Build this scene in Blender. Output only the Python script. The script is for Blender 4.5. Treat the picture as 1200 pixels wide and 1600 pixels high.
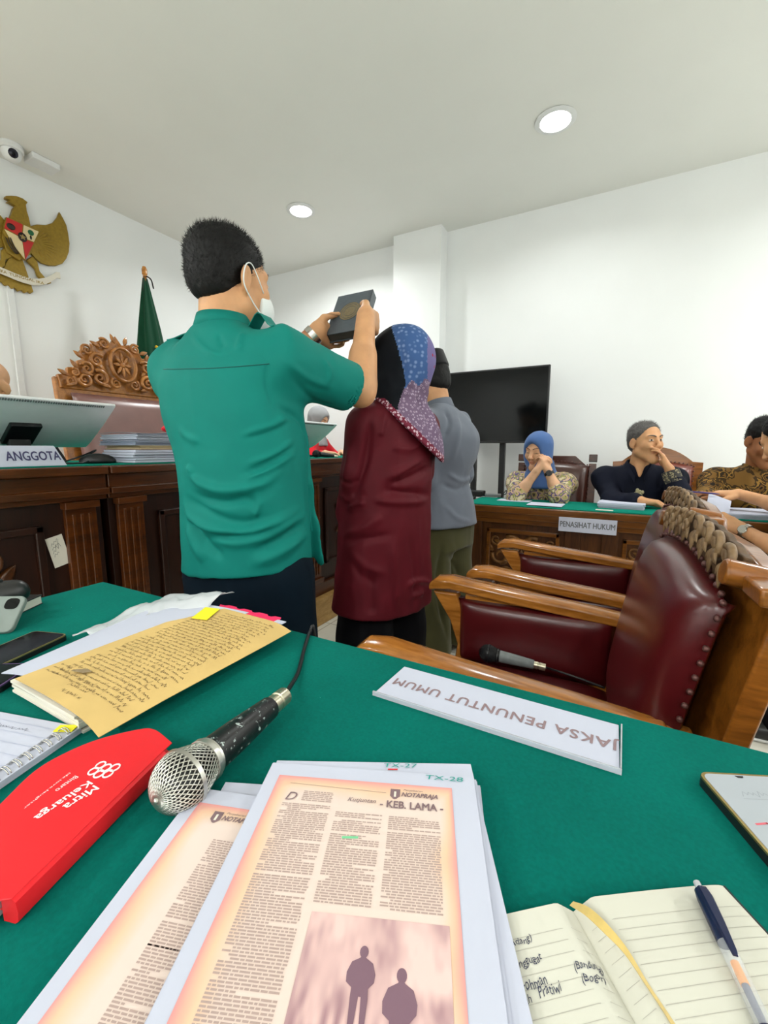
import bpy, bmesh, math, random
import numpy as np
from mathutils import Vector, Matrix
from mathutils.bvhtree import BVHTree

for _o in list(bpy.data.objects):
    bpy.data.objects.remove(_o)
SC = bpy.context.scene
COL = SC.collection
random.seed(7)
RNG = np.random.default_rng(7)
PI = math.pi

# ------------------------------------------------------------------ camera
CAM = np.array([0.0, 0.0, 1.11])
FPX, PSI, TH = 670.0, math.radians(28.5), math.radians(8.4)
FW = np.array([-math.sin(PSI) * math.cos(TH), math.cos(PSI) * math.cos(TH), -math.sin(TH)])
RT = np.array([math.cos(PSI), math.sin(PSI), 0.0])
UP = np.cross(RT, FW)
cam_d = bpy.data.cameras.new('camera')
cam_d.sensor_fit = 'VERTICAL'; cam_d.sensor_height = 36.0; cam_d.sensor_width = 27.0
cam_d.lens = 36.0 * FPX / 1600.0
cam_d.clip_start = 0.02; cam_d.clip_end = 60
cam = bpy.data.objects.new('camera', cam_d); COL.objects.link(cam)
cam.matrix_world = Matrix(((RT[0], UP[0], -FW[0], CAM[0]), (RT[1], UP[1], -FW[1], CAM[1]),
                           (RT[2], UP[2], -FW[2], CAM[2]), (0, 0, 0, 1)))
SC.camera = cam

# ------------------------------------------------------------------ view, world, lamps
SC.view_settings.view_transform = 'Standard'
try: SC.view_settings.look = 'None'
except Exception: pass
SC.view_settings.gamma = 1.0
SC.view_settings.use_curve_mapping = False
SC.view_settings.exposure = 0.25
W = bpy.data.worlds.new('world'); SC.world = W; W.use_nodes = True
W.node_tree.nodes['Background'].inputs[0].default_value = (0.9, 0.95, 1.0, 1)
W.node_tree.nodes['Background'].inputs[1].default_value = 0.3
LAMP_WATT = 33.0
# ceiling downlights (x, y): two in view, the rest unseen, added to balance the light
LAMPS = [(-2.373, 2.976, .60), (-0.459, 2.933, .24), (1.45, 2.93, .36), (-2.373, -2.2, 1.1), (-0.459, -2.6, 1.2), (1.45, -2.6, 1.3), (3.3, 2.4, 1.5), (3.4, 0.3, 1.2), (-3.2, -.8, .85)]   # x, y, share of the wattage

# ------------------------------------------------------------------ geometry helpers
def ray(x, y): return (FW * FPX + RT * (x - 600) - UP * (y - 800)) / FPX
def onz(x, y, z): d = ray(x, y); return CAM + d * ((z - CAM[2]) / d[2])
def onx(x, y, X): d = ray(x, y); return CAM + d * (X / d[0])
def ony(x, y, Y): d = ray(x, y); return CAM + d * (Y / d[1])
def dep(x, y, t): return CAM + ray(x, y) * t
def proj(P):
    v = np.asarray(P) - CAM
    w = v @ FW
    return 600 + FPX * (v @ RT) / w, 800 - FPX * (v @ UP) / w
def nrm(v): v = np.asarray(v, float); return v / (np.linalg.norm(v) + 1e-12)
def vec(*a): return np.array(a, float)
def rotz(a): c, s = math.cos(a), math.sin(a); return np.array([[c, -s, 0], [s, c, 0], [0, 0, 1.0]])
def roty(a): c, s = math.cos(a), math.sin(a); return np.array([[c, 0, s], [0, 1.0, 0], [-s, 0, c]])
def rotx(a): c, s = math.cos(a), math.sin(a); return np.array([[1.0, 0, 0], [0, c, -s], [0, s, c]])
def frame(x, y):
    x = nrm(x); y = np.asarray(y, float); y = nrm(y - x * (x @ y)); return np.array([x, y, np.cross(x, y)]).T
def smooth_path(pts, n=8):
    P = [np.asarray(p, float) for p in pts]
    if len(P) < 3: return P
    Q = [2 * P[0] - P[1]] + P + [2 * P[-1] - P[-2]]
    out = []
    for i in range(1, len(Q) - 2):
        a, b, c, d = Q[i - 1:i + 3]
        for j in range(n):
            t = j / n
            out.append(0.5 * (2 * b + (c - a) * t + (2 * a - 5 * b + 4 * c - d) * t * t + (3 * b - a - 3 * c + d) * t ** 3))
    out.append(P[-1]); return out

class G:
    """collects shapes into one mesh"""
    def __init__(s): s.v = []; s.f = []; s.m = []; s.M = np.eye(3); s.T = np.zeros(3); s.mi = 0
    def at(s, T=(0, 0, 0), M=None): s.T = np.asarray(T, float); s.M = np.eye(3) if M is None else np.asarray(M); return s
    def mat(s, i): s.mi = i; return s
    def raw(s, V, F):
        b = len(s.v)
        for p in np.asarray(V, float) @ s.M.T + s.T: s.v.append(tuple(p))
        for f in F: s.f.append(tuple(int(b + i) for i in f)); s.m.append(s.mi)
        return s
    def box(s, c, d, R=None):
        c = np.asarray(c, float); d = np.asarray(d, float) / 2
        V = np.array([[x, y, z] for x in (-1, 1) for y in (-1, 1) for z in (-1, 1)]) * d
        if R is not None: V = V @ np.asarray(R).T
        return s.raw(V + c, [(0, 1, 3, 2), (4, 6, 7, 5), (0, 4, 5, 1), (2, 3, 7, 6), (0, 2, 6, 4), (1, 5, 7, 3)])
    def bb(s, lo, hi): lo = np.asarray(lo, float); hi = np.asarray(hi, float); return s.box((lo + hi) / 2, hi - lo)
    def rings(s, R, close=True, cap=True):
        n = len(R[0]); V = [p for r in R for p in r]; F = []
        for i in range(len(R) - 1):
            for j in range(n if close else n - 1):
                k = (j + 1) % n
                F.append((i * n + j, i * n + k, (i + 1) * n + k, (i + 1) * n + j))
        if cap and close: F.append(tuple(range(n))[::-1]); F.append(tuple((len(R) - 1) * n + j for j in range(n)))
        return s.raw(V, F)
    def tube(s, pts, r, n=10, flat=None):
        P = [np.asarray(p, float) for p in pts]; R = []
        rr = r if hasattr(r, '__len__') else [r] * len(P)
        t = nrm(P[1] - P[0]); a = np.array([0, 0, 1.0]) if abs(t[2]) < .9 else np.array([1.0, 0, 0])
        u = nrm(np.cross(t, a))
        for i, p in enumerate(P):
            t = nrm(P[min(i + 1, len(P) - 1)] - P[max(i - 1, 0)])
            u = nrm(u - t * (u @ t)); w = np.cross(t, u)
            R.append([p + rr[i] * (math.cos(q) * u + math.sin(q) * w) for q in np.linspace(0, 2 * PI, n, endpoint=False)])
        return s.rings(R)
    def cyl(s, a, b, r, n=20, r2=None): return s.tube([a, b], [r, r if r2 is None else r2], n)
    def lathe(s, prof, o, axis=(0, 0, 1), n=32, cap=True):
        ax = nrm(axis); a = np.array([1.0, 0, 0]) if abs(ax[0]) < .9 else np.array([0, 1.0, 0])
        u = nrm(np.cross(ax, a)); w = np.cross(ax, u); o = np.asarray(o, float)
        return s.rings([[o + ax * z + max(r, 1e-5) * (math.cos(q) * u + math.sin(q) * w) for q in np.linspace(0, 2 * PI, n, endpoint=False)]
                        for r, z in prof], cap=cap)
    def ball(s, c, r, n=16, R=None):
        r = np.asarray(r, float) * np.ones(3); R = np.eye(3) if R is None else np.asarray(R); c = np.asarray(c, float)
        return s.rings([[c + R @ (r * np.array([math.sin(a) * math.cos(q), math.sin(a) * math.sin(q), math.cos(a)]))
                         for q in np.linspace(0, 2 * PI, n, endpoint=False)] for a in np.linspace(PI - .02, .02, max(6, n // 2))])
    def prism(s, out, th, o=(0, 0, 0), x=(1, 0, 0), y=(0, 1, 0)):
        """outline (2d, counter clockwise) in plane x,y extruded along x cross y by th"""
        o = np.asarray(o, float); x = np.asarray(x, float); y = np.asarray(y, float); z = nrm(np.cross(x, y))
        A = [o + x * p[0] + y * p[1] for p in out]; B = [a + z * th for a in A]; n = len(out)
        return s.raw(A + B, [tuple(range(n))[::-1], tuple(range(n, 2 * n))] + [(i, (i + 1) % n, n + (i + 1) % n, n + i) for i in range(n)])
    def sheet(s, fn, nu, nv, th=0.0):
        """fn(u,v)->point; th gives thickness along the local normal"""
        U = np.linspace(0, 1, nu); Vv = np.linspace(0, 1, nv)
        P = np.array([[fn(u, v) for v in Vv] for u in U], float)
        du = np.gradient(P, axis=0); dv = np.gradient(P, axis=1); N = np.cross(du, dv); N /= np.linalg.norm(N, axis=2, keepdims=True) + 1e-12
        ix = lambda i, j: i * nv + j
        F = [(ix(i, j), ix(i + 1, j), ix(i + 1, j + 1), ix(i, j + 1)) for i in range(nu - 1) for j in range(nv - 1)]
        if th == 0: return s.raw(P.reshape(-1, 3), F)
        Q = P - N * th; m = nu * nv
        F2 = [tuple(m + i for i in f[::-1]) for f in F]
        bd = [ix(i, 0) for i in range(nu)] + [ix(nu - 1, j) for j in range(1, nv)] + [ix(i, nv - 1) for i in range(nu - 2, -1, -1)] + [ix(0, j) for j in range(nv - 2, 0, -1)]
        F3 = [(bd[i], m + bd[i], m + bd[(i + 1) % len(bd)], bd[(i + 1) % len(bd)]) for i in range(len(bd))]
        return s.raw(np.vstack([P.reshape(-1, 3), Q.reshape(-1, 3)]), F + F2 + F3)

ORG = {}
def tag(o, label=None, cat=None, group=None, kind=None):
    if label: o['label'] = label
    if cat: o['category'] = cat
    if group: o['group'] = group
    if kind: o['kind'] = kind
    return o
def thing(name, label, cat, loc=(0, 0, 0), group=None):
    o = bpy.data.objects.new(name, None); COL.objects.link(o); o.location = tuple(float(q) for q in loc)
    o.empty_display_size = .05
    ORG[o.name] = np.asarray(loc, float)
    return tag(o, label, cat, group)
def obj(name, g, mats, parent=None, smooth=False, bevel=0.0, label=None, cat=None, group=None, kind=None, col=None, seg=2):
    if isinstance(g, G): V = np.array(g.v, float).reshape(-1, 3); F = g.f; mi = g.m
    else: V, F = g[0], g[1]; mi = g[2] if len(g) > 2 else None
    if parent is None:
        lo, hi = V.min(0), V.max(0); O = np.array([(lo[0] + hi[0]) / 2, (lo[1] + hi[1]) / 2, lo[2]])
    else: O = ORG[parent.name]
    me = bpy.data.meshes.new(name)
    V = np.asarray(V, float) - O
    if isinstance(F, np.ndarray):
        n = len(F); me.vertices.add(len(V)); me.vertices.foreach_set('co', V.astype(np.float32).ravel())
        me.loops.add(n * 4); me.loops.foreach_set('vertex_index', F.astype(np.int32).ravel())
        me.polygons.add(n); me.polygons.foreach_set('loop_start', np.arange(0, n * 4, 4, dtype=np.int32))
        me.update(calc_edges=True)
    else: me.from_pydata([tuple(p) for p in V], [], F); me.update()
    for m in (mats if isinstance(mats, (list, tuple)) else [mats]): me.materials.append(m)
    if mi is not None and len(me.materials) > 1: me.polygons.foreach_set('material_index', np.asarray(mi, dtype=np.int32))
    if not isinstance(F, np.ndarray):
        bm = bmesh.new(); bm.from_mesh(me); bmesh.ops.recalc_face_normals(bm, faces=bm.faces); bm.to_mesh(me); bm.free()
    if smooth: me.polygons.foreach_set('use_smooth', np.ones(len(me.polygons), dtype=bool))
    if smooth == 'auto': me.set_sharp_from_angle(angle=math.radians(38))
    if col is not None:
        a = me.color_attributes.new('tint', 'FLOAT_COLOR', 'POINT')
        a.data.foreach_set('color', np.hstack([col, np.ones((len(col), 1))]).astype(np.float32).ravel())
    o = bpy.data.objects.new(name, me); COL.objects.link(o)
    if parent is None: o.location = tuple(O)
    else: o.parent = parent
    ORG[o.name] = O
    if bevel:
        b = o.modifiers.new('soft edges', 'BEVEL'); b.width = bevel; b.segments = seg; b.limit_method = 'ANGLE'; b.angle_limit = math.radians(35)
        if not smooth:
            me.polygons.foreach_set('use_smooth', np.ones(len(me.polygons), dtype=bool)); b.harden_normals = True
            me.set_sharp_from_angle(angle=math.radians(50))
    return tag(o, label, cat, group, kind)
def copy_tree(o, loc=None, parent=None, label=None, group=None, rz=0):
    c = o.copy(); COL.objects.link(c)
    if parent is not None: c.parent = parent
    if loc is not None: c.location = tuple(loc)
    if rz: c.rotation_euler = (0, 0, rz)
    if label: c['label'] = label
    if group: c['group'] = group
    for ch in list(o.children): copy_tree(ch, parent=c)
    return c

_tc = {}
def text_geo(s, depth=0.0004, bold=0.0, res=3, shear=0.0, spacing=1.0, align='LEFT'):
    key = (s, depth, bold, shear, spacing, align)
    if key in _tc: return _tc[key]
    cu = bpy.data.curves.new('t', 'FONT'); cu.body = s; cu.size = 1.0; cu.extrude = 0.0; cu.offset = bold; cu.resolution_u = res
    cu.shear = shear; cu.space_character = spacing; cu.align_x = align
    o = bpy.data.objects.new('t', cu); COL.objects.link(o)
    me = bpy.data.meshes.new_from_object(o.evaluated_get(bpy.context.evaluated_depsgraph_get()))
    V = np.array([v.co[:] for v in me.vertices]).reshape(-1, 3); F = [tuple(p.vertices) for p in me.polygons]
    bpy.data.objects.remove(o); bpy.data.curves.remove(cu); bpy.data.meshes.remove(me)
    _tc[key] = (V, F); return V, F
def put_text(g, s, o, x, y, w=None, h=None, lift=0.0003, fat=0.0, **k):
    """lettering on a plane: o = lower left corner, x,y unit axes; w and/or h fit the ink box"""
    V, F = text_geo(s, **k); V = V.copy()
    lo, hi = V.min(0), V.max(0); V[:, :2] -= lo[:2]; sz = hi - lo
    sx = w / sz[0] if w else h / sz[1]; sy = h / sz[1] if h else sx
    x = nrm(x); y = nrm(y); n = np.cross(x, y)
    P = np.asarray(o, float) + np.outer(V[:, 0] * sx, x) + np.outer(V[:, 1] * sy, y) + n * lift; f = fat * sz[1] * sy
    for i, (a, b) in enumerate([(0, 0)] + ([(-f, 0), (f, 0), (0, f), (0, -f), (f * .7, f * .7), (-f * .7, -f * .7), (f * .7, -f * .7), (-f * .7, f * .7)] if fat else [])): g.raw(P + x * a + y * b + n * 1e-5 * i, F)
    return g

# ------------------------------------------------------------------ distance-field solids (bodies and cloth)
class SDF:
    def __init__(s, h): s.h = h; s.p = []
    def add(s, fn, lo, hi, k=.01, op='u'): s.p.append((op, k, fn, np.asarray(lo, float), np.asarray(hi, float))); return s
    def cone(s, a, b, ra, rb=None, k=.012, op='u', flat=None, fl=1.0):
        a = np.asarray(a, float); b = np.asarray(b, float); rb = ra if rb is None else rb; ba = b - a; L = ba @ ba + 1e-12
        n = None if flat is None else nrm(flat)
        def fn(x, y, z):
            px, py, pz = x - a[0], y - a[1], z - a[2]
            t = np.clip((px * ba[0] + py * ba[1] + pz * ba[2]) / L, 0, 1)
            qx, qy, qz = px - t * ba[0], py - t * ba[1], pz - t * ba[2]
            d2 = qx * qx + qy * qy + qz * qz
            if n is not None:
                qn = qx * n[0] + qy * n[1] + qz * n[2]; d2 = d2 + (1 / fl ** 2 - 1) * qn * qn
                return (np.sqrt(d2) - (ra + (rb - ra) * t)) * (.5 + .5 * fl)
            return np.sqrt(d2) - (ra + (rb - ra) * t)
        r = max(ra, rb) * 1.02
        return s.add(fn, np.minimum(a, b) - r, np.maximum(a, b) + r, k, op)
    def chain(s, pts, rs, k=.012, op='u', flat=None, fl=1.0):
        for i in range(len(pts) - 1): s.cone(pts[i], pts[i + 1], rs[i], rs[i + 1], k, op, flat, fl)
        return s
    def ell(s, c, r, R=None, k=.012, op='u'):
        c = np.asarray(c, float); r = np.asarray(r, float) * np.ones(3); R = np.eye(3) if R is None else np.asarray(R)
        def fn(x, y, z):
            px, py, pz = x - c[0], y - c[1], z - c[2]; q0 = 0; q1 = 0
            for i in range(3):
                l = px * R[0, i] + py * R[1, i] + pz * R[2, i]
                q0 = q0 + (l / r[i]) ** 2; q1 = q1 + (l / r[i] ** 2) ** 2
            q0 = np.sqrt(q0); q1 = np.sqrt(q1) + 1e-9
            return q0 * (q0 - 1) / q1
        e = np.sqrt(((R * r) ** 2).sum(1))
        return s.add(fn, c - e, c + e, k, op)
    def loft(s, st, side, k=.02, op='u', n=2.0, mod=None, rnd=.012, axis=None):
        """st: (centre, half width, half depth) along an axis; side: width direction"""
        P = np.array([q[0] for q in st], float); A = np.array([q[1] for q in st]); B = np.array([q[2] for q in st])
        w = nrm(P[-1] - P[0]) if axis is None else nrm(axis); sd = np.asarray(side, float); sd = nrm(sd - w * (sd @ w)); fd = np.cross(w, sd)
        S0 = (P - P[0]) @ w
        SS = np.linspace(S0[0], S0[-1], 64)
        def cub(y):
            m = np.gradient(y, S0); i = np.clip(np.searchsorted(S0, SS) - 1, 0, len(S0) - 2); hh = S0[i + 1] - S0[i]; t = (SS - S0[i]) / hh
            return (2 * t**3 - 3 * t**2 + 1) * y[i] + (t**3 - 2 * t**2 + t) * hh * m[i] + (-2 * t**3 + 3 * t**2) * y[i + 1] + (t**3 - t**2) * hh * m[i + 1]
        a_, b_ = cub(A), cub(B); cu_ = cub(P @ sd); cv_ = cub(P @ fd)
        p0 = P[0] @ w
        def fn(x, y, z):
            sv = x * w[0] + y * w[1] + z * w[2] - p0
            u = x * sd[0] + y * sd[1] + z * sd[2]; v = x * fd[0] + y * fd[1] + z * fd[2]
            sc = np.clip(sv, S0[0], S0[-1])
            a = np.interp(sc, SS, a_); b = np.interp(sc, SS, b_)
            u = u - np.interp(sc, SS, cu_); v = v - np.interp(sc, SS, cv_)
            if n == 2.0: q0 = np.sqrt((u / a) ** 2 + (v / b) ** 2)
            else: q0 = (np.abs(u / a) ** n + np.abs(v / b) ** n) ** (1 / n)
            q1 = np.sqrt((u / a**2) ** 2 + (v / b**2) ** 2) + 1e-9
            q2 = np.sqrt((u / a) ** 2 + (v / b) ** 2) + 1e-9
            d = (q0 - 1) * q2 / q1
            if mod is not None: d = d + mod(np.arctan2(v, u), sv, u, v)
            c = np.maximum(sv - S0[-1], S0[0] - sv) + rnd
            e = d + rnd
            return np.where((e > 0) & (c > 0), np.sqrt(np.maximum(e, 0) ** 2 + np.maximum(c, 0) ** 2), np.maximum(e, c)) - rnd
        m = max(A.max(), B.max()) * 1.15 + .02
        ext = np.abs(sd) * A.max() * 1.2 + np.abs(fd) * B.max() * 1.2 + .03
        return s.add(fn, P.min(0) - ext, P.max(0) + ext, k, op)
    def cut(s, p, n, lo=None, hi=None, k=.004):
        """remove the side the normal points to (inside the box lo-hi)"""
        p = np.asarray(p, float); n = nrm(n)
        def fn(x, y, z): return -((x - p[0]) * n[0] + (y - p[1]) * n[1] + (z - p[2]) * n[2])
        return s.add(fn, np.full(3, -1e3) if lo is None else lo, np.full(3, 1e3) if hi is None else hi, k, 's')
    def mesh(s, sm=1):
        U = [q for q in s.p if q[0] == 'u']; h = s.h
        lo = np.min([q[3] for q in U], 0) - 4 * h - .01; hi = np.max([q[4] for q in U], 0) + 4 * h + .01
        n = np.ceil((hi - lo) / h).astype(int) + 1
        D = np.full(n, 1.0, np.float32)
        ax = [(lo[i] + np.arange(n[i]) * h).astype(np.float32) for i in range(3)]
        for op, k, fn, a, b in s.p:
            m = k + 3 * h
            i0 = np.clip(np.floor((a - m - lo) / h).astype(int), 0, n); i1 = np.clip(np.ceil((b + m - lo) / h).astype(int) + 1, 0, n)
            if np.any(i1 <= i0): continue
            sl = tuple(slice(i0[i], i1[i]) for i in range(3))
            d = fn(ax[0][sl[0]][:, None, None], ax[1][sl[1]][None, :, None], ax[2][sl[2]][None, None, :]).astype(np.float32)
            o = D[sl]; k = max(k, 1e-5)
            if op == 's': d = -d; D[sl] = np.maximum(o, d) + (np.maximum(k - np.abs(o - d), 0) ** 2) / (4 * k)
            else: D[sl] = np.minimum(o, d) - (np.maximum(k - np.abs(o - d), 0) ** 2) / (4 * k)
        V, F = surface_net(D, lo, h)
        for _ in range(sm): V = relax(V, F, .5)
        return V, F
def relax(V, F, a):
    E = np.vstack([F[:, [0, 1]], F[:, [1, 2]], F[:, [2, 3]], F[:, [3, 0]]])
    n = len(V); S = np.empty_like(V); c = np.bincount(E[:, 0], minlength=n) + np.bincount(E[:, 1], minlength=n)
    for i in range(3): S[:, i] = np.bincount(E[:, 0], V[E[:, 1], i], n) + np.bincount(E[:, 1], V[E[:, 0], i], n)
    return V * (1 - a) + a * S / np.maximum(c, 1)[:, None]
def surface_net(D, lo, h):
    I = (D < 0); n = D.shape
    c = np.zeros(np.array(n) - 1, np.int8)
    for a in (0, 1):
        for b in (0, 1):
            for e in (0, 1): c += I[a:n[0] - 1 + a, b:n[1] - 1 + b, e:n[2] - 1 + e]
    A = np.argwhere((c > 0) & (c < 8)); N = len(A)
    idx = np.full(c.shape, -1, np.int32); idx[A[:, 0], A[:, 1], A[:, 2]] = np.arange(N)
    S = np.zeros((N, 3)); cnt = np.zeros(N)
    cor = [(a, b, e) for a in (0, 1) for b in (0, 1) for e in (0, 1)]
    val = {q: D[A[:, 0] + q[0], A[:, 1] + q[1], A[:, 2] + q[2]] for q in cor}
    for q in cor:
        for ax in range(3):
            if q[ax] == 0:
                r = list(q); r[ax] = 1; r = tuple(r); a, b = val[q], val[r]; m = (a < 0) != (b < 0)
                t = np.where(m, a / np.where(m, a - b, 1), 0); P = np.tile(np.array(q, float), (N, 1)); P[:, ax] += t
                S[m] += P[m]; cnt[m] += 1
    V = lo + (A + S / cnt[:, None]) * h
    Fs = []
    for ax in range(3):
        o1, o2 = (ax + 1) % 3, (ax + 2) % 3
        s0 = [slice(None)] * 3; s1 = [slice(None)] * 3; s0[ax] = slice(0, -1); s1[ax] = slice(1, None)
        m = I[tuple(s0)] != I[tuple(s1)]; E = np.argwhere(m)
        E = E[(E[:, o1] > 0) & (E[:, o2] > 0) & (E[:, o1] < n[o1] - 1) & (E[:, o2] < n[o2] - 1)]
        ins = I[E[:, 0], E[:, 1], E[:, 2]]
        def cell(d1, d2):
            Q = E.copy(); Q[:, o1] += d1; Q[:, o2] += d2; return idx[Q[:, 0], Q[:, 1], Q[:, 2]]
        q = np.stack([cell(-1, -1), cell(0, -1), cell(0, 0), cell(-1, 0)], 1)
        q[~ins] = q[~ins][:, ::-1]; Fs.append(q)
    F = np.vstack(Fs); return V, F[(F >= 0).all(1)]
def vnormals(V, F):
    N = np.cross(V[F[:, 2]] - V[F[:, 0]], V[F[:, 3]] - V[F[:, 1]]); R = np.zeros_like(V)
    for i in range(4):
        for j in range(3): R[:, j] += np.bincount(F[:, i], N[:, j], len(V))
    return R / (np.linalg.norm(R, axis=1, keepdims=True) + 1e-12)
def hashn(ix, iy, iz): 
    q = np.sin(ix * 127.1 + iy * 311.7 + iz * 74.7) * 43758.5453; return q - np.floor(q)
def vnoise(P):
    i = np.floor(P); f = P - i; f = f * f * (3 - 2 * f); r = 0
    for a in (0, 1):
        for b in (0, 1):
            for c in (0, 1):
                w = (f[:, 0] if a else 1 - f[:, 0]) * (f[:, 1] if b else 1 - f[:, 1]) * (f[:, 2] if c else 1 - f[:, 2])
                r = r + w * hashn(i[:, 0] + a, i[:, 1] + b, i[:, 2] + c)
    return r * 2 - 1
def crease(V, F, lines, bvh=None, N=None):
    """push the cloth in or out along polylines given as picture points that are first cast onto the cloth: (points, width, amount)"""
    N = vnormals(V, F) if N is None else N
    T = BVHTree.FromPolygons([tuple(p) for p in V], [tuple(int(i) for i in f) for f in F])
    D = np.zeros(len(V))
    for pts, w, a in lines:
        Q = []
        for p in smooth_path([np.array([x, y, 0.0]) for x, y in pts], 6):
            hit = T.ray_cast(Vector(CAM), Vector(nrm(ray(p[0], p[1]))))[0]
            if hit is not None: Q.append(np.array(hit))
        if len(Q) < 2: continue
        Q = np.array(Q); lo, hi = Q.min(0) - 3 * w, Q.max(0) + 3 * w
        m = np.where(((V > lo) & (V < hi)).all(1))[0]; P = V[m]; best = np.full(len(m), 1e9); ends = np.ones(len(m))
        L = len(Q) - 1
        for i in range(L):
            ab = Q[i + 1] - Q[i]; t = np.clip(((P - Q[i]) @ ab) / (ab @ ab + 1e-12), 0, 1); d = np.linalg.norm(P - Q[i] - t[:, None] * ab, axis=1)
            g = (i + t) / L; e = np.minimum(1, np.minimum(g, 1 - g) * 4 + .15); u = d < best; best[u] = d[u]; ends[u] = e[u]
        D[m] += a * ends * np.exp(-(best / w) ** 2)
    return V + N * D[:, None]
# ------------------------------------------------------------------ materials
def srgb(r, g, b):
    f = lambda c: (c / 255) / 12.92 if c / 255 <= .04045 else ((c / 255 + .055) / 1.055) ** 2.4
    return (f(r), f(g), f(b), 1.0)
class NT:
    def __init__(s, name):
        s.m = bpy.data.materials.new(name); s.m.use_nodes = True; s.t = s.m.node_tree; s.t.nodes.clear()
        s.out = s.n('ShaderNodeOutputMaterial'); s.b = s.n('ShaderNodeBsdfPrincipled'); s.l(s.b, 0, s.out, 0)
    def n(s, t, **k):
        q = s.t.nodes.new(t)
        for a, v in k.items(): setattr(q, a, v)
        return q
    def l(s, a, i, b, j): s.t.links.new(a.outputs[i], b.inputs[j])
    def set(s, **k):
        for a, v in k.items(): s.b.inputs[a.replace('_', ' ')].default_value = v
        return s
    def coord(s, scale=(1, 1, 1), kind='Object', rot=(0, 0, 0)):
        c = s.n('ShaderNodeTexCoord'); mp = s.n('ShaderNodeMapping'); mp.inputs['Scale'].default_value = scale; mp.inputs['Rotation'].default_value = rot
        s.l(c, kind, mp, 0); return mp
    def noise(s, mp, scale, detail=3, rough=.5, dist=0):
        q = s.n('ShaderNodeTexNoise'); q.inputs['Scale'].default_value = scale; q.inputs['Detail'].default_value = detail
        q.inputs['Roughness'].default_value = rough; q.inputs['Distortion'].default_value = dist
        if mp: s.l(mp, 0, q, 'Vector')
        return q
    def ramp(s, src, so, stops, interp='LINEAR'):
        q = s.n('ShaderNodeValToRGB'); q.color_ramp.interpolation = interp; e = q.color_ramp.elements
        while len(e) < len(stops): e.new(.5)
        for el, (p, c) in zip(e, stops): el.position = p; el.color = c
        if src: s.l(src, so, q, 0)
        return q
    def bump(s, src, so, strength, dist=.001):
        q = s.n('ShaderNodeBump'); q.inputs['Strength'].default_value = strength; q.inputs['Distance'].default_value = dist
        s.l(src, so, q, 'Height'); s.l(q, 0, s.b, 'Normal'); return q
    def math(s, op, a, b=None, ai=0, bi=0):
        q = s.n('ShaderNodeMath', operation=op)
        if isinstance(a, (int, float)): q.inputs[0].default_value = a
        else: s.l(a, ai, q, 0)
        if b is not None:
            if isinstance(b, (int, float)): q.inputs[1].default_value = b
            else: s.l(b, bi, q, 1)
        return q
    def mix(s, f, fo, a, b, ao=0, bo=0):
        q = s.n('ShaderNodeMix', data_type='RGBA')
        if isinstance(f, (int, float)): q.inputs[0].default_value = f
        else: s.l(f, fo, q, 0)
        for x, i, o in ((a, 6, ao), (b, 7, bo)):
            if isinstance(x, tuple): q.inputs[i].default_value = x
            else: s.l(x, o, q, i)
        return q
def plain(name, c, rough=.5, metal=0, var=.0, scale=30, bump=0, bscale=None, coat=0, spec=.5, sheen=0, trans=0, ior=1.45):
    t = NT(name); t.set(Roughness=rough, Metallic=metal, Coat_Weight=coat, Specular_IOR_Level=spec, Sheen_Weight=sheen, Transmission_Weight=trans, IOR=ior)
    t.b.inputs['Sheen Roughness'].default_value = .5
    mp = t.coord(); q = t.noise(mp, scale)
    lo = tuple(x * (1 - var) for x in c[:3]) + (1,); hi = tuple(min(1, x * (1 + var)) for x in c[:3]) + (1,)
    r = t.ramp(q, 0, [(.3, lo), (.7, hi)]); t.l(r, 0, t.b, 'Base Color')
    if bump: q2 = t.noise(mp, bscale or scale * 4); t.bump(q2, 0, bump)
    return t.m
def emit(name, c, s):
    t = NT(name); t.set(Roughness=.6); t.b.inputs['Base Color'].default_value = c; t.b.inputs['Emission Color'].default_value = c; t.b.inputs['Emission Strength'].default_value = s; return t.m
def wood(name, dark, light, scale=(1.2, 14, 14), rough=.28, coat=.5):
    t = NT(name); t.set(Roughness=rough, Coat_Weight=coat, Coat_Roughness=.12)
    mp = t.coord(scale); a = t.noise(mp, 2.2, 5, .6, 1.2)
    mp2 = t.coord(tuple(q * 6 for q in scale)); b = t.noise(mp2, 3, 3)
    m = t.math('ADD', a, t.math('MULTIPLY', b, .35)); r = t.ramp(m, 0, [(.42, dark), (.85, light)]); t.l(r, 0, t.b, 'Base Color')
    t.set(Specular_IOR_Level=.35); t.bump(m, 0, .12, .002); return t.m
def cloth(name, c, var=.08, rough=.85, weave=900, bump=.25, sheen=.15, fold=0):
    t = NT(name); t.set(Roughness=rough, Sheen_Weight=sheen, Specular_IOR_Level=.15)
    mp = t.coord(); q = t.noise(mp, 9, 4)
    lo = tuple(x * (1 - var) for x in c[:3]) + (1,); hi = tuple(min(1, x * (1 + var)) for x in c[:3]) + (1,)
    r = t.ramp(q, 0, [(.3, lo), (.7, hi)]); t.l(r, 0, t.b, 'Base Color')
    wv = t.noise(mp, weave, 2)
    if fold:
        f = t.noise(t.coord((1, 1, .45)), 7, 3, .55, .6); ad = t.math('ADD', t.math('MULTIPLY', wv, .06), f); t.bump(ad, 0, fold, .02)
    else: t.bump(wv, 0, bump, .0006)
    return t.m
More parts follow.
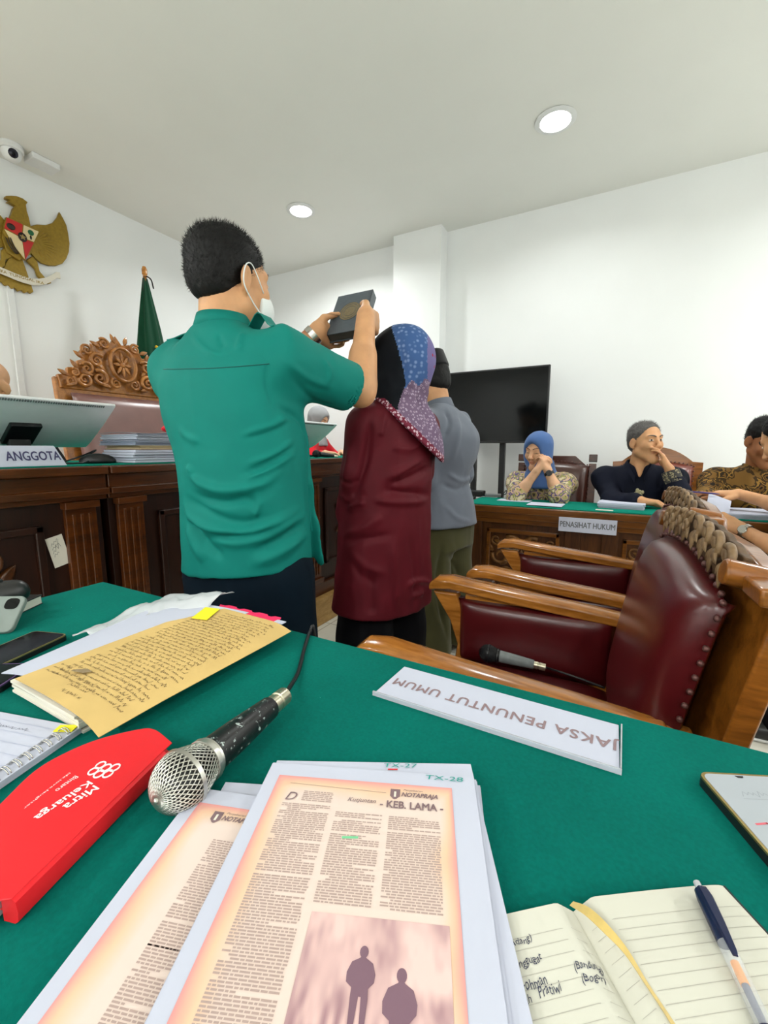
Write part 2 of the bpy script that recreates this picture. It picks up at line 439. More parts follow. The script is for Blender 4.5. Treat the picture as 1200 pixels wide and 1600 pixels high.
def skin(name, c):
    t = NT(name); t.set(Roughness=.5, Subsurface_Weight=.12, Subsurface_Scale=.01, Specular_IOR_Level=.35)
    t.b.inputs['Subsurface Radius'].default_value = (1, .4, .25)
    a = t.n('ShaderNodeVertexColor', layer_name='tint'); mp = t.coord(); q = t.noise(mp, 22, 4)
    r = t.ramp(q, 0, [(.3, (.86, .84, .84, 1)), (.7, (1.05, 1.03, 1.02, 1))])
    m = t.n('ShaderNodeMix', data_type='RGBA', blend_type='MULTIPLY'); m.inputs[0].default_value = 1; t.l(a, 0, m, 6); t.l(r, 0, m, 7)
    t.l(m, 2, t.b, 'Base Color'); t.bump(t.noise(mp, 400, 2), 0, .1, .0005); return t.m

M = {}
M['wall'] = plain('painted plaster', srgb(238, 240, 240), .75, var=.012, scale=3, bump=.04, bscale=160, spec=.3)
M['ceiling'] = plain('ceiling paint', srgb(233, 234, 229), .85, var=.01, scale=3, spec=.2)
def tile_mat():
    t = NT('floor tile'); t.set(Roughness=.22, Specular_IOR_Level=.5)
    mp = t.coord((1, 1, 1)); q = t.noise(mp, 5, 5, .6)
    r = t.ramp(q, 0, [(.3, srgb(224, 221, 208)), (.7, srgb(240, 237, 226))])
    br = t.n('ShaderNodeTexBrick', offset=0.0); br.inputs['Scale'].default_value = 1.0; br.inputs['Mortar Size'].default_value = .003
    br.inputs['Brick Width'].default_value = .6; br.inputs['Row Height'].default_value = .6
    t.l(mp, 0, br, 'Vector'); t.l(r, 0, br, 'Color1'); t.l(r, 0, br, 'Color2'); br.inputs['Mortar'].default_value = srgb(170, 165, 150)
    t.l(br, 0, t.b, 'Base Color'); return t.m
M['tile'] = tile_mat()
M['white_plastic'] = plain('white plastic', srgb(226, 228, 228), .35, var=.02)
M['grey_plastic'] = plain('grey plastic', srgb(120, 122, 124), .45, var=.05)
M['black_plastic'] = plain('black plastic', srgb(22, 22, 24), .4, var=.1)
M['black_gloss'] = plain('black glass', srgb(8, 10, 11), .1, var=.05, spec=.22)
M['lens'] = plain('dark lens', srgb(18, 18, 40), .05)
M['lamp'] = emit('lamp diffuser', (1, .97, .93, 1), 14.0)
M['chrome'] = plain('brushed metal', srgb(190, 188, 182), .25, 1.0, var=.05)
M['brass'] = plain('antique brass', srgb(150, 116, 50), .38, .75, var=.25, scale=60)
M['gold'] = plain('gold edge', srgb(172, 150, 96), .28, .8, var=.05)
M['bronze'] = plain('bronze gold paint', srgb(148, 120, 40), .42, .35, var=.12, scale=60, bump=.3, bscale=120)
M['wood_dark'] = wood('dark teak', srgb(34, 11, 3), srgb(76, 34, 10), (1, 10, 10), coat=.2)
M['wood_bench'] = wood('bench rail wood', srgb(48, 20, 3), srgb(96, 48, 11), (10, 1.0, 10), coat=.2)
M['wood_counsel'] = wood('counsel rail wood', srgb(74, 40, 10), srgb(124, 74, 26), (1.0, 10, 10))
M['wood_panel'] = wood('panel wood', srgb(22, 6, 1), srgb(46, 18, 4), (10, 10, 1.0), rough=.4, coat=.1)
M['wood_chair'] = wood('chair teak', srgb(92, 48, 8), srgb(150, 90, 30), (1.2, 12, 12))
M['wood_light'] = wood('varnished orange teak', srgb(150, 88, 30), srgb(202, 138, 66), (1.0, 12, 12), rough=.22)
M['wood_carved'] = wood('carved teak', srgb(118, 66, 20), srgb(190, 124, 56), (6, 6, 6), rough=.3)
M['wood_arm'] = wood('armrest teak', srgb(124, 70, 18), srgb(188, 122, 52), (1.2, 8, 8), rough=.22)
M['wood_counsel_panel'] = wood('counsel panel wood', srgb(46, 22, 6), srgb(88, 50, 18), (10, 10, 1.0), rough=.4, coat=.1)
M['wood_counsel_relief'] = wood('counsel carved relief', srgb(70, 40, 12), srgb(128, 84, 36), (6, 6, 6), rough=.4, coat=.1)
M['wood_dusty_highlight'] = wood('dusty highlight relief', srgb(86, 62, 38), srgb(150, 122, 88), (6, 6, 6), rough=.5, coat=.1)  # lighter tone holds both dust and highlights painted onto the carving
M['wood_dull'] = wood('dull carved wood', srgb(40, 25, 11), srgb(100, 72, 42), (6, 6, 6), rough=.6, coat=0)
M['wood_relief'] = wood('relief carved teak', srgb(40, 18, 4), srgb(92, 50, 16), (6, 6, 6), rough=.35, coat=.3)
M['plinth'] = wood('plinth ply', srgb(150, 112, 56), srgb(196, 158, 98), (4, 2, 6), rough=.5, coat=.1)
def leather(name, c, rough=.3):
    t = NT(name); t.set(Roughness=rough, Coat_Weight=.25, Coat_Roughness=.25)
    mp = t.coord(); q = t.noise(mp, 6, 3); d = tuple(x * .75 for x in c[:3]) + (1,)
    r = t.ramp(q, 0, [(.3, d), (.75, c)]); t.l(r, 0, t.b, 'Base Color')
    v = t.n('ShaderNodeTexVoronoi'); v.inputs['Scale'].default_value = 420; t.l(mp, 0, v, 'Vector'); t.bump(v, 0, .12, .0006); return t.m
M['leather'] = leather('maroon leather', srgb(84, 16, 20))
M['leather_tan'] = leather('dusty mauve leather', srgb(134, 96, 90), .35)
M['leather_brown'] = leather('brown leather', srgb(70, 36, 28))
M['leather_red'] = leather('red brown leather', srgb(122, 58, 48))
def felt(name, c):
    t = NT(name); t.set(Roughness=.95, Sheen_Weight=.25, Specular_IOR_Level=.1); t.b.inputs['Sheen Tint'].default_value = srgb(20, 150, 125)
    mp = t.coord(); q = t.noise(mp, 5, 6, .6); q2 = t.noise(mp, 260, 3)
    m = t.math('ADD', t.math('MULTIPLY', q, .6), t.math('MULTIPLY', q2, .4))
    lo = tuple(x * .82 for x in c[:3]) + (1,); hi = tuple(x * 1.15 for x in c[:3]) + (1,)
    r = t.ramp(m, 0, [(.35, lo), (.65, hi)])
    v = t.n('ShaderNodeTexVoronoi'); v.inputs['Scale'].default_value = 30; t.l(mp, 0, v, 'Vector')      # lint specks
    lt = t.math('LESS_THAN', v, .018); mx = t.mix(lt, 0, r, srgb(120, 190, 170)); t.l(mx, 2, t.b, 'Base Color')
    t.bump(q2, 0, .35, .001); return t.m
M['felt'] = felt('green felt', srgb(0, 98, 88))
M['felt_far'] = felt('green felt cover', srgb(0, 114, 96))
M['paper'] = plain('white paper', srgb(194, 197, 213), .8, var=.015, scale=8, spec=.2)
M['paper_warm'] = plain('aged white paper', srgb(224, 218, 204), .8, var=.03, scale=20, spec=.2)
M['paper_cream'] = plain('cream notebook paper', srgb(208, 206, 193), .8, var=.015, scale=8, spec=.2)
M['kraft'] = plain('kraft paper', srgb(212, 180, 116), .8, var=.07, scale=12, spec=.2)
M['ink'] = plain('black ink', srgb(44, 38, 40), .7)
M['ink_brown'] = plain('faded ink', srgb(86, 66, 44), .8)
M['ink_blue'] = plain('blue black ink', srgb(58, 60, 84), .7)
M['ink_print'] = plain('faded newsprint ink', srgb(178, 154, 146), .8)
M['ink_head'] = plain('headline ink', srgb(128, 104, 108), .8)
M['ink_teal'] = plain('teal marker', srgb(40, 150, 140), .7)
M['sign_grey'] = plain('grey sign letters', srgb(142, 118, 122), .6)
M['sign_navy'] = plain('navy sign letters', srgb(62, 58, 98), .6)
M['sign_dark'] = plain('dark grey sign letters', srgb(96, 96, 100), .6)
M['acrylic'] = plain('clear acrylic', srgb(238, 240, 248), .1, trans=.6, ior=1.35)
M['red_card'] = plain('glossy red card', srgb(226, 30, 40), .35, var=.03, scale=6)
M['white_ink'] = plain('white print', srgb(244, 236, 236), .6)
M['pink'] = plain('hot pink divider', srgb(236, 44, 96), .6)
M['yellow'] = plain('yellow sticky note', srgb(240, 232, 40), .7)
M['gold_ribbon'] = plain('gold ribbon', srgb(206, 178, 104), .45, var=.1, scale=90, sheen=.3)
M['rule'] = plain('faint ruled line', srgb(178, 174, 164), .8)
M['hair'] = None
# ------------------------------------------------------------------ the setting
XL, YF, XR, YN, HC = -3.70, 3.87, 4.2, -3.2, 3.0
def st(name, g, m, **k): return obj(name, g, m, kind='structure', **k)
st('floor', G().bb((XL - .1, YN - .1, -.1), (XR + .1, YF + .1, 0)), M['tile'])
st('ceiling', G().bb((XL - .1, YN - .1, HC), (XR + .1, YF + .1, HC + .1)), M['ceiling'])
st('wall_left', G().bb((XL - .1, YN - .1, 0), (XL, YF + .1, HC)), M['wall'])
st('wall_far', G().bb((XL, YF, 0), (XR, YF + .1, HC)), M['wall'])
st('wall_right', G().bb((XR, YN - .1, 0), (XR + .1, YF + .1, HC)), M['wall'])
st('wall_near', G().bb((XL, YN - .1, 0), (XR, YN, HC)), M['wall'])
st('trim_1', G().bb((-1.92, 3.715, 0), (-1.462, YF, HC)), M['wall'])                       # the square pier on the far wall
st('trim_2', G().bb((XL, 1.485, 0), (XL + .018, 1.525, 2.3)), M['white_plastic'], bevel=.003)  # cable duct under the emblem

for i, (x, y, share) in enumerate(LAMPS):
    vis = i < 2
    t = thing('downlight', ['round recessed ceiling downlight over the judges bench side', 'round recessed ceiling downlight above the television side'][i] if vis else
              'round recessed ceiling downlight added out of view to fill the room light', 'ceiling light', (x, y, HC), 'ceiling downlights')
    obj('trim_ring', G().lathe([(.085, -.002), (.112, -.002), (.115, -.006), (.09, -.012), (.085, -.012), (.085, -.002)], (x, y, HC), n=40), M['white_plastic'], t, smooth='auto')
    obj('diffuser', G().lathe([(.001, -.007), (.06, -.0065), (.086, -.004), (.086, -.001), (.001, -.001)], (x, y, HC), n=40), M['lamp'], t, smooth='auto')
    ld = bpy.data.lights.new('downlight_bulb', 'AREA'); ld.shape = 'DISK'; ld.size = .17; ld.energy = LAMP_WATT * share; ld.color = (.975, 1.0, .985); ld.spread = math.radians(155)
    lo = bpy.data.objects.new('downlight_bulb', ld); COL.objects.link(lo); lo.parent = t; lo.location = (0, 0, -.014)

# dome camera and the white box next to it on the ceiling
cx, cy = -3.50, 1.52
t = thing('security_camera', 'white dome security camera on the ceiling above the eagle emblem', 'security camera', (cx, cy, HC))
obj('mount', G().lathe([(.001, 0), (.062, 0), (.066, -.008), (.066, -.026), (.058, -.034), (.001, -.034)], (cx, cy, HC), n=40), M['white_plastic'], t, smooth='auto')
obj('dome', G().ball((cx, cy, HC - .045), .052, 28), M['white_plastic'], t, smooth=True)
cdir = nrm(CAM + vec(.0, .9, .35) - vec(cx, cy, HC - .045))
obj('lens', G().ball(vec(cx, cy, HC - .045) + cdir * .028, (.031, .031, .031), 20), M['lens'], t, smooth=True)
obj('eye', G().ball(vec(cx, cy, HC - .045) + cdir * .050, .012, 14), M['black_gloss'], t, smooth=True)
t = obj('junction_box', G().bb((-3.56, 1.61, HC - .036), (-3.44, 1.77, HC)), M['white_plastic'], bevel=.006)
tag(t, 'flat white square box on the ceiling beside the dome camera', 'junction box')

# ------------------------------------------------------------------ carving helper
def scroll(g, c, x, y, r, turns=1.6, start=0., hand=1, th=.12, n=26, lift=0):
    c = np.asarray(c, float); x = np.asarray(x, float); y = np.asarray(y, float); z = nrm(np.cross(x, y)); P = []; R = []
    for i in range(n):
        t = i / (n - 1); a = start + hand * turns * 2 * PI * t; q = r * (1 - .86 * t)
        P.append(c + q * (math.cos(a) * x + math.sin(a) * y) + z * (lift + r * .25 * t)); R.append(r * th * (1.35 - .6 * t))
    g.tube(P, R, 8); g.ball(P[-1], r * .16, 8); return g
def leaf(g, a, b, w, z, n=8):
    """raised pointed leaf from a to b"""
    a = np.asarray(a, float); b = np.asarray(b, float); d = nrm(b - a); s = np.cross(z, d); R = []
    for i in range(n + 1):
        t = i / n; q = w * (math.sin(PI * min(1, t * .95 + .05)) ** .8) * (1 - .3 * t) + 1e-4; c = a + (b - a) * t
        R.append([c - s * q, c - s * q * .35 + z * q * .55, c + z * q * .25, c + s * q * .35 + z * q * .55, c + s * q, c - z * q * .2])
    return g.rings(R)
def carving(g, c, x, y, w, h, seed=0, dens=1.0):
    """symmetrical cluster of scrolls and leaves filling w x h around c"""
    c = np.asarray(c, float); x = nrm(x); y = nrm(y); z = np.cross(x, y); r = random.Random(seed)
    for sg in (-1, 1):
        X = x * sg
        for (u, v, q, s0, hd) in ((.16, .30, .15, 1.0, 1), (.34, .12, .13, .3, -1), (.22, -.12, .15, 2.2, 1), (.40, -.28, .11, 0, -1), (.14, -.36, .12, 1.5, 1), (.42, .36, .09, 3, 1)):
            scroll(g, c + X * u * w + y * v * h, X, y, q * min(w, h) * 1.05, 1.5, s0, hd, .17)
        for (u, v, a) in ((.06, .12, 1.1), (.3, .3, .4), (.44, -.06, -.5), (.3, -.4, -1.2), (.1, -.1, .2), (.46, .18, .9), (.2, .06, -.6)):
            p = c + X * u * w + y * v * h; q = .17 * min(w, h); leaf(g, p, p + (X * math.cos(a) + y * math.sin(a)) * q, q * .3, z)
    for k in range(5):
        a = PI / 2 + (k - 2) * .6; p = c + y * h * .02; q = .26 * min(w, h); leaf(g, p, p + (x * math.cos(a) + y * math.sin(a)) * q, q * .22, z)
    g.ball(c, .06 * min(w, h), 10); return g

# ------------------------------------------------------------------ judges bench (three joined units on a low plinth)
ZB = 1.055
tag(obj('platform', G().bb((-3.6, -1.2, 0), (-1.585, 3.3, .17)), M['plinth'], bevel=.004), 'low pale plywood platform under the judges bench', 'platform', kind='structure')
units = [(-1.2, -.24, 'dark carved judges bench unit at the far end out of view'), (-.235, .885, 'dark wooden judges bench unit carrying the ANGGOTA sign'),
         (.891, 2.03, 'dark wooden judges bench unit behind the man in the teal shirt'), (2.036, 3.25, 'dark wooden judges bench unit left of the woman in maroon')]
for i, (y0, y1, lab) in enumerate(units[1:]):
    t = thing('judge_bench', lab, 'bench desk', (-1.95, (y0 + y1) / 2, .17), 'judges bench units')
    g = G(); X = -1.66
    g.bb((-2.25, y0 + .01, .17), (X, y1 - .01, 1.0))
    obj('body', g, M['wood_panel'], t, bevel=.002)
    g = G()
    g.bb((X, y0, .97), (-1.625, y1, 1.02)).bb((X, y0, .948), (-1.605, y1, .972)).bb((X, y0, .93), (-1.63, y1, .948))
    obj('cornice', g, M['wood_bench'], t, bevel=.004)
    obj('base_board', G().bb((X, y0, .17), (-1.63, y1, .25)), M['wood_bench'], t, bevel=.004)
    ti = .035
    for a in (y0 + ti, y1 - ti - .1):
        g = G(); g.bb((X, a, .25), (-1.64, a + .10, .93)); g.bb((X, a - .006, .905), (-1.622, a + .106, .93)); g.bb((X, a - .006, .25), (-1.622, a + .106, .29))
        for k in (-1, 0, 1): g.bb((X, a + .05 + k * .026 - .006, .31), (-1.634, a + .05 + k * .026 + .006, .885))
        obj('pilaster', g, M['wood_bench'], t, bevel=.003)
    g = G(); a0, a1, b0, b1 = y0 + .2, y1 - .2, .36, .86
    for (p, q) in (((a0, b0), (a1, b0 + .025)), ((a0, b1 - .025), (a1, b1)), ((a0, b0), (a0 + .025, b1)), ((a1 - .025, b0), (a1, b1))):
        g.bb((X, p[0], p[1]), (X + .018, q[0], q[1]))
    obj('panel_moulding', g, M['wood_panel'], t, bevel=.005)
    g = G(); carving(g, (X + .008, (y0 + y1) / 2 - (.0), .61), (0, 1, 0), (0, 0, 1), .50, .44, 3)
    obj('carved_panel', g, M['wood_relief'], t, smooth=True)
    g = G().bb((-2.32, y0, 1.02), (-1.60, y1, 1.05)); obj('top', g, M['wood_bench'], t, bevel=.006)
    g = G().bb((-2.30, y0 + .012, 1.046), (-1.622, y1 - .012, 1.0535)); obj('felt_cover', g, M['felt_far'], t, bevel=.001)

# ------------------------------------------------------------------ defence counsel table
X0, X1, Y0, Y1, ZC = -.835, 1.35, 2.52, 2.94, .78
t = thing('counsel_table', 'dark carved defence counsel table with a green felt top', 'table', ((X0 + X1) / 2, 2.73, 0))
obj('body', G().bb((X0 + .05, Y0 + .05, 0), (X1 - .05, Y0 + .1, .72)).bb((X0 + .05, Y0 + .05, 0), (X0 + .1, Y1 - .05, .72)).bb((X1 - .1, Y0 + .05, 0), (X1 - .05, Y1 - .05, .72)), M['wood_counsel_panel'], t, bevel=.003)
g = G().bb((X0 + .02, Y0 + .012, .70), (X1 - .02, Y0 + .1, .735)).bb((X0 + .03, Y0 + .025, .672), (X1 - .03, Y0 + .1, .70))
obj('cornice', g, M['wood_counsel'], t, bevel=.004)
obj('base_board', G().bb((X0 + .04, Y0 + .03, 0), (X1 - .04, Y0 + .1, .09)), M['wood_counsel'], t, bevel=.004)
for a in (X0 + .05, -.235, -.05, .56, .75, X1 - .13): obj('pilaster', G().bb((a, Y0 + .032, .09), (a + .08, Y0 + .06, .672)), M['wood_counsel_panel'], t, bevel=.004)
for a, b in ((X0 + .16, -.26), (.05, .54), (.85, 1.2)):
    g = G(); c = vec((a + b) / 2, Y0 + .048, .42)
    for (p, q) in (((a, .16), (b, .185)), ((a, .61), (b, .635)), ((a, .16), (a + .022, .635)), ((b - .022, .16), (b, .635))): g.bb((p[0], Y0 + .03, p[1]), (q[0], Y0 + .052, q[1]))
    obj('panel_moulding', g, M['wood_counsel'], t, bevel=.004)
    g = G(); carving(g, c, (1, 0, 0), (0, 0, 1), b - a - .05, .40, 5); obj('carved_panel', g, M['wood_counsel_relief'], t, smooth=True)
obj('top', G().bb((X0, Y0, .735), (X1, Y1, .775)), M['wood_counsel'], t, bevel=.006)
obj('felt_cover', G().bb((X0 + .02, Y0 + .022, .77), (X1 - .02, Y1 - .01, .7795)), M['felt_far'], t, bevel=.001)

# ------------------------------------------------------------------ television on its stand
tx0, tx1, tz0, tz1, ty = -1.50, -.50, 1.155, 1.74, 3.55
t = thing('television', 'large black flat television on a post stand', 'television', ((tx0 + tx1) / 2, ty, tz0))
g = G().bb((tx0, ty, tz0), (tx1, ty + .035, tz1)).bb((tx0 + .2, ty + .03, tz0 + .06), (tx1 - .2, ty + .07, tz1 - .15)); obj('housing', g, M['black_plastic'], t, bevel=.004)
obj('screen', G().bb((tx0 + .012, ty - .002, tz0 + .018), (tx1 - .012, ty + .004, tz1 - .012)), M['black_gloss'], t)
t = thing('television_stand', 'black two post television stand behind the counsel table', 'stand', ((tx0 + tx1) / 2, 3.66, 0))
pa = ony(783, 730, 3.62)[0]; pb = ony(739, 730, 3.62)[0]
for q in (pa, pb): obj('post', G().bb((q - .022, 3.625, .04), (q + .022, 3.67, 1.5)), M['black_plastic'], t, bevel=.003)
obj('base', G().bb((pb - .2, 3.4, 0), (pa + .2, 3.8, .04)), M['black_plastic'], t, bevel=.004)
obj('bracket', G().bb((pb - .1, 3.622, 1.3), (pa + .1, 3.64, 1.36)).bb((pb - .1, 3.622, 1.55), (pa + .1, 3.64, 1.6)), M['black_plastic'], t, bevel=.003)

# ------------------------------------------------------------------ chairs
def pillow(g, fr, o, w, h, d, nu=22, nv=22, e=.10, arch=0.0, flare=0.0):
    """stuffed leather panel: fr columns = (across, up, out); front bulges by d; arch lifts the top middle"""
    fr = np.asarray(fr); o = np.asarray(o, float)
    def P(u, v):
        a = 2 * u - 1; b = 2 * v - 1
        q = ((1 - abs(a) ** 6) * (1 - abs(b) ** 6)); q = max(q, 0) ** .45
        x = a * w / 2 * (1 + flare * v); y = v * h + arch * v * (1 - a * a)
        return o + fr @ vec(x, y, d * (.28 * q + .72 * q * (1 - .35 * (a * a + b * b) / 2)))
    return g.sheet(P, nu, nv, th=.014)
def nails(g, pts, r, z):
    for p in pts: g.ball(p, r, 8)
def chair(label, cat_group, o, yaw, leather, wd, carved, w=.56, dpt=.50, seat_z=.46, arm_z=.665, back_top=.915, crest='carved', arms=True, rec=13):
    """local: x across, y forward, z up; seat centre at o"""
    R = rotz(yaw); o = np.asarray(o, float)
    T = thing('armchair', label, 'chair', o, cat_group)
    g_ = lambda: G().at(o, R)
    iw = w - .16 if arms else w - .08
    obj('seat', pillow(g_(), np.array([[1, 0, 0], [0, 1, 0], [0, 0, 1.]]).T, (0, -dpt / 2 + .02, seat_z - .05), iw + .03, dpt, .07), leather, T, smooth=True)
    obj('seat_frame', g_().bb((-w / 2 + .03, -dpt / 2, seat_z - .12), (w / 2 - .03, dpt / 2 + .02, seat_z - .045)), wd, T, bevel=.006)
    for sx in (-1, 1):
        for y0, y1 in ((dpt / 2 - .03, dpt / 2 + .0), (-dpt / 2 + .02, -dpt / 2 - .09)):
            x = sx * (w / 2 - .06)
            obj('leg', g_().rings([[vec(x - a, yy - a, z), vec(x + a, yy - a, z), vec(x + a, yy + a, z), vec(x - a, yy + a, z)] for yy, z, a in ((y1, 0, .02), (y0, seat_z * .5, .026), (y0, seat_z - .05, .03))]), wd, T, bevel=.004)
    ra = math.radians(rec); upv = vec(0, -math.sin(ra), math.cos(ra)); fwd = vec(0, math.cos(ra), math.sin(ra)); xx = vec(1, 0, 0)
    fr = np.array([xx, upv, fwd]).T; b0 = vec(0, -dpt / 2 + .01, seat_z - .02); L = (back_top - seat_z) / math.cos(ra)
    bw = w + .10
    obj('backrest', pillow(g_(), np.array([-xx, upv, fwd]).T, b0 + fwd * .012, bw - .16, L - .02, .065, arch=.03, flare=.06), leather, T, smooth=True)
    # board behind the cushion with a shaped top
    hw = bw / 2 - .01; top = L + (.035 if crest == 'carved' else .06)
    if crest == 'posts': out = [(-hw + .05, -.1), (hw - .05, -.1), (hw - .05, top - .1), (hw - .16, top), (-hw + .16, top), (-hw + .05, top - .1)]
    elif crest == 'arch':
        out = [(-hw + .02, -.1), (hw - .02, -.1), (hw, top - .05), (hw - .06, top - .045)] + [(hw * .78 * math.cos(a), top - .045 + .10 * math.sin(a) ** 2) for a in np.linspace(.15, PI - .15, 17)] + [(-hw + .06, top - .045), (-hw, top - .05)]
    else: out = [(-hw + .02, -.1), (hw - .02, -.1), (hw, top - .04), (hw - .05, top), (.12, top + .02), (-.12, top + .02), (-hw + .05, top), (-hw, top - .04)]
    obj('back_frame', g_().prism(out, .034, b0 - fwd * .026, xx, upv), wd, T, bevel=.006)
    P = [b0 + fwd * .016 + xx * (s * (bw - .155) / 2 * (1 + .06 * v)) + upv * (v * (L - .02)) for s in (-1, 1) for v in np.linspace(.05, 1, 17)]
    P += [b0 + fwd * .016 + xx * ((bw - .155) / 2 * 1.06 * a) + upv * (L - .015 + .03 * (1 - a * a)) for a in np.linspace(-.93, .93, 18)]
    g = g_(); nails(g, P, .0055, fwd); obj('nail_trim', g, M['brass_nail'], T, smooth=True)
    if crest == 'carved':
        g = g_(); c = b0 + upv * (top - .006) - fwd * .004; cw = bw / 2 - .075
        us = np.linspace(-1, 1, 61)
        tp = [(cw * u, .020 + .026 * (1 - u * u) + .004 * abs(math.sin(4.5 * PI * u))) for u in us]; bt = [(cw * u, -.022 - .016 * abs(math.cos(5 * PI * u)) + .012 * u * u) for u in us]
        g.prism(bt + tp[::-1], .014, c + fwd * .010, xx, upv); f = c + fwd * .024
        cb = obj('crest', g, carved, T, bevel=.003); g = g_()
        for k in range(8):
            u = (k - 3.5) / 3.5; sg = 1 if u < 0 else -1; p = f + xx * cw * u * .92 + upv * (.010 + .016 * (1 - u * u))
            scroll(g, p, xx * sg, upv, .024, 1.25, 1.0, 1, .21)
            for a, l in ((-.9, .040), (-1.7, .046), (-2.5, .040), (.9, .034)): leaf(g, p + upv * -.004, p + (xx * sg * math.cos(a) + upv * math.sin(a)) * l, .0115, fwd)
        obj('crest_relief', g, M['wood_dusty_highlight'], cb, smooth=True)  # relief coloured lighter than its board, for dust and painted highlights
        for s in (-1, 1):
            g = g_(); e = c + xx * s * (bw / 2 - .045) - fwd * .01
            g.cyl(e - xx * s * .015 + fwd * .045, e - xx * s * .015 - fwd * .03, .02, 18); g.box(e + xx * s * .036 - upv * .005, (.07, .045, .026))
            obj('crest_volute', g, wd, T, smooth='auto', bevel=.004)
    if crest == 'posts':
        for s in (-1, 1):
            g = g_(); p = b0 + xx * s * (hw - .035) - fwd * .012
            g.box(p + upv * (top - .06) / 2, (.05, .04, top - .06), fr[:, [0, 2, 1]] * np.array([1, 1, 1])); g.box(p + upv * (top - .02), (.056, .046, .055), fr[:, [0, 2, 1]])
            obj('post', g, wd, T, bevel=.004)
    if arms:
        for s in (-1, 1):
            xa = s * (w / 2 - .03)
            A = obj('arm', _arm(g_(), xa, s, dpt, seat_z, arm_z), M['wood_arm'], T, bevel=.007, seg=3)
            for inner in (1, -1):
                pf = np.array([vec(0, s * inner, 0), vec(0, 0, 1), vec(-s * inner, 0, 0)]).T
                if np.linalg.det(pf) < 0: pf[:, 0] *= -1
                obj('arm_panel', pillow(g_(), pf, vec(xa - s * inner * .012, .015, seat_z - .03), dpt - .05, arm_z - seat_z - .0, .035 if inner == 1 else .012), leather, A, smooth=True)
    return T
def _arm(g, xa, s, dpt, sz, az):
    y0, y1 = -dpt / 2 - .04, dpt / 2 + .075
    R = []
    for y, z, hw, hh in ((y0, az - .036, .026, .016), (-.1, az - .018, .032, .018), (.1, az, .036, .018), (y1 - .06, az + .018, .038, .018), (y1 - .01, az + .012, .036, .018), (y1 + .012, az - .002, .030, .012)):
        R.append([vec(xa - hw, y, z - hh), vec(xa + hw, y, z - hh), vec(xa + hw, y, z + hh * .6), vec(xa + hw * .6, y, z + hh), vec(xa - hw * .6, y, z + hh), vec(xa - hw, y, z + hh * .6)])
    g.rings(R)
    R = []
    for z, y, b in ((sz - .10, dpt / 2 - .02, .026), (sz + .02, dpt / 2 - .035, .024), (sz + .10, dpt / 2 - .01, .026), (az - .015, dpt / 2 + .035, .04)):
        R.append([vec(xa - .022, y - b, z), vec(xa + .022, y - b, z), vec(xa + .022, y + b, z), vec(xa - .022, y + b, z)])
    g.rings(R)
    return g.bb((xa - .012, -dpt / 2 + .0, sz - .05), (xa + .012, dpt / 2 - .03, az - .012))
M['brass_nail'] = plain('dull nail heads', srgb(96, 62, 58), .4, .4)
# the two prosecution chairs face the judges (-x)
chair('maroon leather prosecution armchair nearest the green table', 'prosecution armchairs', (-.165, 1.05, 0), PI / 2 + math.radians(4), M['leather'], M['wood_chair'], M['wood_dull'], w=.58, rec=10)
chair('maroon leather prosecution armchair second from the green table', 'prosecution armchairs', (-.12, 1.73, 0), PI / 2 + math.radians(2), M['leather'], M['wood_chair'], M['wood_dull'], w=.58, rec=10)
# chairs of the defence counsel, facing the camera (-y)
chair('dark brown square backed chair behind the woman in the blue headscarf', 'defence counsel chairs', (-.42, 3.25, 0), PI, M['leather_brown'], M['wood_dark'], M['wood_dark'], w=.50, back_top=1.02, crest='posts', arms=False, rec=6)
chair('orange brown arched chair behind the man in the navy shirt', 'defence counsel chairs', (.235, 3.25, 0), PI, M['leather_red'], M['wood_chair'], M['wood_chair'], w=.46, back_top=1.03, crest='arch', arms=False, rec=6)
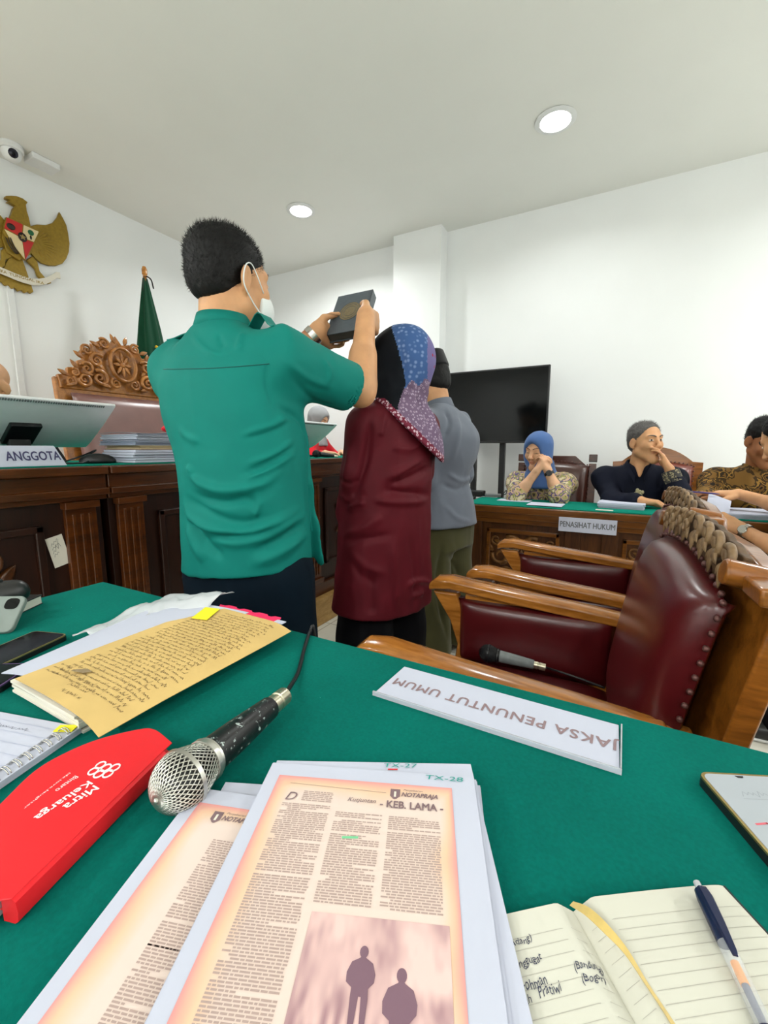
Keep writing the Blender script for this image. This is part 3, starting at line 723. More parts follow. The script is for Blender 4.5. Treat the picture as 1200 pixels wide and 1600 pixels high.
# presiding judge's tall carved chair behind the bench, facing +x
def judge_chair():
    o = vec(-2.62, 1.78, .17); R = rotz(-PI / 2); T = thing('judge_chair', 'tall carved judge chair with dusty leather back behind the bench', 'chair', o)
    g_ = lambda: G().at(o, R); xx = vec(1, 0, 0); up = nrm(vec(0, -.12, 1)); fw = np.cross(xx, up) * -1; fw = nrm(vec(0, 1, .12)); b0 = vec(0, -.22, .48)
    obj('seat', pillow(g_(), np.eye(3), (0, -.25, .42), .6, .5, .07), M['leather_tan'], T, smooth=True)
    obj('seat_frame', g_().bb((-.36, -.26, .34), (.36, .26, .42)), M['wood_carved'], T, bevel=.006)
    for sx in (-1, 1):
        for y in (-.22, .22): obj('leg', g_().bb((sx * .31 - .03, y - .03, 0), (sx * .31 + .03, y + .03, .34)), M['wood_carved'], T, bevel=.005)
        obj('arm', g_().bb((sx * .35 - .035, -.22, .64), (sx * .35 + .035, .26, .68)).bb((sx * .35 - .025, .19, .4), (sx * .35 + .025, .24, .64)), M['wood_carved'], T, bevel=.006)
    hw = .40
    obj('back_frame', g_().prism([(-hw, -.05), (hw, -.05), (hw, .90), (hw - .1, .87), (-hw + .1, .87), (-hw, .90)], .04, b0 - fw * .03, xx, up), M['wood_carved'], T, bevel=.008)
    obj('backrest', pillow(g_(), np.array([-xx, up, fw]).T, b0 + fw * .012, hw * 2 - .12, .80, .06, arch=-.0), M['leather_tan'], T, smooth=True)
    base = b0 + up * .86; out = []
    prof = [(.38, 0), (.385, .05), (.33, .06), (.325, .10), (.27, .11), (.262, .15), (.225, .165), (.235, .215), (.205, .245), (.165, .235), (.15, .275), (.09, .315), (.035, .30), (0, .355)]
    out = [(x, y) for x, y in prof] + [(-x, y) for x, y in prof[::-1][1:]]
    obj('crest_board', g_().prism([(-.38, -.03)] + [(.38, -.03)] + out, .03, base - fw * .02, xx, up), M['wood_carved'], T, bevel=.006)
    g = g_(); c = base + fw * .012
    g.rings([[c + up * .155 + xx * (.078 + q) * math.cos(a) + up * (.105 + q) * math.sin(a) + fw * l for a in np.linspace(0, 2 * PI, 36, endpoint=False)] for q, l in ((.014, 0), (.012, .016), (0, .02), (-.008, .006))], cap=False)
    g.ball(c + up * .155, (.02, .012, .02), 10)
    for k in range(8):
        a = k * PI / 4; p = c + up * .155 + (xx * math.cos(a) + up * math.sin(a)) * .014; leaf(g, p, p + (xx * math.cos(a) * .05 + up * math.sin(a) * .075), .016, fw)
    for s in (-1, 1):
        X = xx * s
        for (u, v, r, a, h) in ((.155, .05, .05, 1, 1), (.25, .03, .045, 0, -1), (.33, .01, .03, 2, 1), (.16, .16, .045, 2.5, -1), (.225, .10, .04, .4, 1), (.06, .03, .035, 1, -1), (.21, .215, .036, -.6, 1), (.10, .275, .035, .8, 1), (.30, .065, .025, 1, 1)):
            scroll(g, c + X * u + up * v, X, up, r, 1.6, a, h, .2)
        for (u, v, a) in ((.03, .29, 1.2), (.12, .10, .8), (.20, .06, .3), (.28, .09, .9), (.10, .0, .2), (.34, .04, .5), (.17, .2, 1.3), (.24, .16, .6), (.13, .25, .4), (.30, .0, -.3)):
            p = c + X * u + up * v; leaf(g, p, p + (X * math.cos(a) + up * math.sin(a)) * .065, .017, fw)
    obj('crest_carving', g, M['wood_carved'], T, smooth=True)
    return T
judge_chair()
# ------------------------------------------------------------------ the green table in front of the camera
ZT = .77
TX0, TX1, TY0, TY1 = -1.15, 1.05, -.22, .595
t = thing('felt_table', 'long table covered in dark green felt along the front', 'table', ((TX0 + TX1) / 2, (TY0 + TY1) / 2, 0))
obj('felt_cover', G().bb((TX0, TY0, ZT - .006), (TX1, TY1, ZT)), M['felt'], t, bevel=.003)
obj('top', G().bb((TX0 + .004, TY0 + .004, ZT - .045), (TX1 - .004, TY1 - .004, ZT - .006)), M['wood_bench'], t, bevel=.003)
obj('front_panel', G().bb((TX0 + .06, TY1 - .05, .05), (TX1 - .06, TY1 - .025, ZT - .045)), M['wood_panel'], t, bevel=.003)
for x in (TX0 + .05, TX1 - .1):
    for y in (TY0 + .04, TY1 - .09): obj('leg', G().bb((x, y, 0), (x + .05, y + .05, ZT - .045)), M['wood_panel'], t, bevel=.003)

def tint_mat(name, rough=.75):
    q = NT(name); q.set(Roughness=rough, Specular_IOR_Level=.2); a = q.n('ShaderNodeVertexColor', layer_name='tint'); q.l(a, 0, q.b, 'Base Color'); return q.m
M['tint_paper'] = tint_mat('printed page'); M['tint_cloth'] = None
def lin(r, g, b): return np.array(srgb(r, g, b)[:3])
def strip(g, pts, w, n=(0, 0, 1)):
    """flat ink stroke"""
    P = np.asarray(pts, float); n = np.asarray(n, float)
    for a, b in zip(P[:-1], P[1:]):
        d = b - a; L = np.linalg.norm(d)
        if L < 1e-6: continue
        s = np.cross(n, d / L) * w / 2; e = d / L * w * .3
        g.raw([a - e - s, b + e - s, b + e + s, a - e + s], [(0, 1, 2, 3)])
def scribble(g, o, x, y, length, h, w, rnd, n=(0, 0, 1), step=.5):
    """a line of illegible handwriting: words of loops"""
    x = nrm(x); y = nrm(y); o = np.asarray(o, float); p = 0
    while p < length:
        wl = min(rnd.uniform(1.5, 5.5) * h, length - p)
        if wl < h * .5: break
        k = max(3, int(wl / (h * step))); P = []
        for i in range(k + 1):
            up = (i % 2) * (1.7 if rnd.random() < .18 else rnd.uniform(.5, .95)) - (.5 if rnd.random() < .1 else 0)
            P.append(o + x * (p + wl * i / k + rnd.uniform(-.15, .15) * h) + y * h * up)
        strip(g, P, w, n); p += wl + h * rnd.uniform(.7, 1.2)
class Flat:
    """a frame lying on the table: origin, x and y axes (y up the page)"""
    def __init__(s, o, ang, z): s.o = vec(o[0], o[1], z); s.x = vec(math.cos(ang), math.sin(ang), 0); s.y = vec(-math.sin(ang), math.cos(ang), 0)
    def p(s, u, v, h=0): return s.o + s.x * u + s.y * v + vec(0, 0, h)
def bundle(g, fl, w, h, th, n, rnd, jit=.0012):
    for i in range(n):
        a = th * i / n; b = th * (i + 1) / n - .0001; j = rnd.uniform(-jit, jit), rnd.uniform(-jit, jit)
        if i == n - 1: j = (0, 0)
        g.prism([(j[0], j[1]), (w + j[0], j[1]), (w + j[0], h + j[1]), (j[0], h + j[1])], b - a, fl.p(0, 0, a), fl.x, fl.y)

# -- printed newspaper copies fanned out in the middle
def news_print(fl, w, h, T, full, rnd):
    """the orange tinted newspaper scan on a page (page frame origin lower left)"""
    nx, ny = 44, 64; U, Vv = np.meshgrid(np.linspace(0, 1, nx), np.linspace(0, 1, ny), indexing='ij')
    m = .012; x0, x1, y0, y1 = m, w - .022, .012, h - .016
    P = np.array([[fl.p(x0 + (x1 - x0) * u, y0 + (y1 - y0) * v, .0003) for v in np.linspace(0, 1, ny)] for u in np.linspace(0, 1, nx)]).reshape(-1, 3)
    F = [(i * ny + j, (i + 1) * ny + j, (i + 1) * ny + j + 1, i * ny + j + 1) for i in range(nx - 1) for j in range(ny - 1)]
    nz = vnoise(np.stack([U.ravel() * 5, Vv.ravel() * 7, np.zeros(U.size)], 1))
    d = np.minimum(np.minimum(U * (x1 - x0), (1 - U) * (x1 - x0) * 1.5), np.minimum((1 - Vv) * (y1 - y0) * .9, Vv * (y1 - y0))).ravel() * (1 + .45 * nz)
    k = np.clip(d / .021, 0, 1)[:, None]
    c0, c1, c2 = lin(224, 150, 148), lin(228, 192, 160), lin(224, 204, 194)
    C = np.where(k < .4, c0 + (c1 - c0) * (k / .4), c1 + (c2 - c1) * ((k - .4) / .6))
    pg = obj('newspaper_print', (P, F), M['tint_paper'], T, smooth=True, col=C)
    g = G(); pw, ph = x1 - x0, y1 - y0
    def col(u0, u1, v1, v0, lh=.0020):
        v = v1
        while v > v0:
            u = u0 + (rnd.uniform(.003, .008) if rnd.random() < .12 else 0); end = u1 if rnd.random() > .14 else u0 + (u1 - u0) * rnd.uniform(.3, .9)
            while u < end - .001:
                q = min(rnd.uniform(.0018, .0068), end - u)
                for r in range(1): g.raw([fl.p(u, v, .0005), fl.p(u + q, v, .0005), fl.p(u + q, v + lh * .55, .0005), fl.p(u, v + lh * .55, .0005)], [(0, 1, 2, 3)])
                u += q + .0008
            v -= lh
            if rnd.random() < .035: v -= lh * .9
    a, b = x0 + .014, x1 - .012; top = y1 - .012
    if full:
        cw = (b - a) / 3
        col(a + .016, a + cw - .003, top - .006, top - .018); col(a, a + cw - .003, top - .021, .02)
        col(a + cw + .003, a + 2 * cw - .003, top - .026, top - .102); col(a + 2 * cw + .003, b, top - .026, top - .102)
    else:
        col(a + .02, a + .075, top - .022, top - .10); col(a + .02, a + .05, top - .10, top - .2)
    obj('newsprint_text', g, M['ink_print'], pg)
    g = G(); L = .0006
    sx = a + (2 * (b - a) / 3 + .002 if full else .006); sy = top - .006
    sh = [(0, .011), (0, .003), (.003, 0), (.0045, -.0005), (.006, 0), (.009, .003), (.009, .011)]
    g.prism(sh, .0002, fl.p(sx, sy, L), fl.x, fl.y)
    put_text(g, 'NOTAPRAJA', fl.p(sx + .0105, sy + .0015, L), fl.x, fl.y, .033, .0062, fat=.03, shear=.3)
    put_text(g, 'Penjebaran', fl.p(sx + .012, sy + .009, L), fl.x, fl.y, .018, .0026, shear=.3)
    if full:
        put_text(g, '- KEB. LAMA -', fl.p(sx - .008, sy - .0105, L), fl.x, fl.y, .056, .0075, fat=.03)
        put_text(g, 'Kutjuntan', fl.p(sx - .038, sy - .0085, L), fl.x, fl.y, .026, .006, shear=.35)
        put_text(g, 'D', fl.p(a + .001, top - .017, L), fl.x, fl.y, .010, .009, shear=.3)
        strip(g, [fl.p(a, top + .003, L), fl.p(sx - .004, top + .0, L)], .0003)
    obj('headline', g, M['ink_head'], pg)
    g = G(); g.prism([(.0035, .002), (.0055, .002), (.0055, .008), (.0035, .008)], .0002, fl.p(sx, sy, L + .0002), fl.x, fl.y); obj('crest_emblem', g, M['paper_warm'], pg)
    if full:
        g = G(); strip(g, [fl.p(a + (b - a) / 3 + .014, top - .0495, L), fl.p(a + (b - a) / 3 + .026, top - .0485, L)], .0022); obj('highlight', g, plain('green highlighter', srgb(120, 200, 150), .7), pg)
        # halftone picture at the lower right
        q0, q1, r0, r1 = a + (b - a) / 3 + .004, b + .004, .05, top - .108
        nx, ny = 70, 70
        P = np.array([[fl.p(q0 + (q1 - q0) * u, r0 + (r1 - r0) * v, .0006) for v in np.linspace(0, 1, ny)] for u in np.linspace(0, 1, nx)]).reshape(-1, 3)
        F = [(i * ny + j, (i + 1) * ny + j, (i + 1) * ny + j + 1, i * ny + j + 1) for i in range(nx - 1) for j in range(ny - 1)]
        U, Vv = [x.ravel() for x in np.meshgrid(np.linspace(0, 1, nx), np.linspace(0, 1, ny), indexing='ij')]
        n1 = vnoise(np.stack([U * 5, Vv * 4, 0 * U + 3], 1)) + .6 * vnoise(np.stack([U * 13, Vv * 9, 0 * U + 9], 1)) + .4 * vnoise(np.stack([U * 30, Vv * 12, 0 * U + 5], 1))
        n2 = vnoise(np.stack([U * 26, Vv * 7, 0 * U + 2], 1)); k = np.clip(.74 + .34 * n1 - .42 * np.exp(-((Vv - .42) / .16) ** 2) * (.55 + n2), 0, 1)[:, None]
        C = lin(132, 92, 108) + (lin(232, 196, 190) - lin(132, 92, 108)) * k
        ph = obj('press_photo', (P, F), M['tint_paper'], pg, smooth=True, col=C)
        g = G(); W_, H_ = q1 - q0, r1 - r0
        def sil(pts, u, v, s): g.prism([(x * s, y * s) for x, y in pts], .0001, fl.p(q0 + u * W_, r0 + v * H_, .0008), fl.x, fl.y)
        man = [(-.11, 0), (-.04, 0), (-.01, .42), (.03, .42), (.05, 0), (.12, 0), (.13, .40), (.12, .52), (.20, .60), (.21, .70), (.16, .84), (.05, .90)] + [(.068 * math.cos(q), .985 + .085 * math.sin(q)) for q in np.linspace(-1.0, PI + 1.0, 14)] + [(-.05, .90), (-.17, .84), (-.23, .70), (-.22, .58), (-.13, .52), (-.13, .40)]
        sil(man, .42, .40, .040); sil(man, .68, .24, .046)
        obj('silhouette', g, plain('dark halftone', srgb(124, 94, 108), .8), ph)
        g = G(); g.prism([(0, 0), (.036, -.001), (.038, .026), (.004, .028)], .0001, fl.p(q0 + .24 * W_, r0 + .10 * H_, .001), fl.x, fl.y); obj('placard', g, plain('pale placard', srgb(226, 204, 214), .8), ph)
        g = G()
        for u, v, q in ((.006, .004, .008), (.018, .014, .007), (.027, .004, .007)): g.prism([(u, v), (u + q, v), (u + q, v + q * 1.2), (u, v + q * 1.2)], .0001, fl.p(q0 + .24 * W_, r0 + .10 * H_, .0012), fl.x, fl.y)
        obj('placard_mark', g, plain('faded red print', srgb(206, 130, 150), .8), ph)
A0 = math.atan2(.078, .186); PWD, PHT = .2015, .286
def page_frame(tl, ang, z): return Flat(np.asarray(tl) + PHT * vec(math.sin(ang), -math.cos(ang), 0)[:2], ang, z)
rnd = random.Random(5)
pages = [  # top left corner, angle, bottom height, thickness
    ((-.300, .277), A0 - .17, 'white stapled copies lying lowest, their right margin showing beside the open notebook', (-.282, .300), A0 - .02, .0, .006),
    ]
def doc(label, tl, ang, z, th, n, pr=None, tab=None):
    fl = page_frame(tl, ang, ZT + z); T = thing('document_page', label, 'document', fl.p(PWD / 2, PHT / 2), 'newspaper copies on the table')
    g = G(); bundle(g, fl, PWD, PHT, th, n, rnd); obj('sheets', g, M['paper'], T)
    top = Flat(fl.o[:2], ang, ZT + z + th)
    if pr is not None: news_print(top, PWD, PHT, T, pr, random.Random(3 if pr else 8))
    if tab:
        g = G(); put_text(g, tab[0], top.p(tab[1], PHT - .0078, .0006), top.x, top.y, tab[2], .0056, shear=.1); obj('tab_lettering', g, M['ink_teal'], T)
        if tab[0].endswith('27'): g = G(); g.prism([(0, 0), (.010, 0), (.010, .0015), (0, .0015)], .0002, top.p(tab[1] + .004, PHT - .011, .0006), top.x, top.y); obj('red_mark', g, M['red_card'], T)
    return T
Z0 = .0005
q1, q2 = onz(750, 1232, ZT + .004), onz(789, 1600, ZT + .004); ud = nrm((q1 - q2)[:2]); al = math.atan2(-ud[0], ud[1])
doc('lowest white copies of the fanned stack, right edge beside the notebook', q1[:2] - PWD * np.array([math.cos(al), math.sin(al)]), al, Z0, .007, 5)
doc('white copies under the left newspaper page, corner showing above it', (-.322, .262), A0 + .02, Z0 + .0075, .003, 2)
doc('left newspaper copy half covered, beside the microphone head', (-.3365, .2415), A0 - .07, Z0 + .011, .003, 2, False)
doc('white page with the teal handwritten mark TX-27 at its top edge', (-.292, .3035), A0 + .075, Z0 + .0145, .0022, 2, None, ('TX-27', .112, .034))
doc('white page peeking out between the TX-27 page and the top copy', (-.2865, .2965), A0 + .0, Z0 + .017, .002, 2)
doc('topmost newspaper copy headed KEB. LAMA with the teal mark TX-28', (-.2885, .2945), A0, Z0 + .0195, .0025, 2, True, ('TX-28', .155, .036))

# -- acrylic name plate lying face up, lettering turned towards the far side
fl = Flat((-.276, .4815), -.012, ZT + .0005); W_, H_ = .300, .0845
t = thing('name_plate', 'white acrylic plate lettered JAKSA PENUNTUT UMUM lying on the green felt', 'sign', fl.p(W_ / 2, H_ / 2))
g = G(); g.prism([(0, 0), (W_, 0), (W_ - .002, H_), (.004, H_)], .0035, fl.p(0, 0), fl.x, fl.y); obj('plate', g, M['paper'], t, bevel=.0006)
g = G(); g.prism([(-.002, -.003), (W_ + .002, -.003), (W_ + .002, -.0005), (-.002, -.0005)], .006, fl.p(0, 0), fl.x, fl.y).prism([(W_ + .0002, 0), (W_ + .0018, 0), (W_ + .0018, H_), (W_ + .0002, H_)], .006, fl.p(0, 0), fl.x, fl.y)
obj('acrylic_edge', g, M['acrylic'], t)
g = G(); put_text(g, 'JAKSA PENUNTUT UMUM', fl.p(W_ - .001, H_ * .63, .0037), -fl.x, -fl.y, W_ - .012, .0225, spacing=1.12, fat=.018); obj('lettering', g, M['sign_grey'], t)

# -- dynamic microphone in front
def microphone(label, a, b, head_r, bodym, cable, chipped, wire=None):
    wire = wire or M['wire']
    """a head centre, b tail end of the handle"""
    a = np.asarray(a, float); b = np.asarray(b, float); ax = nrm(b - a); L = np.linalg.norm(b - a); T = thing('microphone', label, 'microphone', (a + b) / 2 - vec(0, 0, head_r))
    u = nrm(np.cross(ax, (0, 0, 1))); w = np.cross(ax, u); r = head_r
    def sp(t, ph, k=1.0):  # grille profile
        if t < .62: al = PI / 2 * (t / .62); rr = r * math.sin(al); zz = -r * math.cos(al) * 1.04
        else: q = (t - .62) / .38; rr = r * (1 - .30 * q ** 1.3); zz = r * 1.0 * q
        return a + ax * zz + k * rr * (math.cos(ph) * u + math.sin(ph) * w)
    obj('grille_core', G().rings([[sp(t, ph, .955) for ph in np.linspace(0, 2 * PI, 28, endpoint=False)] for t in np.linspace(.02, 1, 16)]), M['black_plastic'], T, smooth=True)
    g = G(); N = 34
    for s in (1, -1):
        for k in range(N): g.tube([sp(t, 2 * PI * k / N + s * 1.9 * t, 1.0) for t in np.linspace(.012, 1, 22)], r * .026, 4)
    g.ball(a - ax * r * 1.035, r * .10, 10); obj('wire_mesh', g, wire, T, smooth=True)
    g = G(); g.lathe([(r * .93, .0), (r * 1.05, .0), (r * 1.06, r * .16), (r * .98, r * .2), (r * .93, 0)], a - ax * 0.002, ax, 36); obj('ring', g, wire, T, smooth='auto')
    g = G(); q = r * .92; g.lathe([(r * .70, q), (r * .80, q + .001), (r * .80, q + r * .22), (r * .73, q + r * .28), (r * .74, q + r * .36), (r * .66, q + r * .40)], a, ax, 32); obj('collar', g, wire, T, smooth='auto')
    s0 = q + r * .38
    obj('handle', G().lathe([(.01, s0), (r * .68, s0), (r * .64, s0 + (L - s0) * .3), (r * .50, L - .020), (r * .47, L - .018), (.004, L - .018)], a, ax, 28), bodym, T, smooth='auto')
    obj('connector', G().lathe([(.002, L - .020), (r * .40, L - .020), (r * .42, L - .008), (r * .36, L - .007), (r * .36, L - .004), (r * .42, L - .003), (r * .40, L + .012), (.002, L + .012)], a, ax, 24), M['conn'], T, smooth='auto')
    if cable is not None: obj('cable', G().tube(smooth_path([b + ax * .010] + cable, 8), .0032, 8), M['black_plastic'], T, smooth=True)
    return T
M['wire'] = plain('silver wire', srgb(198, 196, 188), .3, .9, var=.06)
M['conn'] = plain('nickel connector', srgb(188, 182, 160), .3, .9, var=.05)
def chipped():
    q = NT('scuffed black paint'); q.set(Roughness=.35); mp = q.coord(); n = q.noise(mp, 130, 5, .7); r = q.ramp(n, 0, [(.60, srgb(20, 20, 22)), (.63, srgb(176, 190, 186))]); q.l(r, 0, q.b, 'Base Color'); return q.m
M['mic_black'] = chipped(); M['mic_grey'] = plain('worn grey paint', srgb(118, 124, 124), .5, var=.2, scale=50)
hd = onz(285, 1218, ZT + .0275); tl = onz(436, 1094, ZT + .021)
microphone('black handled silver mesh microphone lying in the front on green felt', hd, tl, .0275, M['mic_black'],
           [onz(452, 1075, ZT + .012), onz(466, 1050, ZT + .004), onz(475, 1015, ZT + .0034), onz(484, 988, ZT + .0034), vec(-.478, .607, ZT - .004), vec(-.477, .612, ZT - .2), vec(-.47, .63, .3)], True)

# -- kraft dossier with white papers, plastic sleeve, dividers and notes
t = thing('document_stack', 'stack of white dossier papers with a pink divider under the kraft letter', 'papers', (-.62, .4, ZT))
g = G(); r2 = random.Random(2)
for i in range(7): fl = Flat((-.715 + r2.uniform(-.004, .004), .240 + r2.uniform(-.004, .004)), r2.uniform(-.012, .012) , ZT + .0005 + i * .0034); g.prism([(0, 0), (.168, 0), (.168, .306), (0, .306)], .0033, fl.p(0, 0), fl.x, fl.y)
obj('inner_sheets', g, M['paper_warm'], t)
q0, q1 = onz(2, 1053, ZT + .022), onz(262, 940, ZT + .026); wl = np.linalg.norm((q1 - q0)[:2]); fl = Flat(q0[:2], math.atan2((q1 - q0)[1], (q1 - q0)[0]) - PI / 2, ZT + .0235)
def wsh(u, v): return fl.p((.10 + .10 * v) * u, wl * v, .002 + .004 * math.sin(PI * u) - .002 * (1 - u) ** 2 + .003 * v)
g = G().sheet(wsh, 14, 14, .0014); obj('white_cover', g, M['paper'], t, smooth='auto')
P = [onz(345, 944, ZT + .028), onz(437, 966, ZT + .028), onz(432, 985, ZT + .026), onz(330, 965, ZT + .026)]
def pk(u, v): return (1 - v) * ((1 - u) * P[3] + u * P[2]) + v * ((1 - u) * P[0] + u * P[1]) + vec(0, (.004 if int(u * 11) % 3 else -.001) * (v > .9), 0)
obj('pink_divider', G().sheet(pk, 24, 6, .0012), M['pink'], t, label='torn hot pink divider')
q = onz(437, 972, ZT + .027); obj('index_tab', G().box(q, (.02, .012, .0015)), M['paper'], t)
fl = Flat((-.700, .238), -.02, ZT + .0305); KW, KH = .208, .318
T2 = thing('kraft_letter', 'tan kraft letter covered in handwriting lying on the dossier', 'letter', fl.p(KW / 2, KH / 2), )
def kz(u, v): return .0006 + .0035 * (1 - v) * math.sin(PI * u) - .009 * max(0, .25 - v) * u + .004 * max(0, v - .8) * u - .010 * max(0, (u - .75) / .25) ** 2
g = G().sheet(lambda u, v: fl.p(KW * u, KH * v, kz(u, v)), 20, 26, .0009); obj('sheet', g, M['kraft'], T2, smooth='auto')
g = G(); r3 = random.Random(9)
for i in range(34):
    v = .94 - i * .0262; u0 = .30 if i < 3 else .12 + r3.uniform(0, .02); 
    if i in (15, 24): u0 = .2
    if v < .10: break
    a = fl.p(KW * u0, KH * v, kz(u0, v) + .0007); scribble(g, a, fl.x, fl.y, KW * (r3.uniform(.86, .95) - u0), .0032, .00055, r3)
for i in range(3): scribble(g, fl.p(KW * .05, KH * (.16 - i * .03), kz(.05, .1) + .0009), fl.x, fl.y, KW * .16, .003, .0005, r3)
for i in range(3): scribble(g, fl.p(KW * (.38 + .03 * i), KH * (.12 - i * .035), kz(.4, .1) + .0009), fl.x, fl.y, KW * .2, .0042, .0006, r3)
for i, p in enumerate(g.v):
    r = np.array(p) - fl.o; u, v = min(1, max(0, r @ fl.x / KW)), min(1, max(0, r @ fl.y / KH)); g.v[i] = (p[0], p[1], fl.o[2] + kz(u, v) + .0007)
obj('handwriting', g, M['ink_brown'], T2)
g = G(); o = fl.p(KW * .26, KH * .135, .006); g.prism([(0, 0), (.022, .006), (.028, .014), (.014, .015), (.003, .007)], .0002, o, fl.x, fl.y); obj('seal_stamp', g, plain('faded grey stamp', srgb(140, 122, 92), .8), T2)
q0 = onz(299, 966, ZT + .0335); q1 = onz(321, 949, ZT + .0335); q2 = onz(344, 953, ZT + .0335); q3 = onz(323, 969, ZT + .0335)
tag(obj('sticky_note', G().prism([(0, 0), (1, 0), (1, 1), (0, 1)], .0006, q0, q3 - q0, q1 - q0), M['yellow']), 'yellow sticky note on the top corner of the kraft letter', 'sticky note')
q = onz(103, 1138, ZT + .010); tag(obj('sticky_note', G().box(q, (.022, .012, .001), rotz(.5)), M['yellow']), 'small yellow sticky tab under the lower corner of the kraft letter', 'sticky note')
# clear plastic sleeve crumpled behind the white papers
t = None
def bag(u, v):
    a = onz(112, 998, ZT + .004); b = onz(262, 936, ZT + .014); c = onz(364, 941, ZT + .026); e = onz(318, 962, ZT + .018); d0 = onz(150, 1000, ZT + .016)
    top = a + (b - a) * min(1, u * 1.6) if u < .625 else b + (c - b) * (u - .625) / .375
    bot = d0 + (e - d0) * u
    p = top * (1 - v) + bot * v
    n = vnoise(np.array([[u * 9, v * 4, 1.0]]))[0] + .5 * vnoise(np.array([[u * 22, v * 9, 4.0]]))[0]
    return p + vec(0, .006 * n, .016 * math.sin(PI * (1 - v) * .8) * (.5 + u) + .006 * n)
pm = NT('clear plastic film'); pm.set(Roughness=.25, Transmission_Weight=.25, IOR=1.15, Alpha=.72); pm.b.inputs['Base Color'].default_value = srgb(236, 239, 243)
tag(obj('plastic_sleeve', G().sheet(bag, 40, 14, .0006), pm.m, smooth=True), 'crumpled clear plastic sleeve behind the white dossier papers', 'plastic sleeve')

# -- phones, pouch and bag at the left end of the table
def phone(label, fl, w, h, th, frame_m, screen_m, content=None, back=None):
    T = thing('smartphone', label, 'phone', fl.p(w / 2, h / 2))
    def rr(x0, y0, x1, y1, r, n=5): return [(cx + r * math.cos(a), cy + r * math.sin(a)) for cx, cy, s in ((x1 - r, y1 - r, 0), (x0 + r, y1 - r, 1), (x0 + r, y0 + r, 2), (x1 - r, y0 + r, 3)) for a in np.linspace(s * PI / 2, s * PI / 2 + PI / 2, n)]
    obj('case', G().prism(rr(0, 0, w, h, .009), th * .8, fl.p(0, 0, 0), fl.x, fl.y), back or M['black_plastic'], T, smooth='auto')
    obj('metal_frame', G().prism(rr(.0004, .0004, w - .0004, h - .0004, .009), th * .2, fl.p(0, 0, th * .8), fl.x, fl.y), frame_m, T, smooth='auto')
    S = obj('screen', G().prism(rr(.003, .003, w - .003, h - .003, .007), .0004, fl.p(0, 0, th), fl.x, fl.y), screen_m, T, smooth='auto')
    return T, S
c = np.array([.093, .504]); ang = math.radians(24)
fl = Flat(c + .158 * vec(math.sin(ang), -math.cos(ang), 0)[:2], ang, ZT + .0005)
M['lcd'] = emit('lit grey screen', srgb(160, 166, 172), .12)
T, S = phone('gold framed smartphone with a pale grey lit screen on the felt', fl, .076, .158, .0105, M['gold'], M['lcd'])
g = G(); g.prism([(.034, .1535), (.042, .1535), (.0405, .151), (.0355, .151)], .0003, fl.p(0, 0, .0110), fl.x, fl.y); obj('camera_notch', g, M['black_plastic'], T)
g = G(); scribble(g, fl.p(.024, .129, .0110), fl.x, fl.y, .026, .0045, .0007, r3); strip(g, [fl.p(.022, .124, .0111), fl.p(.055, .124, .0111)], .0004); obj('screen_text', g, plain('grey screen text', srgb(150, 156, 164), .5), S)
g = G(); strip(g, [fl.p(.012, .095, .0111), fl.p(.022, .0965, .0111), fl.p(.032, .094, .0111), fl.p(.045, .0965, .0111)], .002); obj('screen_mark', g, plain('red screen mark', srgb(216, 96, 110), .5), S)
a, b = onz(108, 996, ZT + .009), onz(62, 992, ZT + .009)
ang = math.atan2((onz(108, 996, ZT + .009) - onz(0, 1047, ZT + .009))[1], (onz(108, 996, ZT + .009) - onz(0, 1047, ZT + .009))[0])
fl = Flat(onz(108, 999, ZT)[:2] - .155 * vec(math.cos(ang), math.sin(ang), 0)[:2], ang - PI / 2 + PI / 2, ZT + .0005)
phone('dark smartphone with a gold rim left of the white papers', fl, .155, .074, .010, M['gold'], M['black_gloss'])
q = onz(24, 1068, ZT); fl = Flat(q[:2] - .15 * vec(math.cos(.55), math.sin(.55), 0)[:2] - .030 * vec(-math.sin(.55), math.cos(.55), 0)[:2], .55, ZT + .0005); phone('black smartphone half under the tip of the white papers', fl, .15, .072, .010, plain('purple rim', srgb(96, 70, 120), .4), M['black_gloss'])
# grey phone tilted up against the black pouch
t = thing('smartphone', 'grey cased smartphone leaning tilted at the far left of the table', 'phone', onz(10, 985, ZT))
a = onz(16, 988, ZT + .004); up = nrm(vec(-.30, .45, .55)); xx = nrm(vec(-.85, -.5, .1)); xx = nrm(xx - up * (xx @ up))
o = a - up * .0
mg = plain('grey silicone case', srgb(122, 132, 126), .5, var=.05)
def rr(x0, y0, x1, y1, r, n=6): return [(cx + r * math.cos(q), cy + r * math.sin(q)) for cx, cy, s in ((x1 - r, y1 - r, 0), (x0 + r, y1 - r, 1), (x0 + r, y0 + r, 2), (x1 - r, y0 + r, 3)) for q in np.linspace(s * PI / 2, s * PI / 2 + PI / 2, n)]
obj('case', G().prism(rr(0, 0, .15, .074, .012), .010, o, xx, up), mg, t, bevel=.0025)
obj('camera_window', G().prism(rr(.008, .046, .032, .068, .008), .0008, o + np.cross(xx, up) * .0100, xx, up).prism(rr(.008, .046, .032, .068, .008), .0008, o - np.cross(xx, up) * .0008, xx, up), M['black_gloss'], t)
t = thing('notebook', 'small closed black notebook with cream page edges beside the grey phone', 'notebook', onz(50, 945, ZT))
c0, c1 = onz(33, 959, ZT), onz(67, 943, ZT); nl = float(np.linalg.norm(c1 - c0))
fl = Flat(c0[:2], math.atan2((c1 - c0)[1], (c1 - c0)[0]), ZT + .0005)
obj('pages', G().prism([(.0, 0), (nl - .003, 0), (nl - .003, .05), (.0, .05)], .016, fl.p(0, .0, .002), fl.x, fl.y), M['paper_cream'], t)
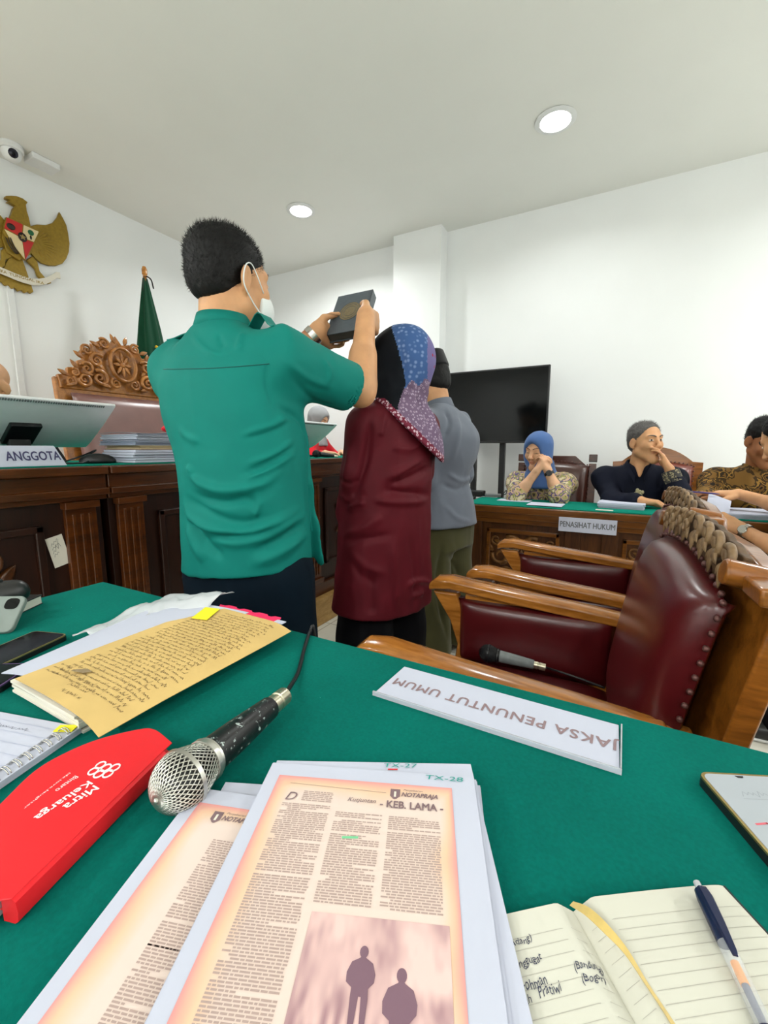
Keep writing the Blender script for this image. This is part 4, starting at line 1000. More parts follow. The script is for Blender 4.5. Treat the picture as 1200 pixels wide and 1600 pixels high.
obj('cover', G().prism([(-.002, -.001), (nl, -.001), (nl, .052), (-.002, .052)], .002, fl.p(0, 0, 0), fl.x, fl.y).prism([(-.002, -.001), (nl, -.001), (nl, .052), (-.002, .052)], .003, fl.p(0, 0, .018), fl.x, fl.y), M['black_plastic'], t, bevel=.001)
t = thing('shoulder_bag', 'black leather bag standing behind the grey phone', 'bag', onz(-20, 950, ZT))
c = vec(-1.095, .305, ZT)
S = SDF(.006); S.ell(c + vec(0, 0, .036), (.05, .10, .038), rotz(.35), k=.01).cone(c + vec(-.03, -.05, .045), c + vec(.03, .075, .05), .026, k=.03); S.cut(c + vec(0, 0, .001), (0, 0, -1))
V, F = S.mesh(); obj('body', (V, F), M['bag'] if 'bag' in M else leather('black leather', srgb(18, 18, 19), .45), t, smooth=True)
obj('flap_strap', G().tube(smooth_path([c + vec(.045, -.06, .05), c + vec(.03, -.01, .083), c + vec(.02, .06, .075)], 6), .006, 8), M['black_plastic'], t, smooth=True)

# -- ring bound pad and the red folder lying over it
fl = Flat(onz(0, 1232, ZT)[:2] + vec(-.115, -.02, 0)[:2], math.atan2(*(onz(118, 1150, ZT) - onz(0, 1232, ZT))[[1, 0]]) , ZT + .0005)
ang = math.atan2(*(onz(118, 1150, ZT) - onz(0, 1232, ZT))[[1, 0]])
o = onz(122, 1150, ZT); fl = Flat((o - .21 * vec(math.cos(ang), math.sin(ang), 0))[:2], ang, ZT + .0005)
t = thing('spiral_notepad', 'ring bound lined notepad partly under the red folder', 'notebook', fl.p(.1, .06))
g = G(); bundle(g, fl, .215, .15, .008, 4, rnd); obj('pages', g, M['paper'], t)
g = G()
for i in range(14): strip(g, [fl.p(.015 * i + .008, .016, .0087), fl.p(.015 * i + .008, .145, .0087)], .0005)
obj('ruled_lines', g, plain('blue grey ruling', srgb(172, 180, 204), .8), t)
g = G()
for i in range(19):
    u = .006 + i * .0108
    for s in (0, .0028): g.tube([fl.p(u + s, .010 + .0075 * math.cos(a), .006 + .0075 * math.sin(a)) for a in np.linspace(-.4, PI + .4, 14)], .0007, 6)
obj('wire_rings', g, M['chrome'], t, smooth=True)
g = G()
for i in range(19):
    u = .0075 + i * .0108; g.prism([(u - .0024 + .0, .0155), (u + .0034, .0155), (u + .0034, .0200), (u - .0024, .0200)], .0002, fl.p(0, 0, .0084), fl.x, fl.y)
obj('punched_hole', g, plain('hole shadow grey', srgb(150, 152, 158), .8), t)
g = G(); scribble(g, fl.p(.195, .055, .0088), fl.y, -fl.x, .05, .004, .0005, r3); obj('pen_note', g, M['ink_blue'], t)
zf = .022
pts = [onz(x, y, ZT + zf) for x, y in ((18, 1404), (256, 1172), (269, 1160), (240, 1139), (208, 1141), (150, 1156), (98, 1178), (52, 1206), (0, 1256), (-60, 1330), (-40, 1412))]
pts2 = [np.array([p[0], p[1], 0]) for p in pts]
t = thing('red_folder', 'glossy red folder with white printed lettering lying on the ring bound notepad', 'folder', onz(100, 1260, ZT))
ou = smooth_path(pts2[2:9], 6); out = [pts2[0], pts2[1]] + ou + pts2[9:]
ctr = np.mean(out, 0); out2 = [tuple(p[:2]) for p in out]
obj('cover', G().prism(out2, .0015, (0, 0, ZT + zf - .0015)), M['red_card'], t, bevel=.0006)
e0, e1 = pts2[0], pts2[1]; d = nrm(e1 - e0); nn = vec(d[1], -d[0], 0)
g = G(); R = []
for s, z in ((0.0, zf - .0008), (.0030, zf - .003), (.0042, zf * .5), (.003, .003), (0, .0008), (-.01, .0008), (-.01, zf - .0008)):
    R.append((s, z))
g.rings([[e0 + nn * s + vec(0, 0, ZT + z) for s, z in R], [e1 + nn * s + vec(0, 0, ZT + z) for s, z in R]]); obj('spine_edge', g, M['red_card'], t, smooth='auto')
cc = ctr
g = G(); g.prism([(lambda p: (p[0], p[1]))(cc + (np.array(p + (0,)) - cc) * .97) for p in out2], .0012, (0, 0, ZT + .0088)); obj('back_cover', g, M['red_card'], t)
g = G(); p = onz(6, 1398, ZT + .012); g.box(p, (.03, .012, .017), rotz(math.atan2(d[1], d[0]))); obj('clear_clip', g, M['acrylic'], t, bevel=.002)
def seg(a, b): A = onz(*a, ZT + zf); B = onz(*b, ZT + zf); return A, B
g = G()
xd = -d; yd = nn
for s, a, b, hgt, bold in (('Mitra', (149, 1229), (100, 1262), .0092, .015), ('Keluarga', (138, 1221), (53, 1278), .0105, .015), ('Bintaro', (119, 1213), (87, 1236), .0052, 0), ('life.love.laughter', (108, 1208), (36, 1264), .0030, 0)):
    A = onz(a[0], a[1], ZT + zf); B = onz(b[0], b[1], ZT + zf); x = nrm(B - A); y = vec(-x[1], x[0], 0); put_text(g, s, A - y * hgt * .3, x, y, np.linalg.norm(B - A), hgt, lift=.0004, fat=bold * 1.4)
obj('lettering', g, M['white_ink'], t)
g = G(); L0 = onz(163, 1203, ZT + zf)
for k in (-1, 0, 1):
    c = L0 + xd * (.0) + yd * k * .0085 + xd * (.002 if k == 0 else 0)
    for s in (-1, 1): g.tube([c + xd * s * .0042 + xd * .0048 * math.cos(q) + yd * .0040 * math.sin(q) + vec(0, 0, .0006) for q in np.linspace(0, 2 * PI, 18)], .0008, 6)
obj('logo', g, M['white_ink'], t)

# -- open cream notebook with ribbon and pen
ang = math.atan2(.075, .099); sp = np.array([-.006, .303]); NW, NH = .126, .20
dn = vec(math.sin(ang), -math.cos(ang), 0)[:2]
fl = Flat(sp + NH * dn, ang, ZT + .0005)
t = thing('open_notebook', 'open cream lined notebook with handwritten names in the front right corner', 'notebook', fl.p(0, NH / 2))
def nz(u): a = abs(u) / NW; return .0015 + .011 * (1 - a) ** .6 * min(1, a * 9) * 1.0 + .0
for s, nm in ((-1, 'left'), (1, 'right')):
    g = G().sheet(lambda u, v: fl.p(s * NW * (u if s > 0 else 1 - u), NH * v * (1 - .0 * u), nz(s * NW * (u if s > 0 else 1 - u)) + .001), 40, 8, .0)
    g2 = G().sheet(lambda u, v: fl.p(s * NW * (u if s > 0 else 1 - u), NH * v, nz(s * NW * (u if s > 0 else 1 - u)) + .001), 40, 8, .0035)
    pg = obj('page_block', g2, M['paper_cream'], t, smooth='auto')
    g = G()
    for i in range(26):
        v = NH - .016 - i * .0068; us = np.linspace(.004, NW - .0015, 16); strip(g, [fl.p(s * q, v, nz(q) + .00125) for q in (us if s > 0 else us[::-1])], .0003)
    obj('ruled_lines', g, M['rule'], pg)
obj('cover', G().prism([(-NW - .003, -.003), (NW + .003, -.003), (NW + .003, NH + .001), (-NW - .003, NH + .001)], .001, fl.p(0, 0, 0), fl.x, fl.y), M['black_plastic'], t)
g = G()
def hand_text(s, px0, px1, hgt):
    A = onz(px0[0], px0[1], ZT + .009); B = onz(px1[0], px1[1], ZT + .009); x = nrm(B - A); y = vec(-x[1], x[0], 0); n0 = len(g.v)
    put_text(g, s, A, x, y, np.linalg.norm(B - A), hgt, lift=0, shear=.25)
    for i in range(n0, len(g.v)):
        p = np.array(g.v[i]); r = p - fl.o; u = r @ fl.x; wv = .00055 * math.sin(r @ x * 620) + .0004 * math.sin(r @ x * 1430 + 1.3); g.v[i] = (p[0] + y[0] * wv, p[1] + y[1] * wv, ZT + .0005 + nz(u) + .0014)
hand_text('(H. Adang)', (783, 1493), (834, 1478), .0052); hand_text('Penggugat', (802, 1523), (850, 1509), .0056); hand_text('a', (783, 1529), (790, 1527), .003)
hand_text('ABdurohman', (790, 1563), (857, 1544), .0056); hand_text('(Bandung)', (900, 1528), (947, 1522), .0056); hand_text('(Bogor)', (913, 1549), (951, 1540), .0052); hand_text('Syamsiah', (791, 1586), (834, 1574), .0056); hand_text('Pratiwi', (843, 1563), (880, 1556), .0052)
obj('handwriting', g, M['ink_blue'], t)
rb = smooth_path([onz(893, 1411, ZT + .014), onz(918, 1424, ZT + .019), onz(948, 1452, ZT + .0205), onz(978, 1486, ZT + .018), onz(1010, 1536, ZT + .015), onz(1052, 1600, ZT + .014), onz(1085, 1660, ZT + .013)], 6)
g = G(); R = []
for i, p in enumerate(rb):
    q = i / (len(rb) - 1); d0 = nrm(rb[min(i + 1, len(rb) - 1)] - rb[max(i - 1, 0)]); sd = nrm(np.cross((0, 0, 1), d0)); w = .0022 + .0007 * math.sin(q * 7); sd = nrm(sd + vec(0, 0, .5 * math.sin(q * 6)))
    R.append([p - sd * w, p + sd * w, p + sd * w - vec(0, 0, .0005), p - sd * w - vec(0, 0, .0005)])
g.rings(R); obj('ribbon_bookmark', g, M['gold_ribbon'], t, smooth='auto')
a = onz(1091, 1384, ZT + .0145); b = onz(1212, 1640, ZT + .0135); ax = nrm(b - a); u = nrm(np.cross(ax, (0, 0, 1))); w = np.cross(u, ax)
t = thing('ballpoint_pen', 'clear barrelled gel pen with a navy clip on the open notebook', 'pen', (a + b) / 2)
NV = plain('navy plastic', srgb(26, 34, 66), .25, var=.05); pr = .0050
obj('push_button', G().lathe([(.001, -.003), (.0024, -.0025), (.0026, .005), (.001, .005)], a, ax, 18), M['acrylic'], t, smooth='auto')
obj('cap', G().lathe([(.002, .003), (.0042, .004), (pr, .010), (pr, .036), (pr * .98, .039), (.002, .039)], a, ax, 24), NV, t, smooth='auto')
obj('clip', G().rings([[a + ax * s + w * h + u * (q * wd) + w * l for q, l in ((-1, 0), (1, 0), (.7, .0016), (-.7, .0016))] for s, h, wd in ((.005, .0042, .0034), (.012, .0058, .0040), (.030, .0062, .0034), (.047, .0058, .0022), (.050, .005, .0015))]), NV, t, smooth='auto')
gl = NT('clear barrel'); gl.set(Roughness=.08, Alpha=.28); gl.b.inputs['Base Color'].default_value = srgb(236, 240, 244)
obj('barrel', G().lathe([(.003, .038), (pr * .97, .039), (pr * .95, .088), (.004, .112), (.001, .118)], a, ax, 24), gl.m, t, smooth='auto')
obj('ink_refill', G().cyl(a + ax * .050, a + ax * .062, .0026, 14), plain('orange seal', srgb(240, 150, 20), .4), t, smooth='auto')
obj('refill_tube', G().cyl(a + ax * .062, a + ax * .10, .0022, 14), plain('dark ink tube', srgb(86, 86, 110), .4), t, smooth='auto')
obj('grip', G().lathe([(.002, .082), (pr * 1.03, .083), (pr * 1.03, .106), (.002, .106)], a, ax, 24), plain('navy rubber grip', srgb(40, 40, 66), .6), t, smooth='auto')

# -- microphone lying on the seat of the nearer prosecution chair
hd = onz(762, 1021, .515); tl = onz(852, 1044, .505)
microphone('grey microphone with a dark head lying on the maroon chair seat', onz(763, 1021, .53), onz(845, 1041, .52), .0245, M['mic_grey'], [onz(872, 1049, .505), onz(905, 1060, .50), onz(945, 1075, .49)], False, M['black_plastic'])
# ------------------------------------------------------------------ people: builders
SK1, SK2, SK3 = lin(212, 160, 116), lin(220, 172, 136), lin(166, 112, 76)
def skin_mat(): return skin('skin', None)
M['skin'] = skin_mat()
M['hair'] = plain('black hair', srgb(11, 10, 11), .55, var=.3, scale=90, bump=.5, bscale=260, spec=.3)
M['hair_grey'] = plain('greying hair', srgb(86, 82, 80), .55, var=.3, scale=90, bump=.5, bscale=260)
M['eye_white'] = plain('eye white', srgb(226, 222, 216), .25)
M['iris'] = plain('dark iris', srgb(34, 22, 16), .15)
class Head:
    def __init__(s, c, fwd, up=(0, 0, 1), sc=1.0):
        s.c = np.asarray(c, float); f = nrm(fwd); up = np.asarray(up, float); u = nrm(up - f * (up @ f)); s.R = np.array([np.cross(f, u), f, u]).T; s.s = sc
    def L(s, x, y, z): return s.c + s.R @ (vec(x, y, z) * s.s)
    def loc(s, P): return (np.asarray(P) - s.c) @ s.R / s.s
    def sdf(s, S, fem=False):
        k = s.s; R = s.R; E = lambda c, r, kk=.012, op='u', RR=None: S.ell(s.L(*c), vec(*r) * k, R if RR is None else R @ RR, kk * k, op)
        C = lambda a, b, ra, rb, kk=.012, op='u': S.cone(s.L(*a), s.L(*b), ra * k, rb * k, kk * k, op)
        E((0, -.012, .045), (.074, .094, .078), .02); E((0, .028, -.012), (.062, .062, .088), .03)
        for x in (-1, 1):
            C((x * .048, .002, -.052), (0, .066, -.100), .021, .020, .03)
            E((x * .040, .060, -.018), (.023, .024, .024), .022)
            C((x * .014, .088, .031), (x * .044, .072, .032), .008, .009, .016)
            E((x * .031, .100, .011), (.019, .015, .0115), .014, 's')
            E((x * .031, .0765, .010), (.0165, .0125, .0105), .004)
            E((x * .0115, .101, -.029), (.0085, .010, .0075), .006)
            RR = rotz(x * .35) @ rotx(-.18)
            E((x * .079, -.010, .0), (.0085, .019, .031), .006, 'u', RR); E((x * .086, -.006, .002), (.005, .011, .019), .005, 's', RR)
            C((x * .074, -.012, -.022), (x * .075, -.006, -.030), .007, .006, .006)
        E((0, .072, -.102), (.021, .016, .016), .022)
        C((0, .086, .022), (0, .112, -.022), .0075, .0115, .012); E((0, .110, -.024), (.012, .0115, .010), .008)
        E((0, .0925, -.0535), (.022, .0085, .0058), .004); E((0, .0905, -.0640), (.018, .0095, .0068), .004); E((0, .105, -.0585), (.024, .009, .0014), .003, 's')
    def tint(s, V, base, lip=None, fem=False):
        q = s.loc(V); C = np.tile(base, (len(V), 1))
        lip = base * np.array([.80, .52, .50]) if lip is None else lip
        m = np.exp(-((q[:, 0] / .020) ** 4 + ((q[:, 2] + .0585) / .0095) ** 4)) * (q[:, 1] > .075)
        C = C * (1 - m[:, None]) + lip * m[:, None]
        for x in (-1, 1):   # lash line of the lids
            z = .0055 - ((q[:, 0] - x * .031) / .03) ** 2 * .006
            m = np.exp(-((q[:, 0] - x * .031) / .0150) ** 6 - ((q[:, 2] - z) / .0022) ** 2) * (q[:, 1] > .06)
            C = C * (1 - .8 * m[:, None]) + lin(40, 26, 22) * .8 * m[:, None]
        return C
    def brows(s, T, m, thick=.0036):
        for x in (-1, 1):
            g = G(); P = [s.L(x * (.012 + .040 * t), .0965 - .021 * t ** 1.7, .0315 + .008 * math.sin(PI * t * .8)) for t in np.linspace(0, 1, 8)]
            g.tube(P, [s.s * thick * (1 - .6 * t ** 2) for t in np.linspace(0, 1, 8)], 8); obj('eyebrow', g, m, T, smooth=True)
    def eyes(s, T, look=(0, 0)):
        for x in (-1, 1):
            e = obj('eye', G().ball(s.L(x * .031, .0815, .0115), vec(.0135, .0085, .0052) * s.s, 18, s.R), M['eye_white'], T, smooth=True)
            obj('iris', G().ball(s.L(x * .031 + look[0], .0878, .0115 + look[1]), vec(.0052, .0026, .0052) * s.s, 14, s.R), M['iris'], e, smooth=True)
def hand(S, w, y, z, right=True, curls=None, spread=.05, thumb=None, s=1.0):
    """w wrist, y towards the fingers, z out of the palm; curls: per finger three joint angles (degrees)"""
    y = nrm(y); z = np.asarray(z, float); z = nrm(z - y * (z @ y)); x = np.cross(y, z) * (1 if right else -1); w = np.asarray(w, float)
    P = lambda a, b, c: w + (x * a + y * b + z * c) * s
    kx = (.031, .0105, -.0105, -.030); ky = (.090, .095, .090, .080); LN = ((.042, .026, .021), (.046, .029, .022), (.042, .027, .021), (.033, .021, .019)); rr = (.0092, .0094, .0088, .0078)
    curls = curls or [(25, 30, 20)] * 4
    for i in range(4):
        S.cone(P(kx[i] * .55, .004, 0), P(kx[i], ky[i], 0), .0165 * s, .0115 * s, .014 * s)
    S.ell(P(.024, .038, .010), vec(.017, .030, .014) * s, np.array([x, y, z]).T, .012 * s); S.ell(P(-.024, .040, .007), vec(.013, .032, .012) * s, np.array([x, y, z]).T, .012 * s)
    tips = []
    for i in range(4):
        p = P(kx[i], ky[i], 0); a = 0; sp = spread * (1.5 - i)
        for j in range(3):
            a += math.radians(curls[i][j]); d = y * math.cos(a) + z * math.sin(a) + x * sp * math.cos(a); q = p + nrm(d) * LN[i][j] * s
            S.cone(p, q, rr[i] * s * (1 - .08 * j), rr[i] * s * (.93 - .09 * j), .003); p = q
        tips.append(p)
    th = thumb or [(.030, .020, .010), (.052, .050, .020), (.058, .082, .026), (.054, .106, .030)]
    for (a, b), (r0, r1) in zip(zip(th[:-1], th[1:]), ((.0165, .0118), (.0112, .0102), (.0102, .0084))): S.cone(P(*a), P(*b), r0 * s, r1 * s, .006)
    return P, tips
def limb(S, a, b, c, r, k=.02):
    """shoulder-elbow-wrist or hip-knee-ankle with muscle bulges"""
    a, b, c = [np.asarray(q, float) for q in (a, b, c)]
    S.cone(a, b, r[0], r[1], k); S.cone(b, c, r[1] * .97, r[2], k)
    m = b + (c - b) * .28; S.cone(b + (c - b) * .12, b + (c - b) * .45, r[1] * 1.06, r[1] * .92, k)
def base_body(S, hd, neck, chest, pelvis, side, arms, legs, bulk=1.0, arm_r=(.047, .040, .027), neck_r=.054):
    side = nrm(side); neck, chest, pelvis = [np.asarray(q, float) for q in (neck, chest, pelvis)]
    hd.sdf(S)
    S.cone(hd.L(0, -.022, -.045), neck + vec(0, 0, .0), neck_r * hd.s, neck_r * 1.08, .03)
    w = nrm(neck - pelvis)
    S.loft([(pelvis - w * .09, .13 * bulk, .10 * bulk), (pelvis, .155 * bulk, .115 * bulk), (pelvis * .55 + chest * .45, .135 * bulk, .105 * bulk), (chest, .155 * bulk, .11 * bulk), (chest * .35 + neck * .65, .14 * bulk, .085 * bulk), (neck - w * .01, .07, .06)], side, k=.04, rnd=.03)
    for sh, el, wr in arms:
        S.cone(neck * .7 + np.asarray(sh) * .3 - w * .04, sh, .05, .052, .04); limb(S, sh, el, wr, arm_r)
    for hip, kn, an, toe in legs:
        limb(S, hip, kn, an, (.085 * bulk, .056, .036), .03); S.cone(np.asarray(an) + vec(0, 0, -.02), toe, .038, .028, .02)
def stand_legs(pel, side, fwd, gap=.1, knee=.48, splay=0.02):
    pel = np.asarray(pel, float); side = nrm(side); fwd = nrm(fwd); o = []
    for s in (-1, 1):
        h = pel + side * s * gap - vec(0, 0, .05); f = np.array([h[0], h[1], 0]) + side * s * splay
        k = (h + f) / 2; k[2] = knee; k = k + fwd * .015
        o.append((h, k, f + vec(0, 0, .085) - fwd * .02, f + fwd * .14 + vec(0, 0, .035)))
    return o
def sit_legs(pel, side, fwd, gap=.1, floor=0.):
    pel = np.asarray(pel, float); side = nrm(side); fwd = nrm(fwd); o = []
    for s in (-1, 1):
        h = pel + side * s * gap; k = h + fwd * .40; k[2] = floor + .47; a = k + fwd * .02; a = np.array([a[0], a[1], floor + .085]); o.append((h, k, a, a + fwd * .14 - vec(0, 0, .05)))
    return o
def finish_body(T, S, hd, base, lip=None, name='body', mat=None, sm=1):
    V, F = S.mesh(sm); C = hd.tint(V, base, lip); return obj(name, (V, F), mat or M['skin'], T, smooth=True, col=C), (V, F)
def hair_cap(hd, T, m, front=.062, top=1.0, nape=-.045, h=.0045, strands=0, side_z=-.005, buzz=0):
    S = SDF(h); k = hd.s
    S.ell(hd.L(0, -.015, .048), vec(.0795, .099, .0845 * top) * k, hd.R, .01).ell(hd.L(0, -.048, .0), vec(.066, .062, .062) * k, hd.R, .02 * k)
    f = hd.R @ nrm(vec(0, 1, -.42)); S.cut(hd.L(0, front, .055), f, k=.008)
    S.cut(hd.L(0, -.03, nape), hd.R @ nrm(vec(0, .35, -1)), k=.006)
    for x in (-1, 1): S.ell(hd.L(x * .085, .035, -.045), vec(.05, .052, .062) * k, hd.R, .008, 's'); S.ell(hd.L(x * .088, -.008, side_z), vec(.022, .024, .036) * k, hd.R, .004, 's')
    V, F = S.mesh(); N = vnormals(V, F); q = hd.loc(V)
    V = V + N * (.0016 * vnoise(q * np.array([260, 60, 120])) + .002 * vnoise(q * 45))[:, None]
    if strands:
        g = G(); r = np.random.default_rng(4); ids = r.choice(len(V), strands); VV = [V]; FF = []
        for i in ids:
            if N[i] @ hd.R[:, 2] < -.5: continue
            d = nrm(N[i] * .75 + hd.R[:, 1] * .25 + hd.R[:, 2] * .35 + r.normal(0, .22, 3)); L = r.uniform(.006, .013) * (1 + .5 * max(0, N[i] @ hd.R[:, 2])); s = nrm(np.cross(d, r.normal(size=3))) * .0008; s2 = np.cross(d, s)
            p = V[i] - d * .002; g.raw([p + s, p - s * .5 + s2 * .8, p - s * .5 - s2 * .8, p + d * L], [(0, 1, 3), (1, 2, 3), (2, 0, 3)])
        b = len(V); allV = np.vstack([V, np.array(g.v)]); allF = [tuple(int(i) for i in f) for f in F] + [tuple(b + i for i in f) for f in g.f]
        return obj('hair', (allV, allF), m, T, smooth=True)
    return obj('hair', (V, F), m, T, smooth=True)
def cast(V, F, pts):
    T = BVHTree.FromPolygons([tuple(p) for p in V], [tuple(int(i) for i in f) for f in F]); o = []
    for p in pts:
        h = T.ray_cast(Vector(CAM), Vector(nrm(ray(*p))))
        if h[0] is not None: o.append((np.array(h[0]), np.array(h[1])))
    return o
def fabric_noise(V, F, amp, sc=(9, 9, 5), seed=0, amp2=0):
    N = vnormals(V, F); n = vnoise(V * np.array(sc) + seed * 7.3); n = 1 - 2 * np.abs(n); d = amp * (n - .3)
    if amp2: d = d + amp2 * vnoise(V * np.array(sc) * 2.7 + seed * 3.1)
    return V + N * d[:, None]
def sleeve(S, a, b, ra, rb, k=.03, open_=.05):
    a = np.asarray(a, float); b = np.asarray(b, float); d = nrm(b - a); sd = np.cross(d, (0, 0, 1.0)) if abs(d[2]) < .95 else np.cross(d, (0, 1.0, 0))
    S.loft([(a, ra, ra), (b, rb, rb)], sd, k=k, rnd=.006)
    if open_: S.loft([(b - d * open_, rb - .007, rb - .007), (b + d * .03, rb - .004, rb - .004)], sd, k=.003, op='s', rnd=.003)
# ------------------------------------------------------------------ the man in the teal shirt holding up the book
e_v = nrm(ray(548, 495)); e_1 = nrm(np.cross(e_v, (0, 0, 1))); e_2 = np.cross(e_1, e_v)
# frame of the book he holds up, and where his hands grip it
Bc = dep(549, 494, 1.475)
u_ = nrm(e_1 * .33 * .64 + e_2 * .94 * .64 + e_v * .77); r_ = nrm(e_1 * .92 + e_2 * .24 - e_v * .30); r_ = nrm(r_ - u_ * (r_ @ u_)); n_ = np.cross(r_, u_)
if n_ @ e_v > 0: n_ = -n_
bw, bh, bt = .135, .205, .034; o = Bc - r_ * bw / 2 - u_ * bh / 2
nf = np.cross(r_, u_); nf = nf if nf @ n_ > 0 else -nf
GRIP = {}
for q_, sd_, lo_ in (('R', 1, .20), ('L', -1, .36)):
    pc_ = Bc + r_ * sd_ * (bw / 2 + .016) - u_ * bh * lo_ - n_ * .004; y_ = nrm(-n_ * .75 + u_ * .55); GRIP[q_] = (pc_ - y_ * .052, y_)
def man_teal():
    bx, by = -.925, .875
    T = thing('person', 'man in teal short sleeved shirt holding up a black book with both hands', 'person', (bx, by, 0))
    fwd = nrm(vec(-.10, .995, 0)); rt = vec(fwd[1], -fwd[0], 0)
    hd = Head((-.972, .905, 1.556), nrm(vec(.14, .985, .0)), nrm(vec(.03, -.02, 1)), 1.08)
    neck = vec(-.976, .872, 1.425); chest = vec(-.965, .875, 1.24); pel = vec(bx, by, .90)
    shR = neck + rt * .185 + vec(0, 0, -.085); shL = neck - rt * .185 + vec(0, 0, -.085)
    elR = dep(563, 612, 1.31); wrR, wrL = GRIP['R'][0], GRIP['L'][0]; elL = (shL + wrL) / 2 + vec(-.08, .06, -.13)
    S = SDF(.0042)
    base_body(S, hd, neck, chest, pel, rt, [(shL, elL, wrL), (shR, elR, wrR)], stand_legs(pel, rt, fwd), 1.02, (.052, .045, .030), .058)
    TH_ = [(.028, .012, .004), (.050, .030, .010), (.062, .055, .026), (.070, .076, .043)]
    hand(S, wrR, GRIP['R'][1], -r_, True, [(58, 42, 26), (62, 44, 26), (66, 46, 28), (70, 48, 28)], .03, TH_, 1.0)
    hand(S, wrL, GRIP['L'][1], r_, False, [(58, 42, 26), (62, 44, 26), (66, 46, 28), (70, 48, 28)], .03, TH_, 1.0)
    finish_body(T, S, hd, SK1)
    hd.eyes(T); hd.brows(T, M['hair'])
    hair_cap(hd, T, M['hair'], front=.07, top=1.0, nape=-.034, h=.004, strands=5200)
    # face mask with ear loops
    S = SDF(.004)
    S.ell(hd.L(0, .052, -.05), vec(.068, .066, .062) * hd.s, hd.R, .01); S.cut(hd.L(0, .045, 0), -hd.R[:, 1], k=.004); S.cut(hd.L(0, 0, -.005), hd.R[:, 2], k=.004)
    fm = obj('face_mask', S.mesh(), M['mask'], T, smooth=True)
    for x in (-1, 1):
        P = smooth_path([hd.L(x * .067, .050, -.018), hd.L(x * .080, .022, .012), hd.L(x * .083, .004, .033), hd.L(x * .0875, -.014, .028), hd.L(x * .092, -.026, .004), hd.L(x * .088, -.022, -.022), hd.L(x * .076, .008, -.048), hd.L(x * .068, .040, -.072)], 6)
        obj('ear_loop', G().tube(P, .0017, 6), M['mask'], fm, smooth=True)
    # shirt
    S = SDF(.0045); w = vec(0, 0, 1)
    S.loft([((bx, by, .775), .190, .150), ((bx, by, .86), .187, .150), ((bx + .004, by, .98), .180, .150), ((bx - .004, by, 1.10), .186, .148), ((-.958, .872, 1.24), .203, .142), ((-.970, .870, 1.315), .204, .124), ((-.974, .868, 1.375), .165, .096), ((-.976, .869, 1.415), .105, .080), ((-.976, .870, 1.438), .072, .068)], rt, k=.03, n=2.25, rnd=.006)
    for sh in (shL, shR): S.ell(sh + vec(0, 0, -.005), (.072, .072, .070), None, .06)
    sd = nrm(elR - shR); sleeve(S, shR - sd * .02, shR + sd * .235, .078, .073, .05)
    sl = nrm(elL - shL); sleeve(S, shL - sl * .02, shL + sl * .22, .078, .074, .05)
    S.loft([(neck + vec(0, .0, -.02), .072, .074), (neck + vec(.0, .004, .028), .067, .069)], rt, k=.006, rnd=.003)   # stand collar
    S.loft([(neck + vec(0, .004, -.0), .058, .060), (neck + vec(0, .008, .06), .060, .063)], rt, k=.003, op='s', rnd=.002)
    S.loft([((bx, by, .70), .176, .134), ((bx, by, .785), .180, .138)], rt, k=.004, op='s', n=2.25, rnd=.004)          # open hem
    P = [dep(468, 690, 1.215), dep(474, 760, 1.23), dep(486, 820, 1.245), dep(500, 876, 1.26)]
    S.chain(P, [.026, .030, .026, .016], .02, flat=e_1 * .6 + e_v * .8, fl=.25)                                              # loose front tail
    V, F = S.mesh()
    Z = lambda L: [(230 + x * .275, 600 + y * .275) for x, y in L]
    rows = [(Z([(225, 490), (300, 560), (400, 600), (520, 600), (650, 570), (770, 490)]), .011, .012), (Z([(250, 610), (330, 655), (450, 672), (560, 655), (640, 690)]), .012, -.013),
            (Z([(215, 690), (260, 770), (380, 822), (560, 842), (700, 800), (860, 715)]), .011, .014), (Z([(225, 650), (300, 700), (420, 765), (560, 790), (700, 745)]), .014, -.012),
            (Z([(330, 850), (480, 905), (640, 880), (800, 800), (900, 740)]), .012, .008), (Z([(320, 880), (480, 862), (620, 850), (720, 815)]), .010, -.008), (Z([(240, 760), (330, 900), (430, 990)]), .014, -.013), (Z([(225, 800), (270, 910), (330, 1010)]), .016, .009),
            (Z([(590, 1030), (760, 955), (905, 850)]), .016, .012), (Z([(600, 960), (760, 880), (890, 800)]), .013, -.010), (Z([(540, 290), (700, 240), (790, 195)]), .008, .007), (Z([(560, 310), (700, 268), (800, 225)]), .008, -.006),
            (Z([(560, 460), (720, 400), (830, 320)]), .009, .007), (Z([(550, 540), (700, 480), (840, 390)]), .009, .008), (Z([(560, 510), (700, 445), (830, 355)]), .008, -.007), (Z([(640, 650), (625, 720), (600, 750)]), .009, .007),
            (Z([(740, 130), (860, 200), (900, 300)]), .010, -.008), (Z([(180, 250), (230, 300), (300, 330)]), .01, .007), (Z([(230, 470), (270, 500)]), .008, .006),
            ([(268, 560), (330, 556), (400, 552)], .012, .003), ([(418, 566), (416, 600), (430, 645)], .006, -.004), ([(440, 560), (480, 590), (520, 605)], .010, .006), ([(455, 590), (490, 625), (520, 632)], .010, -.006), ([(505, 562), (515, 580), (512, 600)], .008, .006), ([(300, 525), (320, 545), (345, 560)], .008, .005), ([(340, 520), (350, 545)], .008, -.004), ([(380, 520), (372, 548)], .009, .005)]
    V = crease(V, F, rows); V = fabric_noise(V, F, .0018, (12, 12, 9), 2, .0008)
    sh = obj('shirt', (V, F), M['teal'], T, smooth=True)
    c = cast(V, F, [(256 + i * 5.5, 577 - .30 * i + 2.5 * math.sin(i / 10)) for i in range(0, 31)])
    if len(c) > 3: obj('yoke_seam', G().tube([p + n * .0004 for p, n in c], .0011, 6), M['teal_dark'], sh, smooth=True)
